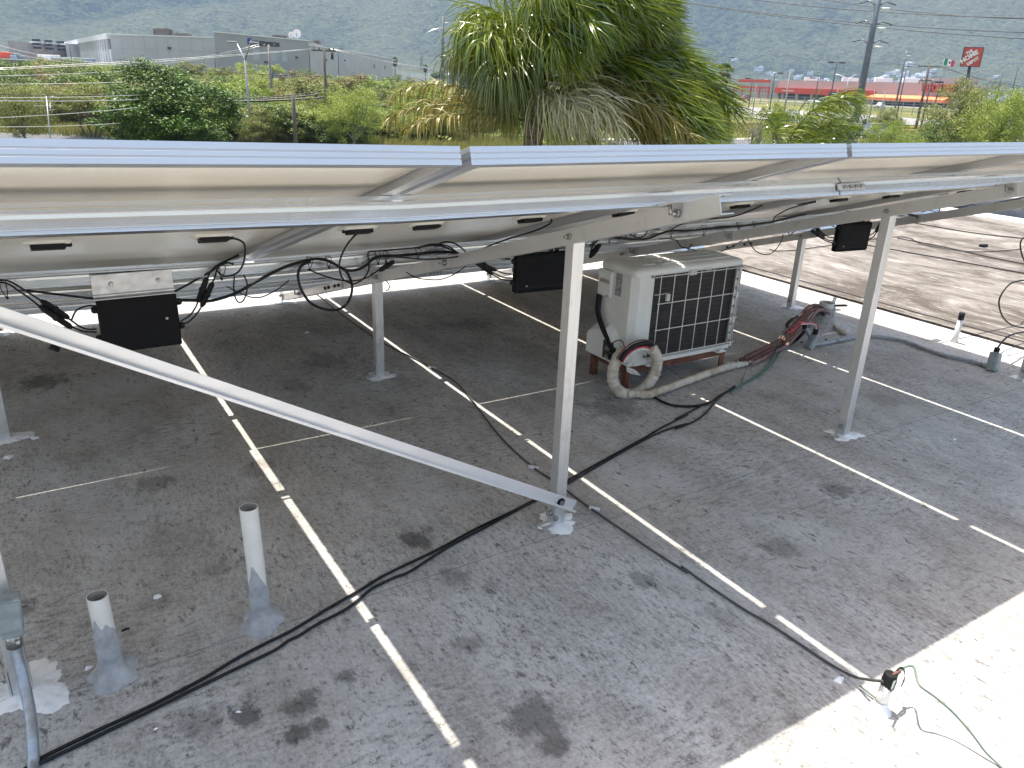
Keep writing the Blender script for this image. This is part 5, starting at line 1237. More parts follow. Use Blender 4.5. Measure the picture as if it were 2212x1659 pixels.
# ------------------------------------------------------------------ the large queen palm
WIND = np.array([.80, -.52, .0])
def frond(parent, base_, d0, L_, droop, wind, nleaf, llen, mat, seed, lw=.013, ldroop=.5, lwind=.55, name='frond', start=.10, rr0=.020):
    r = np.random.default_rng(seed)
    n = 30; ds = L_ / n
    p = np.array(base_, float); d = unit(np.array(d0, float)); pts = [p.copy()]; dirs = [d.copy()]
    for i in range(n):
        t = i / n
        d = unit(d + (np.array([0, 0, -1]) * droop * (.35 + 1.3 * t) + WIND * wind * (.3 + t)) * ds)
        p = p + d * ds; pts.append(p.copy()); dirs.append(d.copy())
    pts = np.array(pts); dirs = np.array(dirs)
    stem = MB().tube(pts.tolist(), [rr0 * (1 - .85 * i / n) + .002 for i in range(n + 1)], 6).build('stem', M['rachis'], parent)
    t = start + (1 - start) * np.linspace(0, 1, nleaf) ** .95
    k = np.minimum((t * n).astype(int), n - 1); fr = t * n - k
    B = pts[k] * (1 - fr[:, None]) + pts[k + 1] * fr[:, None]
    Td = dirs[k]
    side = unit(np.cross(Td, np.array([0, 0, 1.0]) + r.normal(size=(nleaf, 3)) * .05)); upv = np.cross(side, Td)
    ang = r.uniform(-1.45, 1.45, nleaf); s = np.where(np.arange(nleaf) % 2 == 0, 1, -1)
    D = unit(side * (s * np.cos(ang))[:, None] + upv * np.sin(ang)[:, None] * .8 + Td * r.uniform(.3, .9, (nleaf, 1)))
    LL = llen * (np.sin(np.clip(t, 0.03, 1) ** .7 * math.pi * .93) * .75 + .3) * r.uniform(.75, 1.15, nleaf)
    m = 7; P = np.zeros((nleaf, m, 3)); W = np.zeros((nleaf, m, 3)); cur = B.copy(); P[:, 0] = cur
    wref = unit(np.cross(D, r.normal(size=(nleaf, 3))))
    lw_ = lw * r.uniform(.7, 1.25, nleaf)
    dr = ldroop * r.uniform(.25, 1.6, (nleaf, 1)); lwd = lwind * r.uniform(.2, 1.7, (nleaf, 1))
    prof = [.6, 1, 1.05, .95, .75, .5, .08]
    W[:, 0] = wref * (lw_ * prof[0])[:, None]
    for j in range(1, m):
        D = unit(D + (np.array([0, 0, -1.0]) * dr + WIND * lwd) * (.55 if j > 1 else .3))
        cur = cur + D * (LL / (m - 1))[:, None]
        wref = unit(wref - D * np.sum(wref * D, 1, keepdims=True) + r.normal(size=(nleaf, 3)) * .06)
        P[:, j] = cur; W[:, j] = wref * (lw_ * prof[j])[:, None]
    o = ribbons(name, P, W, M[mat], parent)
    stem.parent = o
    return o
PB = (7.596,11.283,2.327)
pbx, pby = (7.33,11.11)
palm = thing('queen_palm', 'large windblown palm with long green fronds streaming to one side behind the panels', 'palm tree', (pbx, pby, -3.2))
tp = smooth([(pbx, pby, -3.3), (pbx + .02, pby, -1), (pbx + .06, pby, .6), (PB[0], PB[1], PB[2] - .15)], 8)
rad = [.155 + .012 * (i % 2) for i in range(len(tp))]
MB().tube(tp, rad, 16).build('trunk', M['palm_trunk'], palm)
bt = MB()
for k in range(14):
    a = k * 2.4; z = PB[2] - 1.3 + k * .075
    b0 = Vector((pbx + .12 * math.cos(a) + .03, pby + .12 * math.sin(a), z)); bt.tube([b0, b0 + Vector((.09 * math.cos(a), .09 * math.sin(a), .22)), b0 + Vector((.18 * math.cos(a), .18 * math.sin(a), .38))], [.055, .04, .02], 6)
bt.build('old_leaf_base', M['palm_trunk'], palm)
Rv = np.array([.840, -.543, 0]); Fv = np.array([.543, .840, 0]); Zv = np.array([0, 0, 1.0])
def dirn(rgt, fwd, up): return Rv * rgt + Fv * fwd + Zv * up
PBv = np.array(PB)
r = np.random.default_rng(77)
FR = []
for i in range(40):          # the streaming side: rise, bend over, fall with the wind
    f = -.9 + 1.8 * ((i * .618) % 1); u = -.05 + 1.1 * ((i * .382 + .1) % 1)
    if f < -.35 and u < .5: f = -f
    L_ = (1.75 + 1.3 * (1 - u)) * (1.0 if abs(f) < .6 else .9) * r.uniform(.92, 1.08)
    FR.append((r.uniform(.30, .85), f, u, L_, .46 + .48 * max(u, 0), r.uniform(.06, .16), 430, r.uniform(.85, 1.05), 'palm_green', r.uniform(-.25, .05), r.uniform(.55, .85), r.uniform(.85, 1.35)))
for i in range(12):          # long low fronds on the lee side
    FR.append((.95, -.45 + .09 * i, -.05 + .4 * ((i * .618) % 1), r.uniform(2.9, 3.4), .44, .10, 420, .95, 'palm_green', r.uniform(-.45, -.05), .65, 1.0))
for (a, f, u, L_) in ((-.05, -.2, 1.0, 2.3), (-.15, .35, 1.0, 2.4), (.05, -.5, .9, 2.4), (.1, .5, .9, 2.5), (-.1, -.7, .7, 2.1), (.15, -.9, .6, 2.2), (0, -.9, .3, 1.7), (.2, -.95, .15, 1.6)):
    FR.append((a, f, u, L_ * .9, .75, .36, 400, .95, 'palm_green', 0.0, .8, .55))
for (a, f, u, L_, zo) in ((-.58, -.25, .55, 1.45, -.30), (-.55, .2, .60, 1.5, -.25), (-.50, -.5, .50, 1.4, -.35), (-.60, .0, .40, 1.5, -.50), (-.45, -.7, .35, 1.3, -.55), (-.55, .4, .45, 1.4, -.45)):
    FR.append((a, f, u, L_, .92, .02, 340, 1.05, 'palm_green' if zo > -.5 else 'palm_mid', zo, 1.1, .10))
for (a, f, u, L_, zo) in ((-.9, -.05, .30, 2.5, -1.30), (-.9, .2, .42, 2.6, -1.25), (-.85, -.35, .22, 2.2, -1.3), (-.8, .45, .3, 2.2, -1.25)):
    FR.append((a, f, u, L_, .34, .0, 200, .55, 'palm_old', zo, .75, .12))
for (a, f, u, L_, zo) in ((.42, -.60, .45, 1.7, -.95), (.30, -.70, .40, 1.5, -.95), (.58, -.55, .34, 1.8, -1.0), (.15, -.75, .30, 1.2, -1.0)):
    FR.append((a, f - .15, u, L_, .80, .10, 105, 1.05, 'palm_dry', zo, .85, .38))
for (a, f, u, L_, zo) in ((.85, -.25, .15, 2.9, -.6), (.9, .2, .1, 3.0, -.6), (.75, -.5, .05, 2.7, -.7), (.8, .5, .1, 2.8, -.6), (.85, 0, -.1, 2.8, -.8)):
    FR.append((a, f, u, L_, .34, .12, 300, .75, 'palm_old', zo, .85, .40))
for (a, f, u, L_, zo) in ((.2, .8, -.1, 1.6, -.9), (-.3, .8, .0, 1.6, -.9), (.5, .7, .0, 1.8, -.9)):
    FR.append((a, f, u, L_, .6, .1, 160, .8, 'palm_green', zo, 1.0, .3))
for i, (a, f, u, L_, dr, wd, nl_, ll, mt_, zo, ld, lwi) in enumerate(FR):
    bpos = PBv + dirn(a * .10, f * .10, zo - .05 + r.uniform(-.06, .06))
    frond(palm, bpos, dirn(a, f, u), L_, dr, wd, nl_, ll, mt_, 200 + i, ldroop=ld, lwind=lwi, lw=.0088 if mt_ != 'palm_dry' else .0085)
# the small palm with one arching frond
sb = (12.831,10.494,0.763)
sp_ = thing('small_palm', 'small young palm with a single arching frond blown sideways', 'palm tree', (sb[0], sb[1], -3.2))
sbv = np.array(sb)
MB().tube([(sb[0] - .1, sb[1], -3.3), (sb[0] - .03, sb[1], -1.2), (sb[0], sb[1], sb[2] - .3)], [.09, .075, .05], 10).build('trunk', M['palm_trunk'], sp_)
for i, (a, f, u, L_, dr, wd, nl_, ll, mt_) in enumerate([(.16, -.1, 1.0, 1.85, .60, .95, 230, .75, 'palm_green'), (.5, .1, .55, 1.5, .75, .5, 160, .62, 'palm_green'), (.7, -.3, .35, 1.5, .7, .4, 160, .6, 'palm_green'),
        (.75, .3, .25, 1.6, .6, .3, 150, .6, 'palm_green'), (-.3, .2, .6, 1.0, .9, .7, 110, .5, 'palm_green'), (.2, -.6, .3, 1.2, .8, .5, 130, .55, 'palm_green')]):
    frond(sp_, sbv - Zv * (.25 if i else .35), dirn(a, f, u), L_, dr, wd, nl_, ll, mt_, 400 + i, ldroop=.55, lwind=.75, lw=.010, rr0=.026)
# fan palms in the distance
def fan_proto():
    r = np.random.default_rng(9)
    t = bpy.data.objects.new('fan_palm', None); WL[t.name] = Vector((0, 0, 0))
    def fans(n, el, R0, drop):
        Vs = []
        for k in range(n):
            az = r.uniform(0, 6.283); e = r.uniform(*el)
            d = np.array([math.cos(az) * math.cos(e), math.sin(az) * math.cos(e), math.sin(e)])
            c = np.array([0, 0, .86 - drop * r.random()]) + d * R0
            u_ = unit(np.cross(d, [0, 0, 1.])); w_ = np.cross(u_, d)
            for q in np.linspace(-1.2, 1.2, 9):
                v_ = d * math.cos(q) + u_ * math.sin(q); tip = c + v_ * .075 + np.array([0, 0, -.025])
                s_ = (u_ * math.cos(q) - d * math.sin(q)) * .008
                Vs += [c, c + v_ * .045 - s_, tip, c + v_ * .045 + s_]
        V = np.array(Vs); return V, np.arange(len(V)).reshape(-1, 4)
    V, F = fans(46, (-.1, 1.4), .07, .03); a = quads('crown', V, F, M['leaf_mid'], None); a.parent = t
    V, F = fans(44, (-1.3, -.4), .05, .16); b = quads('dead_leaf_skirt', V, F, M['palm_trunk'], None); b.parent = t
    c = MB().tube([(0, 0, -.02), (.004, 0, .4), (0, 0, .84)], [.021, .016, .014], 8).build('trunk', M['greybark'], None, loc=(0, 0, 0)); c.parent = t
    for q in (a, b, c): COL.objects.unlink(q)
    TREEPROTO['fan'] = (t, [a, b, c])
fan_proto()
for i, ((x, y, z, h, w), lab) in enumerate([
    ((146.0,327.43,-0.77,10.52,5.92), 'shaggy fan palm at the right end of the grey factory roofline'),
    ((123.52,252.49,-0.82,6.77,5.28), 'fan palm with a brown skirt left of the tall steel pole'),
    ((152.47,284.9,-0.88,9.31,5.74), 'fan palm right of the tall steel pole, second tallest of that pair'),
    ((160.36,292.58,-0.89,12.09,6.3), 'tallest slim fan palm just left of the large windblown palm'),
    ((158.5,281.0,-0.91,9.12,5.74), 'fan palm nearest the drooping left fronds of the large palm')]):
    place_tree('fan', x, y, z, h, h * 1.15, i * 1.1, lab, 'distant fan palms', name='fan_palm', cat='palm tree')
x, y, z, h, w = (99.65,95.36,-2.73,8.65,4.11)
place_tree('fan', x, y, z, h, h * 1.5, .4, 'shaggy fan palm at the garden yard beside the large green palm', 'distant fan palms', name='fan_palm', cat='palm tree')

# ------------------------------------------------------------------ buildings far off
M['fac_grey'] = pm('factory_grey', (.40, .395, .39), (.36, .355, .35), .15, .8)
M['fac_dark'] = pm('factory_dark_grey', (.30, .295, .29), (.27, .265, .26), .15, .8)  # darker grey for the entrance block and panel joints
M['fac_white'] = pm('factory_white', (.66, .66, .65), (.58, .58, .57), .2, .8)
M['bldg_pink'] = pm('pinkish_wall', (.42, .36, .34), (.37, .32, .31), .2, .85)
M['glass'] = pm('window_glass', (.05, .06, .07), (.03, .04, .05), .5, .12)
M['paleglass'] = pm('pale_window', (.33, .37, .37), (.28, .32, .32), .5, .25)
M['rtu'] = pm('rooftop_unit', (.14, .12, .10), (.08, .07, .06), 1, .8)
M['darksteel'] = pm('dark_pole', (.05, .05, .052), (.03, .03, .032), 2, .6)
M['wood'] = pm('pole_wood', (.13, .11, .095), (.08, .07, .06), 4, .9, stretch=(4, 4, .5))
M['concpole'] = pm('pole_concrete', (.24, .225, .205), (.17, .16, .15), 4, .9, stretch=(2, 2, .5))
M['galv'] = pm('galvanised_pole', (.34, .35, .36), (.25, .26, .27), 3, .45, .5)
M['tower'] = pm('tower_steel', (.14, .16, .18), (.10, .115, .13), .6, .6, .3)
M['wire_bright'] = pm('bright_wire', (.75, .74, .72), (.62, .61, .60), 3, .3, .8)
M['wire_dark'] = pm('dark_wire', (.03, .03, .032), (.05, .05, .05), 3, .6)
M['logo_blue'] = pm('logo_blue', (.01, .03, .22), (.015, .04, .28), 1, .5)
M['sign_dark'] = pm('sign_letter_black', (.02, .02, .022), (.03, .03, .03), 1, .6)
M['orange'] = pm('store_orange', (.50, .050, .012), (.44, .042, .012), .5, .55)
M['awning'] = pm('awning_orange', (.75, .22, .075), (.68, .18, .06), .5, .6)
M['storepink'] = pm('faded_store_wall', (.43, .30, .28), (.37, .265, .25), .08, .8)
M['storegrey'] = pm('store_grey_wall', (.36, .34, .33), (.32, .30, .29), .1, .8)
M['dark_open'] = pm('dark_opening', (.03, .028, .028), (.05, .045, .04), 1, .8)
M['signwhite'] = pm('sign_white', (.78, .77, .75), (.70, .69, .67), 1, .5)
M['flag_green'] = pm('flag_green', (.01, .20, .06), (.015, .24, .07), 1, .7)
M['flag_red'] = pm('flag_red', (.60, .015, .05), (.52, .012, .045), 1, .7)
M['metalroof'] = pm('pale_metal_roof', (.60, .60, .60), (.5, .5, .5), .2, .45, .3)
M['bluegrey'] = pm('blue_grey_wall', (.22, .27, .31), (.18, .22, .26), .3, .8)

def quad_on(A_, B_, t0, t1, z0, z1, out, mb, th=.25):
    """a box on the wall A-B from t0 to t1 metres along it, proud of it by out"""
    A_, B_ = Vector((*A_, 0)), Vector((*B_, 0)); e = (B_ - A_).normalized(); nrm = Vector((e.y, -e.x, 0))
    if nrm.dot(-A_) < 0: nrm = -nrm
    c = A_ + e * (t0 + t1) / 2 + nrm * (out - th / 2) + Vector((0, 0, (z0 + z1) / 2))
    rot = Matrix((e, nrm, e.cross(nrm))).transposed()
    return mb.box(c, (abs(t1 - t0), th, z1 - z0), rot)
def text_mesh(body, height, width, depth, squash=None, offset=0.0, spacing=1.0):
    """built-in font lettering as mesh, scaled to a height and width, origin at its lower left"""
    cu = bpy.data.curves.new('lettering', 'FONT'); cu.body = body; cu.extrude = .06; cu.offset = offset; cu.space_character = spacing; cu.resolution_u = 3
    ob = bpy.data.objects.new('lettering', cu); COL.objects.link(ob)
    me = bpy.data.meshes.new_from_object(ob.evaluated_get(bpy.context.evaluated_depsgraph_get()))
    COL.objects.unlink(ob); bpy.data.objects.remove(ob)
    V = np.array([v.co[:] for v in me.vertices])
    V[:, :2] -= V[:, :2].min(0); ext = V[:, :2].max(0)
    V[:, 0] *= width / ext[0]; V[:, 1] *= height / ext[1]; V[:, 2] *= depth / .12
    mb = MB(); mb.add(V, [tuple(p.vertices) for p in me.polygons]); bpy.data.meshes.remove(me)
    return mb
def on_wall(mb, A_, B_, t, z, out, skew=0.0):
    A_, B_ = Vector((*A_, 0)), Vector((*B_, 0)); e = (B_ - A_).normalized(); nrm = Vector((e.y, -e.x, 0))
    if nrm.dot(-A_) < 0: nrm = -nrm
    up = Vector((0, 0, 1))
    Mx = Matrix((e, up, nrm)).transposed().to_4x4(); Mx.translation = A_ + e * t + up * z + nrm * out
    return mb.xform(Mx)

# grey factory
K0, K1, K2, K3, K4, K5 = (34.66,488.9), (35.19,307.04), (61.99,278.21), (57.51,258.1), (92.95,279.92), (183.67,415.56)
fac = thing('factory', 'long grey factory with a white-finned end and dark lettering on its entrance block', 'factory', (K2[0], K2[1], .3))
ZT = 10.7
far = [(171.56,489.86), (48.72,633.21)]
MB().prism([K1, K2, K4, far[0], far[1], K0], -3, ZT).build('wall', M['fac_grey'], fac)
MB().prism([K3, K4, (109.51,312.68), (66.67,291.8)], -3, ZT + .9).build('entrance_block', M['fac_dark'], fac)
MB().prism([(93.0,280.53), K5, (186.88,454.4), (108.0,313.65)], -3, ZT - .35).build('rear_wing', M['fac_grey'], fac)
def wall_len(a, b): return math.hypot(a[0] - b[0], a[1] - b[1])
tr_ = MB(); quad_on(K1, K2, 0, wall_len(K1, K2), ZT, ZT + .35, .2, tr_, .5); tr_.build('roof_trim', M['fac_white'], fac)
tr_ = MB(); quad_on(K3, K4, 0, wall_len(K3, K4), ZT + .9, ZT + 1.2, .2, tr_, .5); tr_.build('roof_trim', M['fac_white'], fac)
tr_ = MB(); quad_on((93.0,280.53), K5, 0, wall_len(K4, K5), ZT - .35, ZT, .2, tr_, .5); tr_.build('roof_trim', M['fac_white'], fac)
W0 = wall_len(K0, K1)
fw = MB(); quad_on(K0, K1, 0, W0, .2, 6.3, .3, fw, .6); fw.build('end_panel', M['fac_white'], fac)
fg = MB(); quad_on(K0, K1, 0, W0, 6.3, 9.5, .15, fg, .3); gp = fg.build('window_band', M['glass'], fac)
fg = MB(); quad_on(K0, K1, 0, W0, 9.5, ZT + .5, .9, fg, 1.2); fg.build('eave', M['fac_white'], fac)
for k in range(26):
    t = W0 * (k + .5) / 26
    fn = MB(); quad_on(K0, K1, t - .35, t + .35, .2, 9.5, .9, fn, .8); fn.build('fin', M['fac_white'], fac)
sm_ = MB()
for zz in (3.2, 6.6): quad_on(K1, K2, 0, wall_len(K1, K2), zz, zz + .08, .04, sm_, .08)
for k in range(1, 9): quad_on(K1, K2, k * wall_len(K1, K2) / 9 - .05, k * wall_len(K1, K2) / 9 + .05, -1, ZT, .03, sm_, .06)
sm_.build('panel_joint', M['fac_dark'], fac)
W3 = wall_len(K3, K4)
for (px0, px1) in ((15.06, 18.11), (23.34, 25.91), (28.31, 30.75)):
    wn = MB(); quad_on(K3, K4, px0, px1, 4.7, 7.7, .06, wn, .2); wn.build('window', M['paleglass'], fac)
for px_, zz in ((35.28, 6.0), (20.59, 4.0)):
    wn = MB(); quad_on(K3, K4, px_ - .5, px_ + .5, zz, zz + .5, .5, wn, .5); wn.build('wall_lamp', M['sign_dark'], fac)
wn = MB(); quad_on(K1, K2, 22, 23.0, 7.0, 7.6, .5, wn, .5); wn.build('wall_lamp', M['sign_dark'], fac)
for px_, zz in ((23.01, 6.0), (52.48, 6.6)):
    wn = MB(); quad_on((93.0,280.53), K5, px_ - .5, px_ + .5, zz, zz + .5, .5, wn, .5); wn.build('wall_lamp', M['sign_dark'], fac)
for px_ in (113.42, 141.04):
    wn = MB(); quad_on((93.0,280.53), K5, px_ - 1.8, px_ + 1.8, 5.0, 6.6, .05, wn, .2); wn.build('window', M['glass'], fac)
ta, tb_ = 15.67, 27.21
on_wall(text_mesh('FRIEDRICH', 1.30, tb_ - ta, .35, offset=.022), K3, K4, ta, 9.05, .1).build('lettering', M['sign_dark'], fac)
la, lb = 13.36, 14.86
lw = lb - la
lg = MB().add([(0, .5, .0), (lw, 0, 0), (lw, 2.3, 0), (0, 2.0, 0), (0, .5, .3), (lw, 0, .3), (lw, 2.3, .3), (0, 2.0, .3)], [(3, 2, 1, 0), (4, 5, 6, 7), (0, 1, 5, 4), (1, 2, 6, 5), (2, 3, 7, 6), (3, 0, 4, 7)])
on_wall(lg, K3, K4, la, 8.7, .12).build('emblem', M['logo_blue'], fac)
sw = MB()
for k in range(6):
    x0 = lw * (.18 + .1 * k); sw.box((x0 + .12, .55 + .22 * k, .32), (.22, .30, .04), Matrix.Rotation(.5, 3, 'Z'))
on_wall(sw, K3, K4, la, 8.7, .12).build('emblem_stripe', M['signwhite'], fac)
for (px_, d_, w_, h_) in ((361, 262, 5.5, 2.6), (388, 262, 2.5, .8), (403, 262, 5, 1.4), (609, 262, 4.5, 1.5), (676, 300, 2, 2.0), (688, 305, 2.4, 2.6)):
    c = {361: (51.01,301.93), 388: (54.56,299.63), 403: (56.54,298.35), 609: (85.57,287.25), 676: (105.89,315.02), 688: (109.5,319.08)}[px_]
    zz = ZT + (.9 if px_ == 609 else 0)
    MB().box((c[0], c[1], zz + h_ / 2), (w_, 3, h_), Matrix.Rotation(R_(-33), 3, 'Z')).box((c[0], c[1], zz + h_ + .1), (w_ * .8, 2.4, .2), Matrix.Rotation(R_(-33), 3, 'Z')).build('rooftop_unit', M['rtu'], fac, bevel=.1)
for c, s in (((91.46,293.67), 1.0), ((93.8,294.71), 1.5)):
    MB().tube([(c[0], c[1], ZT - .5), (c[0], c[1], ZT + 2.2 + s)], .12, 6).build('aerial_mast', M['galv'], fac)
    MB().lathe((0, 0, 0), [(0, 0), (.7 * s, .12 * s), (1.0 * s, .35 * s)], 14).xform(Matrix.Translation((c[0], c[1], ZT + 2.2 + s)) @ Matrix.Rotation(R_(100), 4, 'X')).build('dish', M['signwhite'], fac)

# pinkish works, pale roofs and sheds at the left
pk = thing('works_building', 'pinkish low works building with dark vents left of the white-finned factory end', 'building', (*(21.07,446.56), 0))
MB().prism([(16.35,439.38), (33.12,464.33), (38.13,525.01), (18.25,525.08)], -2, 9.31).build('wall', M['bldg_pink'], pk)
MB().prism([(8.62,429.04), (16.31,438.13), (18.58,499.3), (10.14,504.75)], -2, 9.51).build('tower_block', M['bldg_pink'], pk)
for a in (86, 112, 137):
    c = {86: (20.06,440.82), 112: (25.32,448.92), 137: (30.72,458.21)}[a]
    for zz in (8.0, 9.6, 11.2):
        MB().box((c[0], c[1], zz - .6), (3.2, 1.2, .9), Matrix.Rotation(R_(-33), 3, 'Z')).build('vent', M['sign_dark'], pk)
for c in ((19.98,447.26), (21.61,450.05), (24.86,454.33), (26.56,457.07), (28.09,459.92), (31.78,465.2)):
    MB().box((c[0], c[1], 9.62), (4.5, 3, .9), Matrix.Rotation(R_(-33), 3, 'Z')).build('roof_light', M['fac_white'], pk)
for lab, a, b, d1, d2, y0, y1, mt_, nm in (
    ('white annexe between the pinkish works and the finned factory end', 0, 0, 0, 0, 0, 0, 'fac_white', 'annexe'),):
    o = MB().prism([(28.76,403.24), (40.12,415.06), (50.96,503.93), (36.61,513.21)], -2, 9.15).build(nm, M[mt_]); tag(o, lab, 'building')
o = MB().prism([(-1.4,262.95), (16.9,263.9), (19.66,287.69), (-1.56,295.02)], -2, 1.7).build('shed', M['bluegrey'])
MB().prism([(-1.59,261.8), (16.93,262.6), (19.86,288.83), (-1.8,296.45)], 1.7, 2.05).build('roof', M['metalroof'], o); tag(o, 'long low blue-grey shed with a pale flat roof above the thicket', 'shed')
o = MB().prism([(10.43,300.05), (30.33,299.96), (33.37,329.95), (11.95,343.8)], -2, 0.59).build('shed', M['fac_grey'])
MB().prism([(10.14,298.95), (30.34,298.68), (33.62,331.06), (11.71,345.23)], 0.59, 1.0).build('roof', M['metalroof'], o); tag(o, 'low pale-roofed shed in front of the white-finned factory end', 'shed')
o = MB().box((*(23.61,306.86), 2.03), (13, 3, 2.4), Matrix.Rotation(R_(-33), 3, 'Z')).build('trailer', M['bluegrey'], bevel=.3); tag(o, 'long blue-grey box trailer parked before the finned factory end', 'trailer')
for k in range(4):
    c = ((15.95,310.54), (17.91,310.55), (3.9,285.09), (6.57,302.54))[k]
    o = MB().box((c[0], c[1], 2.38 + .5), (4.2, 2.0, 1.7), Matrix.Rotation(R_(-30 + 8 * k), 3, 'Z')).build('truck_box', (M['fac_white'], M['fac_white'], M['orange'], M['bluegrey'])[k], bevel=.15)
    MB().box((c[0] + 2.5, c[1] - 1.5, 2.38 - .1), (1.4, 1.8, 1.4), Matrix.Rotation(R_(-30 + 8 * k), 3, 'Z')).build('cab', M['bluegrey'], o, bevel=.2)
    tag(o, ('white box truck parked beside the pale shed roof, left of two', 'white box truck parked beside the pale shed roof, right of two', 'orange box truck at the far left edge', 'blue-grey box truck near the far left edge')[k], 'truck', 'box trucks in the works yard')
o = MB().prism([(-0.53,383.83), (8.65,384.28), (9.22,409.48), (-0.57,409.42)], -2, 3.83).build('kiosk', M['fac_white']); MB().prism([(-0.83,382.74), (8.78,382.92), (9.41,410.63), (-0.89,410.91)], 3.83, 4.51).build('roof', M['flag_red'], o); tag(o, 'small white building with a red roof edge at the far left', 'building')
# pale buildings right of the factory
o = MB().prism([(132.88,297.57), (157.77,319.82), (172.11,348.9), (155.02,347.17)], -2, 4.17).build('shed', M['fac_white']); MB().prism([(132.13,296.77), (157.46,318.75), (172.95,349.63), (155.11,348.38)], 4.17, 4.68).build('roof', M['metalroof'], o); tag(o, 'white shed with a sloping roofline left of the tall steel pole', 'shed')
o = MB().prism([(212.41,399.54), (218.37,370.12), (251.12,425.64), (237.69,447.11)], -2, 9.57).build('warehouse', M['fac_grey']); tag(o, 'pale grey warehouse behind the fan palms', 'warehouse')
o = MB().prism([(127.42,243.57), (137.77,245.83), (141.97,253.34), (131.92,252.17)], -1, 2.65).build('fascia', M['bluegrey']); tag(o, 'long pale blue fascia board below the fan palms', 'building')

# town of small white houses on the lower slope
hp = thing('house', 'small white flat-roofed house in the town at the mountain foot', 'house', (0, 0, 0), 'houses of the town at the mountain foot')
MB().box((0, 0, 2.4), (9, 8, 7)).box((2.5, 0, 6.9), (3.5, 7, 2.2)).build('wall', M['fac_white'], hp, local=True)
for x in (-2.5, 1.8): MB().box((x, -4.02, 3.2), (1.6, .1, 1.5)).build('window', M['glass'], hp, local=True)
def mount_z(x, y):
    return None
from mathutils.bvhtree import BVHTree
bvh = BVHTree.FromPolygons([v.co[:] for v in mt.data.vertices], [p.vertices[:] for p in mt.data.polygons])
def land(x, y):
    h = bvh.ray_cast(Vector((x, y, 3000)), Vector((0, 0, -1)))
    g_ = gz(x, y)
    return max(h[0].z, g_) if h[0] is not None else g_
r = np.random.default_rng(21); nh = 0; tries = 0
while nh < 300 and tries < 6000:
    tries += 1
    if nh < 50: px_, d = r.uniform(870, 1060), r.uniform(1000, 1500)
    else: px_ = r.uniform(1640, 1990) if r.random() < .72 else r.uniform(1520, 2190); d = r.uniform(1200, 2300)
    a = (px_ - 1106) / 1672.7
    x, y = dl(d, a * d); z = land(x, y)
    el = (z - 1.59) / d * 1672.7
    if el > (22 if nh < 50 else 62 if r.random() < .2 else 46) or noise.noise(Vector((x / 160, y / 160, 3))) < (-.2 if nh < 50 else .05): continue
    c = hp if nh == 0 else copy_tree(hp)
    s = r.uniform(.8, 1.5); c.location = (x, y, z - .6); c.rotation_euler = (0, 0, R_(-33) + r.uniform(-.8, .8)); c.scale = (s * r.uniform(.8, 1.5), s, s * r.uniform(.6, 1.0)); nh += 1
    c['label'] = 'small white ' + ('wide ' if c.scale[0] > 1.1 else 'narrow ') + 'hillside house, ' + ('low, ' if el < 14 else 'halfway up, ' if el < 32 else 'uppermost, ') + where(d, a * d)

# ------------------------------------------------------------------ the store with the orange band
S0, S1, S2, S3 = (346.69,353.62), (342.78,289.68), (317.54,178.17), (390.09,207.96)
sto = thing('store', 'long faded red store with an orange awning and large red wall lettering', 'store', (*S1, -2))
SW = wall_len(S1, S2)
ZS = 7.65
MB().prism([S1, S2, S3, (412.45,334.11)], -4, ZS).build('wall', M['storepink'], sto)
MB().prism([S0, (343.21,290.04), (413.09,334.97), (401.46,405.13)], -4, ZS - .2).build('grey_wing', M['storegrey'], sto)
pa = MB(); quad_on(S1, S2, 91.52, SW + .2, ZS, ZS + 1.9, .5, pa, 6); quad_on(S1, S2, 91.52, SW + .2, -4, ZS + .01, .5, pa, .6); pa.build('raised_parapet', M['storepink'], sto)
bt_ = MB(); t1 = 68.24
quad_on(S1, S2, 0, t1, ZS - 6.2, ZS - 3.6, 2.0, bt_, 2.2); bt_.build('orange_band', M['orange'], sto)
op = MB(); quad_on(S1, S2, 1, t1 - 6, -3, ZS - 6.25, .05, op, .2); op.build('shop_opening', M['dark_open'], sto)
for k in range(7):
    q = MB(); quad_on(S1, S2, 6 + k * 11, 7.2 + k * 11, -3, ZS - 6.2, 1.8, q, 1.2); q.build('pillar', M['storepink'], sto)
e = (Vector((*S2, 0)) - Vector((*S1, 0))).normalized(); nm_ = Vector((e.y, -e.x, 0)); nm_ = nm_ if nm_.dot(-Vector((*S1, 0))) > 0 else -nm_
t2 = 109.12
aw = MB(); A1, A2 = Vector((*S1, 0)) + e * t1, Vector((*S1, 0)) + e * t2
zt_, zb_ = ZS - 4.9, ZS - 6.2
aw.add([A1 + nm_ * .6 + Vector((0, 0, zt_)), A2 + nm_ * .6 + Vector((0, 0, zt_)), A2 + nm_ * 4.5 + Vector((0, 0, zb_)), A1 + nm_ * 4.5 + Vector((0, 0, zb_)),
        A1 + nm_ * .6 + Vector((0, 0, zb_ - 1)), A2 + nm_ * .6 + Vector((0, 0, zb_ - 1)), A2 + nm_ * 4.5 + Vector((0, 0, zb_ - 1.2)), A1 + nm_ * 4.5 + Vector((0, 0, zb_ - 1.2))],
       [(0, 3, 2, 1), (4, 5, 6, 7), (0, 1, 5, 4), (1, 2, 6, 5), (2, 3, 7, 6), (3, 0, 4, 7)])
aw.build('awning', M['awning'], sto)
op = MB(); quad_on(S1, S2, t1, t2, -3, zb_ - 1.05, .65, op, .2); op.build('shop_opening', M['dark_open'], sto)
ta, tb_ = 94.18, 111.96
zl = ZS - 3.2
on_wall(text_mesh('THE HOME DEPOT', 2.9, tb_ - ta, .3, offset=.035), S1, S2, ta, zl, 1.5).build('lettering', M['orange'], sto)
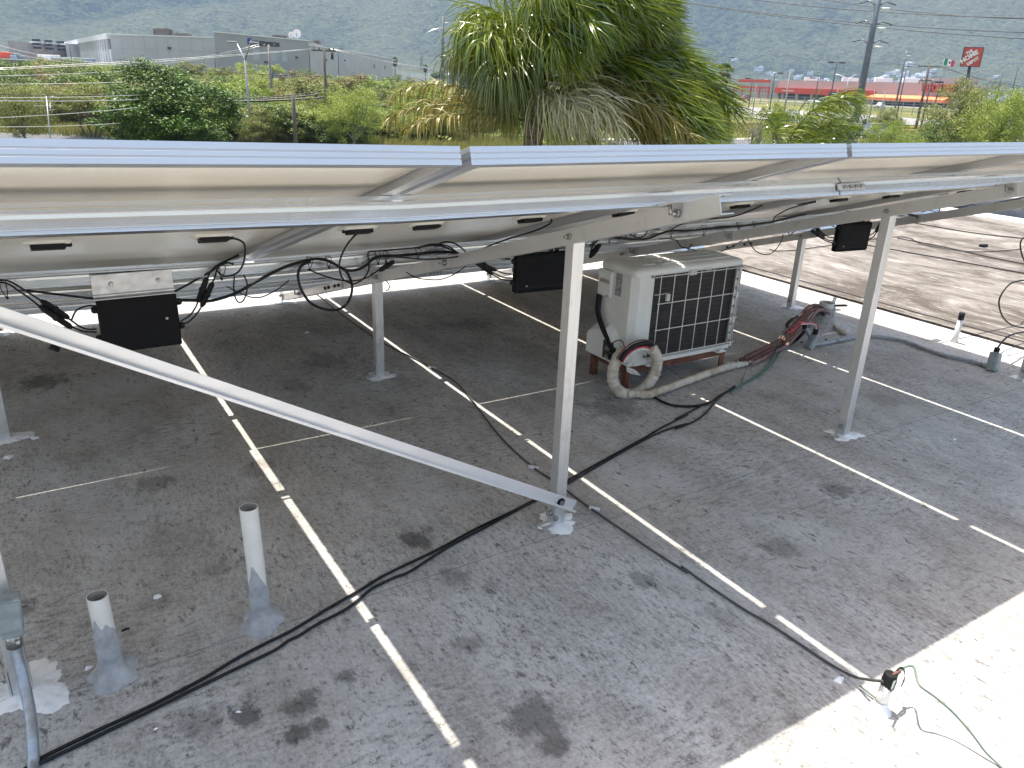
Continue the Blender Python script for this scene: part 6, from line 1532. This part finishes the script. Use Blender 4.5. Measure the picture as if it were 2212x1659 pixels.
on_wall(text_mesh('THE HOME DEPOT', 2.9, tb_ - ta, .9, offset=.035), S1, S2, ta - .22, zl - .08, .8).build('lettering_shadow_side', M['sign_dark'], sto)  # dark offset copy stands for the letters' black sides and shadow
sg = MB(); quad_on(S1, S2, 41.17, 48.59, ZS - 6.0, ZS - 4.7, 2.2, sg, .2); sgo = sg.build('dark_sign', M['sign_dark'], sto)
sg = MB(); quad_on(S1, S2, 42.43, 47.37, ZS - 5.5, ZS - 5.25, 2.26, sg, .06); sg.build('sign_line', M['signwhite'], sgo)
sg = MB(); quad_on(S1, S2, 6.38, 15.79, ZS - 5.1, ZS - 4.85, 2.1, sg, .2); sg.build('sign_line', M['signwhite'], sto)
for px_ in (15.08, 41.8, 62.66, 78.95):
    q = Vector((*S1, 0)) + e * px_ - nm_ * 8
    MB().box((q.x, q.y, ZS + .9), (7, 4, 1.8), Matrix.Rotation(R_(-48), 3, 'Z')).build('rooftop_unit', M['fac_white'], sto, bevel=.1)
# orange steel garden yard frame in front of the grey wing
gd = thing('garden_frame', 'orange steel frame of the store garden yard in front of the grey wall', 'steel frame', (*(310.56,284.94), -2))
G0, G1 = (319.84,298.12), (315.24,271.69)
GW = wall_len(G0, G1); zt_ = 4.11
for k in range(5):
    q = MB(); quad_on(G0, G1, GW * k / 4 - .3, GW * k / 4 + .3, -3, zt_, .3, q, .6); q.build('column', M['orange'], gd)
q = MB(); quad_on(G0, G1, 0, GW, zt_ - .9, zt_ - .1, .4, q, .5); q.build('beam', M['orange'], gd)
q = MB(); quad_on(G0, G1, -1, GW * .85, zt_ + 1.8, zt_ + 3.2, -3, q, .5); q.build('beam', M['orange'], gd)
q = MB()
for k in range(12):
    quad_on(G0, G1, GW * k / 12, GW * k / 12 + .25, zt_ - 2.2, zt_ - .9, .3, q, .25)
quad_on(G0, G1, 0, GW, zt_ - 2.4, zt_ - 2.1, .3, q, .3); q.build('lattice', M['orange'], gd)
# white railing along the car park
rl = thing('railing', 'pale metal railing along the store car park', 'fence', (*(164.83,136.3), -1))
R0, R1 = (164.96,155.38), (177.37,102.62)
RW = wall_len(R0, R1); z0_ = 0.78
q = MB()
for zz in (0, .5, 1.0, 1.5, 2.0): quad_on(R0, R1, 0, RW, z0_ - zz, z0_ - zz + .10, .05, q, .08)
q.build('rail', M['galv'], rl)
for k in range(24):
    q = MB(); quad_on(R0, R1, RW * k / 23 - .07, RW * k / 23 + .07, z0_ - 3, z0_ + .15, .1, q, .12); q.build('post', M['galv'], rl)
# pylon sign
PYd = 215
py = thing('pylon_sign', 'red square pylon sign with white stencil lettering on a black pole', 'sign', (*(227.89,127.48), 0.67))
c0_ = Vector((229.619,130.115,9.655)); c1_ = Vector((231.706,130.3,12.956))
hS = 15.34 - 10.31
ex = Vector((.60, -.80, 0)).normalized(); nx = Vector((-.80, -.60, 0)); uz = Vector((0, 0, 1))
rot = Matrix((ex, nx, uz)).transposed()
MB().box(c1_ - nx * .45, (hS * .98, .9, hS), rot).build('box', M['sign_dark'], py)
MB().box(c1_ + nx * .02, (hS * .90, .08, hS * .94), rot).build('face', M['orange'], py)
pb = (227.629,126.947,0.07)
MB().tube([(pb[0], pb[1], -3), (c1_.x - nx.x * .45, c1_.y - nx.y * .45, c1_.z - hS / 2)], .42, 10).build('pole', M['sign_dark'], py)
fx = ex; ang = R_(37)
for body, hh, ww, ox, oy in (('THE', .16, .36, -.14, .24), ('HOME', .25, .98, -.475, -.085), ('DEPOT', .17, .66, -.20, -.36)):
    mb = text_mesh(body, hh * hS, ww * hS * .92, .12, offset=.045)
    ca, sa = math.cos(ang), math.sin(ang)
    # baseline rises to the right; letters stay on the rotated line
    c_ = {'THE': (-.30, .08), 'HOME': (-.47, -.36), 'DEPOT': (-.12, -.46)}[body]
    Mx = Matrix((fx, uz, nx)).transposed().to_4x4() @ Matrix.Translation((c_[0] * hS * .92, c_[1] * hS, 0)) @ Matrix.Rotation(ang, 4, 'Z')
    Mx = Matrix.Translation(c1_ + nx * .10) @ Mx
    mb.xform(Mx).build('lettering', M['signwhite'], py)
# flag
fl = thing('flag', 'green white and red flag flying beside the pylon sign', 'flag', (*(311.81,181.88), 0.52))
f0 = Vector((313.185,186.681,13.834))
MB().tube([(f0.x, f0.y, -3), (f0.x, f0.y, 16.5)], .09, 6).build('pole', M['galv'], fl)
fh = 16.23 - 13.89
for k, mt_ in enumerate(('flag_green', 'signwhite', 'flag_red')):
    vv = []
    for j in range(7):
        t = (k + j / 6) / 3; q = f0 + Vector((RX, RY, 0)) * (t * 4.1 + .1) + Vector((FX, FY, 0)) * .35 * math.sin(t * 9) + uz * (.25 * math.sin(t * 6))
        for zz in (0, fh):
            for e_ in (0, .03): vv.append(q + uz * zz + Vector((FX, FY, 0)) * e_)
    MB().add(vv, [s for j in range(6) for s in ((4 * j, 4 * j + 4, 4 * j + 6, 4 * j + 2), (4 * j + 1, 4 * j + 3, 4 * j + 7, 4 * j + 5), (4 * j, 4 * j + 1, 4 * j + 5, 4 * j + 4), (4 * j + 2, 4 * j + 6, 4 * j + 7, 4 * j + 3))]).build('stripe', M[mt_], fl)
q = f0 + Vector((RX, RY, 0)) * 2.15 + uz * fh * .5 - Vector((FX, FY, 0)) * .35
MB().lathe((0, 0, 0), [(0, .03), (.42, .03), (.42, 0)], 12).xform(Matrix.Translation(q) @ Matrix((Vector((RX, RY, 0)), uz, Vector((-FX, -FY, 0)))).transposed().to_4x4()).build('emblem', M['wood'], fl)

# ------------------------------------------------------------------ poles, lamps, towers, wires
def pole(name, label, cat, x, y, ztop, r0, r1, mat, zb=None):
    zb = gz(x, y) - .3 if zb is None else zb
    t = thing(name, label, cat, (x, y, zb))
    MB().tube([(x, y, zb), (x, y, (zb + ztop) / 2), (x, y, ztop)], [r0, (r0 + r1) / 2, r1], 10).build('pole', M[mat], t)
    return t
R3 = Vector((RX, RY, 0)); F3 = Vector((FX, FY, 0))
def insul(mb, p): mb.lathe(p, [(.03, -.02), (.05, .02), (.03, .06), (.05, .1), (.0, .15)], 8)
x, y = (21.23,60.41); zt = 3.29
p1 = pole('utility_pole', 'leaning brown power pole left of the tall bright feathery tree', 'utility pole', x, y, zt, .135, .09, 'wood'); P1 = Vector((x, y, zt))
ar = MB().box((x, y, zt - .12), (1.7, .09, .10), Matrix.Rotation(math.atan2(RY, RX) + .15, 3, 'Z')); ar.build('crossarm', M['wood'], p1)
ins = MB()
for k in (-.75, -.35, .4, .75): insul(ins, P1 + R3 * k + Vector((0, 0, -.05)))
ins.build('insulator', M['sign_dark'], p1)
MB().tube([P1 + R3 * .6 + Vector((0, 0, -.7)), P1 + R3 * .6 + Vector((0, 0, -.2))], .10, 8).build('transformer', M['sign_dark'], p1)
x, y = (16.49,53.25); o = pole('wooden_post', 'short wooden post without a crossarm left of the leaning power pole', 'post', x, y, 0.31, .15, .12, 'wood')
x, y = (23.93,84.24); zt = 4.06; P2_ = Vector((x, y, zt))
p2 = pole('utility_pole', 'slim power pole in front of the dark factory lettering', 'utility pole', x, y, zt, .17, .12, 'concpole')
MB().box((x, y, zt - .1), (2.0, .10, .12), Matrix.Rotation(math.atan2(RY, RX), 3, 'Z')).build('crossarm', M['wood'], p2)
ins = MB(); [insul(ins, P2_ + R3 * k) for k in (-.9, -.3, .3, .9)]; ins.build('insulator', M['sign_dark'], p2)
x, y = (14.57,57.05); zt = 2.27
sl_ = pole('street_lamp', 'forked galvanised street lamp with two raised arms right of the big dark tree', 'street lamp', x, y, zt, .09, .06, 'galv')
for tip in ((14.319,58.02,3.323), (14.84,56.394,3.298)):
    tip = Vector(tip); b_ = Vector((x, y, zt - .05))
    am = MB().tube([b_, b_ * .5 + tip * .5 + Vector((0, 0, .02)), tip], [.055, .05, .04], 8).build('arm', M['wire_bright'] if tip.dot(R3) < b_.dot(R3) else M['galv'], sl_)  # left arm given the brighter metal to look sunlit
    MB().box(tip + Vector((RX, RY, 0)) * (-.25 if tip.dot(R3) < b_.dot(R3) else .25), (.65, .22, .10), Matrix.Rotation(math.atan2(RY, RX), 3, 'Z')).build('lamp_head', M['galv'], am, bevel=.03)
def lamp(label, x, y, zt, arms=(1,), grp='dark lamp posts', col='darksteel', r0=.10):
    t = pole('lamp_post', label, 'lamp post', x, y, zt, r0 * 1.3, r0 * .8, col)
    t['group'] = grp
    for s in arms:
        MB().tube([Vector((x, y, zt)), Vector((x, y, zt)) + R3 * s * .7], r0 * .6, 6).build('arm', M[col], t)
        MB().box(Vector((x, y, zt + .0)) + R3 * s * 1.1, (1.0, .4, .22), Matrix.Rotation(math.atan2(RY, RX), 3, 'Z')).build('lamp_head', M[col], t)
for lab, (x, y), zt, arms in (
    ('dark lamp post at the left corner of the factory entrance block', (54.93,248.26), 5.79, (1,)),
    ('dark lamp post with a twin head right of the factory lettering', (69.99,210.4), 7.11, (-1, 1)),
    ('dark lamp post in front of the rear factory wing', (91.47,247.65), 8.83, (1,)),
    ('dark lamp post before the pinkish works', (24.45,406.02), 8.46, (1,)),
    ('dark lamp post beside the white-finned factory end', (20.63,274.27), 6.46, (1,)),
    ('dark lamp post just right of the large palm, before the garden frame', (132.78,125.07), 4.61, (-1,)),
    ('dark lamp post before the middle of the garden frame', (140.81,126.26), 4.24, (-1,)),
    ('dark lamp post in front of the grey store wing', (136.23,116.44), 5.33, (1,)),
    ('dark lamp post before the orange store band, nearest the grey wing', (134.8,104.58), 4.5, (-1,)),
    ('tall dark lamp post with a twin head before the orange store band', (137.29,102.97), 7.38, (-1, 1)),
    ('tall dark lamp post rising left of the crossarm pole before the store', (138.69,89.29), 6.25, ()),
    ('thin dark pole standing between store lettering and pylon sign', (154.4,91.91), 5.77, ()),
    ('dark lamp post just right of the crossarm pole', (107.08,64.99), 3.76, (1,)),
    ('thin dark pole above the olive trees right of the pylon sign', (131.24,68.54), 5.82, ()),
    ('thick leaning pale pole top above the olive trees at the right', (121.96,61.76), 6.11, ()),
    ('thin lamp post standing behind the shaggy fan palm', (192.04,182.62), 11.02, (1,))):
    lamp(lab, x, y, zt, arms)
for lab, (x, y), zt in (('grey fence pole before the garden frame', (100.0,88.73), 2.62), ('tall grey fence pole behind the small palm', (53.79,44.48), 3.27), ('thin grey pole before the store awning', (105.76,72.23), 2.46),
                        ('thin grey pole below the orange band', (115.22,85.28), 2.7), ('slim grey pole in front of the awning start', (97.3,64.91), 2.32)):
    pole('fence_pole', lab, 'pole', x, y, zt, .08, .06, 'concpole')
x, y = (158.24,114.99); zt = 4.96
sl2 = pole('street_lamp', 'pale street lamp with two long rising arms before the store', 'street lamp', x, y, zt, .12, .08, 'galv')
for tip in ((157.025,117.782,5.891), (161.33,115.09,6.091)):
    tip = Vector(tip); b_ = Vector((x, y, zt)); MB().tube(smooth([b_, b_ * .5 + tip * .5 + Vector((0, 0, .15)), tip], 3), .08, 6).build('arm', M['wire_bright'], sl2)
    MB().box(tip, (1.0, .35, .16), Matrix.Rotation(math.atan2(RY, RX), 3, 'Z')).build('lamp_head', M['galv'], sl2)
x, y = (119.68,73.45); zt = 6.39; P3_ = Vector((x, y, zt))
p3 = pole('utility_pole', 'wooden power pole with a wide crossarm in front of the store lettering', 'utility pole', x, y, zt, .22, .15, 'wood')
for dz, w_ in ((-.25, 3.4), (-2.2, 2.2)):
    MB().box((x, y, zt + dz), (w_, .12, .14), Matrix.Rotation(math.atan2(RY, RX), 3, 'Z')).build('crossarm', M['wood'], p3)
ins = MB(); [insul(ins, P3_ + R3 * k + Vector((0, 0, -.15))) for k in (-1.6, -.8, .8, 1.5)]
for k in (-1.0, -.4, 1.0): ins.tube([P3_ + R3 * k + Vector((0, 0, -2.7)), P3_ + R3 * k + Vector((0, 0, -2.0))], .10, 7)
ins.build('insulator', M['galv'], p3)

def tower(label, x, y, zb, zt, r0, r1, levels, arm, d_):
    t = thing('transmission_pole', label, 'transmission pole', (x, y, zb))
    MB().tube([(x, y, zb), (x, y, zb + (zt - zb) * .5), (x, y, zt)], [r0, (r0 + r1) / 2, r1], 12).build('pole', M['tower'], t)
    for zz in levels:
        for s in (-1, 1):
            b_ = Vector((x, y, zz)); e1_ = b_ + R3 * s * arm * .5 + Vector((0, 0, arm * .28)); e2_ = b_ + R3 * s * arm + Vector((0, 0, arm * .20))
            MB().tube([b_, e1_, b_ + R3 * s * arm * .62 + Vector((0, 0, arm * .29))], [r1 * .5, r1 * .35, r1 * .3], 6).build('arm', M['tower'] if s > 0 else M['galv'], t)
            ii = MB(); p0 = b_ + R3 * s * arm * .58 + Vector((0, 0, arm * .29)); p1_ = b_ + R3 * s * arm * 1.22 + Vector((0, 0, arm * .12))
            ii.tube([p0, p1_], arm * .035, 6); ii.build('insulator', M['sign_dark'], t)
        b_ = Vector((x, y, zz - arm * .12)); ii = MB().tube([b_ + R3 * r0 * .5, b_ + R3 * arm * .75 - F3 * arm * .3], arm * .06, 6); ii.build('insulator', M['signwhite'], t)
    return t
x, y = (121.2,85.25)
T1 = tower('tall steel transmission pole with three pairs of arms before the store', x, y, gz(x, y) - .5, 20.79, .62, .36, (14.99, 12.12, 9.4), 2.4, 128)
TX, TY = x, y
x, y = (106.14,206.2)
T2 = tower('distant tall steel transmission pole left of the large palm', x, y, gz(x, y) - .5, 17.35, .55, .30, (15.92, 13.05, 10.41), 2.0, 215)
x, y = (256.65,166.41)
T3 = tower('smaller pale transmission pole right of the tall one', x, y, gz(x, y), 16.45, .35, .2, (14.85, 12.96, 11.21), 1.8, 260)
for lab, (x, y), zt in (('far lattice aerial mast above the fan palms, left one', (235.53,486.85), 20.18), ('far lattice aerial mast above the fan palms, right one', (258.54,497.54), 19.82), ('far lattice aerial mast above the white houses', (813.32,624.58), 39.73)):
    t = thing('aerial_mast', lab, 'mast', (x, y, 0), 'far aerial masts')
    mb = MB()
    for k in range(3):
        a = k * 2.09; mb.tube([(x + 1.6 * math.cos(a), y + 1.6 * math.sin(a), -2), (x + .4 * math.cos(a), y + .4 * math.sin(a), zt)], .16, 5)
    for k in range(14):
        f = k / 14; z_ = -2 + (zt + 2) * f; z2 = -2 + (zt + 2) * (f + 1 / 14); w1 = 1.6 - 1.2 * f
        for q in range(3):
            a = q * 2.09; b = (q + 1) * 2.09; mb.tube([(x + w1 * math.cos(a), y + w1 * math.sin(a), z_), (x + w1 * math.cos(b), y + w1 * math.sin(b), z2)], .08, 4)
    mb.build('lattice', M['tower'], t)
# television aerial on a mast at the left
am = Vector((1.248,28.873,-0.561)); at_ = Vector((1.353,29.344,0.596))
ta_ = thing('aerial', 'thin metal television aerial mast standing left of the many-stemmed tree', 'aerial', (am.x, am.y, -3.2))
MB().tube([(am.x, am.y, -3.2), tuple(am), tuple(at_)], .018, 6).build('mast', M['galv'], ta_)
for (n_, z_, a_, b_) in (('rod', 0, (1.348,29.334,0.57), (1.581,29.194,0.594)), ('rod', 0, (1.012,29.427,0.302), (1.462,28.645,0.345)), ('rod', 0, (1.368,29.149,0.2), (1.491,28.578,0.243)), ('rod', 0, (1.418,29.217,0.414), (1.376,28.882,0.186))):
    MB().tube([a_, b_], .013, 6).build('rod', M['galv'], ta_)
# wires
def wire(label, a, b, sag, mat='wire_dark', r_=.022, group=None):
    a, b = Vector(a), Vector(b); pts = [a.lerp(b, k / 14) - Vector((0, 0, sag * 4 * (k / 14) * (1 - k / 14))) for k in range(15)]
    o = MB().tube(pts, r_, 5).build('overhead_wire', M[mat]); tag(o, label, 'wire', group); return o
w0 = (-0.697,46.227,1.066)
wire('bright overhead wire from the left edge to the leaning power pole, upper of the pair', (-0.763,51.387,1.074), P1 + R3 * -.75, .10, 'wire_bright', 0.0174)
wire('bright overhead wire from the left edge to the leaning power pole, lower of the pair', (-0.774,51.364,1.008), P1 + R3 * -.5, .14, 'wire_bright', 0.0136)
wire('bright overhead wire reaching the slim power pole from the left, upper', (-0.242,113.599,3.631), P2_ + R3 * -.9, 2.1, 'wire_bright', 0.0217)
wire('bright overhead wire reaching the slim power pole from the left, lower', (-0.336,110.815,3.01), P2_ + R3 * -.3, 2.0, 'wire_bright', 0.0186)
wire('bright overhead wire running right from the leaning power pole', P1 + R3 * .75, (55.019,86.643,3.263), .9, 'wire_bright', 0.0217)
wire('thin overhead wire running right from the leaning power pole', P1 + R3 * .5, (55.056,86.718,3.474), .9, 'wire_bright', 0.0155)
for k, (y0_, y1_, d0_, d1_) in enumerate(((162, 156, 50, 60), (179, 171, 50, 58), (202, 201, 30, 40))):
    q = (((-0.52,63.77,0.552), (9.786,70.218,1.257)), ((-0.602,63.604,0.079), (9.325,67.605,0.494)), ((-0.422,38.039,0.333), (6.643,48.733,0.165)))[k]
    wire(('pale wire over the thicket, highest at the left', 'pale wire over the thicket, second at the left', 'dark wire over the olive trees at the left')[k], q[0], q[1], .05, 'wire_bright' if k < 2 else 'wire_dark', .016)
for k in range(4):
    q = (((-0.401,32.896,0.298), (5.024,37.054,0.291)), ((-0.386,32.926,0.385), (5.055,37.117,0.469)), ((-0.422,27.666,0.019), (4.661,34.639,0.088)), ((-0.419,25.081,-0.038), (3.69,32.497,-0.368)))[k]
    wire(('thick bright wire crossing before the aerial mast', 'thin bright wire crossing just above the thick one at the aerial', 'bright wire sloping before the many-stemmed tree', 'bright lowest wire just above the panel edge at the left')[k], q[0], q[1], .04, 'wire_bright' if k != 4 else 'wire_dark', (.016, .010, .010, .010)[k])
wire('thick bundled cable strung from the big dark tree to the leaning power pole', (12.747,62.33,-0.593), (20.99,59.556,-0.045), .12, 'wire_dark', .075)
wire('dark cable joining the bundled cable to the leaning power pole', (16.317,60.784,-0.327), (20.276,59.098,0.178), .06, 'wire_dark', .05)
wire('thin dark wire above the bundled cable left of the leaning power pole', (12.212,62.75,-0.432), (20.98,59.769,0.401), .2, 'wire_dark', .03)
wire('thick dark cable running right from the leaning power pole', (20.979,59.533,-0.109), (34.278,66.195,-0.829), .3, 'wire_dark', .06)
wire('thin dark wire running right from the leaning power pole', (20.975,59.758,0.369), (34.4,66.442,-0.128), .3, 'wire_dark', .03)
wire('dark wire sloping before the factory wall from the big dark tree', (16.04,79.067,1.493), (23.72,68.922,1.351), .1, 'wire_dark', .03)
for k, (a_, b_) in enumerate((((113.32,125.93,17.628), (139.642,67.846,11.79)), ((117.381,124.085,19.306), (140.014,68.599,13.927)), ((132.548,114.527,19.844), (145.823,71.408,14.302)), ((114.047,132.273,18.534), (146.441,70.868,11.249)))):
    wire(('dark transmission line sloping across the mountain, lowest but one', 'dark transmission line near the top picture edge, highest', 'dark transmission line near the top picture edge, second', 'dark transmission line sloping across the mountain, lowest')[k], a_, b_, 1.0, 'wire_dark', .06)
for k, (a_, b_) in enumerate(((P3_ + R3 * -1.6, (166.32,139.325,10.167)), (P3_ + R3 * 1.5, (126.643,59.432,3.106)), (P3_ + R3 * .8, (129.032,60.688,3.632)), (P3_ + Vector((0, 0, -5.2)), (126.639,90.76,1.743)), (P3_ + Vector((0, 0, -5.0)), (116.525,62.821,1.822)))):
    wire(('thin wire climbing left from the crossarm of the wooden power pole', 'thin wire leaving right from the crossarm end of the wooden power pole', 'thin wire leaving right from the middle of the crossarm', 'low service wire running left from the wooden power pole', 'low service wire running right from the wooden power pole')[k], a_, b_, .5, 'wire_dark', .03)

# ------------------------------------------------------------------ cars
M['carsilver'] = pm('car_silver', (.45, .45, .46), (.40, .40, .41), 3, .28, .6)
M['carwhite'] = pm('car_white', (.75, .75, .74), (.70, .70, .69), 3, .3)
M['carred'] = pm('car_red', (.35, .02, .02), (.30, .02, .02), 3, .3)
M['tyre'] = pm('tyre', (.02, .02, .02), (.03, .03, .03), 10, .8)
def car(label, x, y, z, rot, body, suv=True, group=None):
    t = thing('car', label, 'car', (0, 0, 0), group)
    h = 1.68 if suv else 1.45
    side = [(-2.15, .35), (-2.2, .75), (-2.05, .98), (-1.0, 1.08), (2.05, 1.06), (2.2, .8), (2.15, .35)]
    cab = [(-1.05, 1.07), (-.35, h - .03), (.2, h), (1.6, h - .04), (2.1, 1.06)]
    def ext(prof, w0, w1, zmid):
        vs_ = [(a, -w0 + (w0 - w1) * max(0, (b - zmid)) / (h - zmid + 1e-6), b) for a, b in prof] + [(a, w0 - (w0 - w1) * max(0, (b - zmid)) / (h - zmid + 1e-6), b) for a, b in prof]
        n = len(prof); return vs_, [tuple(range(n)), tuple(range(n, 2 * n))[::-1]] + [(i, n + i, n + (i + 1) % n, (i + 1) % n) for i in range(n)]
    MB().add(*ext(side, .90, .86, .6)).build('body', body, t, local=True, bevel=.08)
    MB().add(*ext(cab, .82, .64, 1.07)).build('cabin', M['glass'], t, local=True, bevel=.06)
    MB().box((.65, 0, h + .005), (1.9, 1.22, .05)).build('roof', body, t, local=True, bevel=.02)
    for sx in (-1.35, 1.35):
        for sy in (-.82, .82):
            wv = MB().tube([(sx, sy - .1, .34), (sx, sy + .1, .34)], .34, 18).build('wheel', M['tyre'], t, local=True)
            MB().tube([(sx, sy - .11, .34), (sx, sy + .11, .34)], .2, 12).build('rim', M['galv'], wv, local=True)
    for sy in (-.62, .62):
        MB().box((-2.14, sy, .80), (.12, .38, .15)).build('headlight', M['signwhite'], t, local=True, bevel=.03)
    MB().box((-2.17, 0, .72), (.08, .7, .18)).box((-2.18, 0, .42), (.06, 1.5, .12)).build('grille', M['sign_dark'], t, local=True)
    t.location = (x, y, z); t.rotation_euler = (0, 0, rot); return t
x, y = (87.77,59.57)
car('silver car driving on the road behind the light green feathery bush', x, y, gz(x, y) + .06, math.atan2(RY, RX) + .45, M['carsilver'])
for k, (lab, (x, y), m_, ro) in enumerate((('white car parked before the orange awning, behind the railing', (208.66,139.91), 'carwhite', .3), ('white car parked behind the railing below the tall steel pole', (210.95,164.0), 'carwhite', 1.2), ('red car parked near the garden frame', (197.35,179.19), 'carred', .2), ('silver car parked between pillars of the store', (210.45,151.54), 'carsilver', 1.0))):
    car(lab, x, y, gz(x, y) + .15, ro, M[m_], k % 2 == 0, 'cars parked in the store car park')

# ------------------------------------------------------------------ air
hz = MB().box((0, 0, 0), (13000, 13000, 1500)).xform(Matrix.Translation((FX * 2500, FY * 2500, 740))).build('haze', M['fac_white'], loc=(0, 0, 0))
hm = bpy.data.materials.new('haze'); hm.use_nodes = True; nt = hm.node_tree; nt.nodes.remove(nt.nodes['Principled BSDF'])
pv = nt.nodes.new('ShaderNodeVolumePrincipled'); pv.inputs['Color'].default_value = (.40, .59, .93, 1); pv.inputs['Density'].default_value = 1.65e-4; pv.inputs['Anisotropy'].default_value = 0.0
nt.links.new(pv.outputs[0], nt.nodes['Material Output'].inputs['Volume'])
hz.data.materials.clear(); hz.data.materials.append(hm); tag(hz, kind='stuff')
